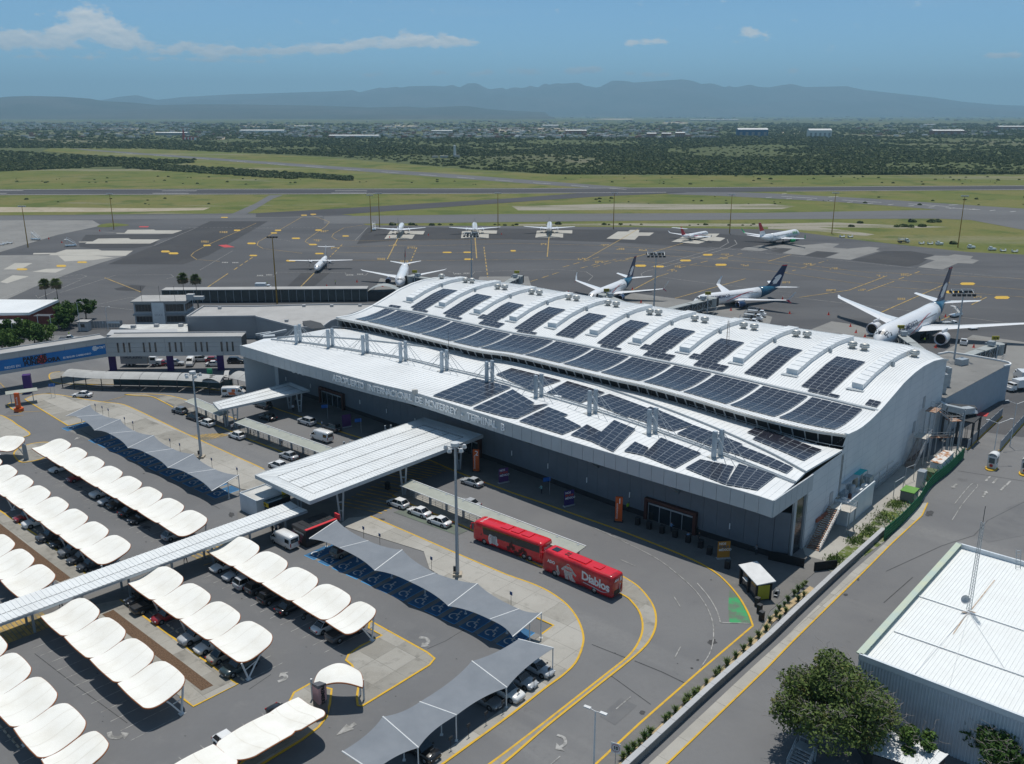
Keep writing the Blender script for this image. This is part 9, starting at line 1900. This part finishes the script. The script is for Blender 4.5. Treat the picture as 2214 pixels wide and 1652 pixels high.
 # ================================================================ PEOPLE, SIGNS, SMALL THINGS
m_skin=mat('skin',(.36,.20,.13),.6,var=.05);m_hair=mat('hair_black',(.015,.012,.01),.6,var=0);m_navyc=mat('trousers_navy',(.02,.022,.035),.8,var=.1);m_shoe=mat('shoes',(.012,.012,.012),.5,var=0)
def shirt(n,c):return mat('shirt_'+n,c,.8,var=.08,scale=4)
def person_mesh(pose):
 V=[(0,0,.95),(0,0,1.18),(0,0,1.42),(0,0,1.52),(0,.01,1.66),(.0,.02,1.74)];RR=[.15,.14,.16,.06,.095,.07];E=[(0,1),(1,2),(2,3),(3,4),(4,5)]
 sw=.28 if pose=='walk' else .04
 for sx,sg in((-1,1),(1,-1)):
  n=len(V);V+=[(sx*.1,0,.88),(sx*.11,sg*sw*.6+.02,.48),(sx*.11,sg*sw,.08),(sx*.11,sg*sw+.16,.05)];RR+=[.105,.075,.05,.045];E+=[(0,n),(n,n+1),(n+1,n+2),(n+2,n+3)]
  n=len(V)
  if pose=='wave' and sx==1:A_=[(sx*.2,0,1.42),(sx*.40,.05,1.55),(sx*.42,.1,1.82),(sx*.42,.1,1.92)]
  elif pose=='push':A_=[(sx*.2,0,1.42),(sx*.25,.12,1.18),(sx*.2,.38,1.12),(sx*.2,.47,1.12)]
  else:A_=[(sx*.2,0,1.42),(sx*.26,-sg*sw*.4,1.14),(sx*.27,-sg*sw*.7+.06,.90),(sx*.27,-sg*sw*.7+.08,.80)]
  V+=A_;RR+=[.07,.055,.04,.045];E+=[(2,n),(n,n+1),(n+1,n+2),(n+2,n+3)]
 me=bpy.data.meshes.new('p');me.from_pydata(V,E,[]);o=bpy.data.objects.new('p',me);tmp_sc.collection.objects.link(o);md=o.modifiers.new('s','SKIN');
 for i,d in enumerate(me.skin_vertices[0].data):d.radius=(RR[i],RR[i]*(.72 if i<3 else 1));d.use_root=i==0
 o.modifiers.new('u','SUBSURF').levels=1;tmp_sc.view_layers[0].update();r=bpy.data.meshes.new_from_object(o.evaluated_get(tmp_sc.view_layers[0].depsgraph));bpy.data.objects.remove(o)
 for m_ in(shirt('white',(.66,.67,.70)),m_navyc,m_skin,m_hair,m_shoe):r.materials.append(m_)
 for f in r.polygons:
  c=f.center;arm=abs(c.x)>.18 and c.z>.75;f.material_index=4 if c.z<.11 else 1 if c.z<.95 and not arm else 3 if c.z>1.69 or(c.z>1.6 and c.y<-.02)else 2 if c.z>1.49 and abs(c.x)<.2 else 2 if arm and(c.z<1.0 or c.z>1.8 or c.y>.4)else 0;f.use_smooth=True
 return r
PM={k:person_mesh(k)for k in('stand','walk','wave','push')}
CO=dict(white=None,black=shirt('black',(.02,.02,.022)),blue=shirt('blue',(.18,.30,.48)),lime=shirt('lime',(.40,.62,.05)),grey=shirt('grey',(.2,.2,.21)),teal=shirt('teal',(.2,.42,.42)))
for(q,pz2,c,a_,lab)in(((2,2010,425),'wave','white',40,'person in white shirt with raised arm by the canopy column'),((2,2072,415),'stand','white',200,'person in white shirt right of the canopy column'),((2,1935,362),'stand','black',120,'person in dark clothes left of the canopy column'),((2,2168,450),'stand','white',100,'person in white shirt, left of two by the railing'),((2,2203,448),'walk','white',60,'person in white shirt, right of two by the railing'),((12,226,548),'stand','white',190,'person in white shirt alone under the island shelter'),((12,572,402),'stand','blue',90,'person in pale blue shirt at the dark SUV door'),((12,322,255),'stand','white',180,'person in white by the side entrance columns'),((12,345,190),'stand','grey',180,'person in grey at the side entrance'),((12,175,1305),'stand','white',150,'person in white at the black stand, middle of three'),((12,145,1310),'stand','black',150,'person in black at the black stand, left of three'),((12,212,1300),'stand','grey',220,'person in grey at the black stand, right of three'),((22,255,965),'push','teal',120,'person in pale trousers under the blue sign'),((22,1000,1120),'stand','lime',200,'person in lime vest near the orange totem 1'),((22,1375,1295),'push','blue',300,'person in pale blue shirt leaning at the entrance'),((22,1520,1385),'stand','blue',200,'person in pale blue shirt behind a black bin'),((22,1615,1385),'stand','black',100,'person in black walking past the bins'),((22,2110,1495),'push','grey',20,'person with a trolley at the right wall end'),((3,530,295),'walk','black',40,'person in black walking under the walkway roof'),((2,1605,1560),'walk','grey',230,'person in shorts under the walkway beyond the carports'),((2,1510,275),'stand','white',160,'person getting out at the open car door'),((11,97,818),'stand','lime',90,'ramp worker in lime vest left of the turboprop'),((11,686,810),'wave','lime',90,'ramp worker in lime vest signalling beside cones'),((11,345,868),'stand','black',0,'ramp worker in dark clothes by the corridor'),((31,1480,1125),'stand','lime',50,'ramp worker in lime vest beside the wide-body'),((31,1350,1315),'walk','lime',80,'ramp worker in lime vest at the wide-body engine'),((1,600,1265),'stand','lime',90,'person in lime vest behind the white pickup')):
 p_=T(*q,.14 if q[0]not in(11,31,1)else .05);o=bpy.data.objects.new('person',PM[pz2]);col.objects.link(o);o.location=p_;o.rotation_euler=(0,0,R(a_));tag(o,lab,'person','people')
 if CO[c]:o.material_slots[0].link='OBJECT';o.material_slots[0].material=CO[c]
 # totems and banners
m_or=mat('orange_totem',(.60,.10,.015),.5,var=.06);m_pur=mat('poster_purple',(.10,.03,.14),.6,var=.1);m_bls=mat('wayfinding_blue',(.01,.10,.36),.5,var=.06);m_ob=mat('poster_orange',(.50,.22,.03),.6,var=.08)
for(q,n_,lab)in(((22,920,1208),'1','tall orange totem numbered 1 on the terminal pavement'),((12,1905,775),'2','tall orange totem numbered 2 near the large canopy')):
 o=thing('totem_sign',lab,'totem',T(*q,.13),R(-12));b=MB();b.box((0,0,2.2),(1.15,.35,4.4));b.build('body',m_or,o);b=MB();b.box((0,0,.1),(1.5,.7,.2));b.build('base',m_dark,o);b=MB();b.text(n_,1.3,(.12,-.19,3.7),(1,0,0),(0,0,1),.02,bold=.01);b.text('Documentación',.42,(-.28,-.19,2.0),(0,0,1),(-1,0,0),.02);b.build('lettering',m_letter,o)
for(q,m_,lab)in(((12,2140,870),m_pur,'purple advertising banner beside the pale saloon'),((22,492,1070),mat('poster_blue_purple',(.05,.03,.16),.6,var=.1),'blue-violet advertising banner under the terminal roof'),((22,1825,1525),m_ob,'orange advertising banner at the sunny end of the pavement'),((12,785,390),m_pur,'dark picture banner behind the minibus'),((2,2170,85),m_pur,'dark picture banner at the bus shelter end')):
 o=thing('banner_stand',lab,'banner',T(*q,.13),R(8)if m_==m_ob else R(28));b=MB();b.box((0,0,1.5),(1.9,.14,2.6));b.build('panel',m_,o);b=MB();b.box((0,0,.08),(2.1,.6,.16));b.build('foot',m_ren,o)
 if q[0]!=2 and q!=(12,785,390):
  for(tx,z,m2)in(('NOS',2.45,m_letter),('VUELA' if m_==m_ob else 'MUEVE',1.95,m_teal if m_==m_ob else m_or),('MÉXICO',1.45,m_letter)):b=MB();b.text(tx,.52,(-.8,-.08,z),(1,0,0),(0,0,1),.015,'LEFT',bold=.012);b.build('lettering',m2,o)
for(q,lab)in(((12,600,320),'blue wayfinding sign near the side entrance'),((12,888,445),'blue wayfinding sign left of the large canopy'),((22,300,975),'blue accessible sign over the dropped kerb'),((2,462,130),'blue direction sign at the far left kerb')):
 o=thing('wayfinding_sign',lab,'sign',T(*q,.13),R(20));b=MB()
 for x in(-.4,.4)if q[0]==2 else(.55,):b.tube([(x,0,0),(x,0,3.3)],.04,6)
 b.build('post',m_galv,o);b=MB();b.box((0,0,2.9),(1.4,.06,.75));b.build('plate',m_bls,o)
o=thing('parking_totem','dark angular parking totem with pink face beside the gate canopy','totem',T(13,562,1215,.13));b=MB();b.prism([(-.8,0),(0,-.55),(.8,0),(0,.4)],0,3.9,True);b.build('body',mat('totem_grey',(.10,.10,.11),.5,var=.1),o)
for sg in(-1,1):b=MB();b.quad((-.0,-.57,1.5),(sg*.78,-.03,1.9),(sg*.78,-.03,3.7),(0,-.57,3.5))if sg>0 else b.quad((-.78,-.03,1.9),(0,-.57,1.5),(0,-.57,3.5),(-.78,-.03,3.7));b.build('face',mat('totem_pink',(.42,.24,.24),.6,var=.15),o)
b=MB();b.text('PREMIERE',.55,(.42,-.34,2.65),(0,0,-1),(.82,.57,0),.02,bold=.02);b.build('lettering',m_black,o)
o=thing('entrance_totem','orange cylindrical entrance totem at the left car park gate','totem',T(2,165,250,.13));b=MB();b.box((0,0,2.2),(1.0,.5,4.0));b.build('body',m_or,o);b=MB();b.lathe([(0,0),(1.0,0),(1.0,.7),(0,.7)],14);b.build('base',m_or,o);b=MB();b.text('Entrada',.6,(0,-.27,2.4),(0,0,1),(-1,0,0),.02);b.build('lettering',m_letter,o)
o=thing('gate_roof','small olive roof over the ticket machine at the left gate','shelter',T(2,170,190,.05));b=MB();b.box((.6,.5,2.9),(6.5,3.0,.12),R(30));b.build('roof',m_shel,o)
for x in(-1.6,2.6):b=MB();b.bar((x,.3+x*.4,0),(x,.3+x*.4,2.9),.14);b.build('post',m_galv,o)
o=thing('leaf_totem','grey blade-shaped sign on the small round island','totem',T(2,228,672,.13));b=MB();b.prism([(-.45,-.1),(.45,-.1),(.45,.1),(-.45,.1)],0,.2);b.add([(-.45,-.06,.2),(.5,-.06,.2),(.35,-.06,3.0),(-.1,-.06,3.4),(-.42,-.06,2.9),(-.45,.06,.2),(.5,.06,.2),(.35,.06,3.0),(-.1,.06,3.4),(-.42,.06,2.9)],[(0,1,2,3,4),(9,8,7,6,5),(0,4,9,5),(1,6,7,2),(2,7,8,3),(3,8,9,4)]);b.build('blade',m_steel,o)
for k,q in enumerate(((13,218,1435),(3,2185,1580))):
 o=thing('floor_sign',f'yellow tilted rental sign at the kerb, {("upper", "lower")[k]} one','sign',T(*q,.13),R(48));b=MB();M=Matrix.Rotation(R(-40),3,'X');b.box((0,0,.5),(1.5,1.0,.06),M=M);b.build('plate',m_yy,o);b=MB();b.text('Hertz',.4,M@Vector((0,0,.04))+Vector((0,0,.5)),(1,0,0),M@Vector((0,1,0)),.01);b.build('lettering',m_black,o);b=MB();b.bar((-.6,.4,0),(-.6,.4,.8),.06);b.bar((.6,.4,0),(.6,.4,.8),.06);b.build('legs',m_dark,o)
bn=None
for k,q in enumerate([(22,1085,1232),(22,1185,1268),(22,1297,1305),(22,1410,1340),(22,1522,1385),(22,1630,1430),(22,1706,1490),(22,1862,1610),(22,1205,1185),(22,1590,1310),(12,1138,925)]):
 if bn is None:bn=thing('litter_bin','x','bin',group='black bins on the terminal pavement');b=MB();b.box((0,0,.6),(.7,.7,1.2));b.build('body',m_black,bn);b=MB();b.box((0,0,1.24),(.78,.78,.08));b.build('rim',m_dark,bn);r=bn
 else:r=dup(bn)
 r.location=T(*q,.13);r.rotation_euler=(0,0,R(-35));r['label']='black square bin on the shaded terminal pavement by the entrance'
o=thing('green_sign','green box sign on a post behind the curved shelter','sign',T(2,1825,40,.1));b=MB();b.bar((0,0,0),(0,0,3.4),.1);b.build('post',m_dark,o);b=MB();b.box((0,0,3.9),(1.2,.5,1.2));b.build('box',mat('sign_green',(.02,.25,.12),.5),o)
# ---- haze: one box of thin air round camera, land and mountains
b=MB();b.box((0,18000,700),(90000,46000,1420));m=bpy.data.materials.new('haze_air');m.use_nodes=True;N=m.node_tree.nodes;N.remove(N['Principled BSDF']);v=N.new('ShaderNodeVolumePrincipled');v.inputs['Color'].default_value=(.47,.79,1.0,1);v.inputs['Density'].default_value=6.6e-5;v.inputs['Anisotropy'].default_value=.1;m.node_tree.links.new(v.outputs[0],N['Material Output'].inputs['Volume'])
tag(b.build('haze',m),kind='stuff')
bpy.data.scenes.remove(tmp_sc)
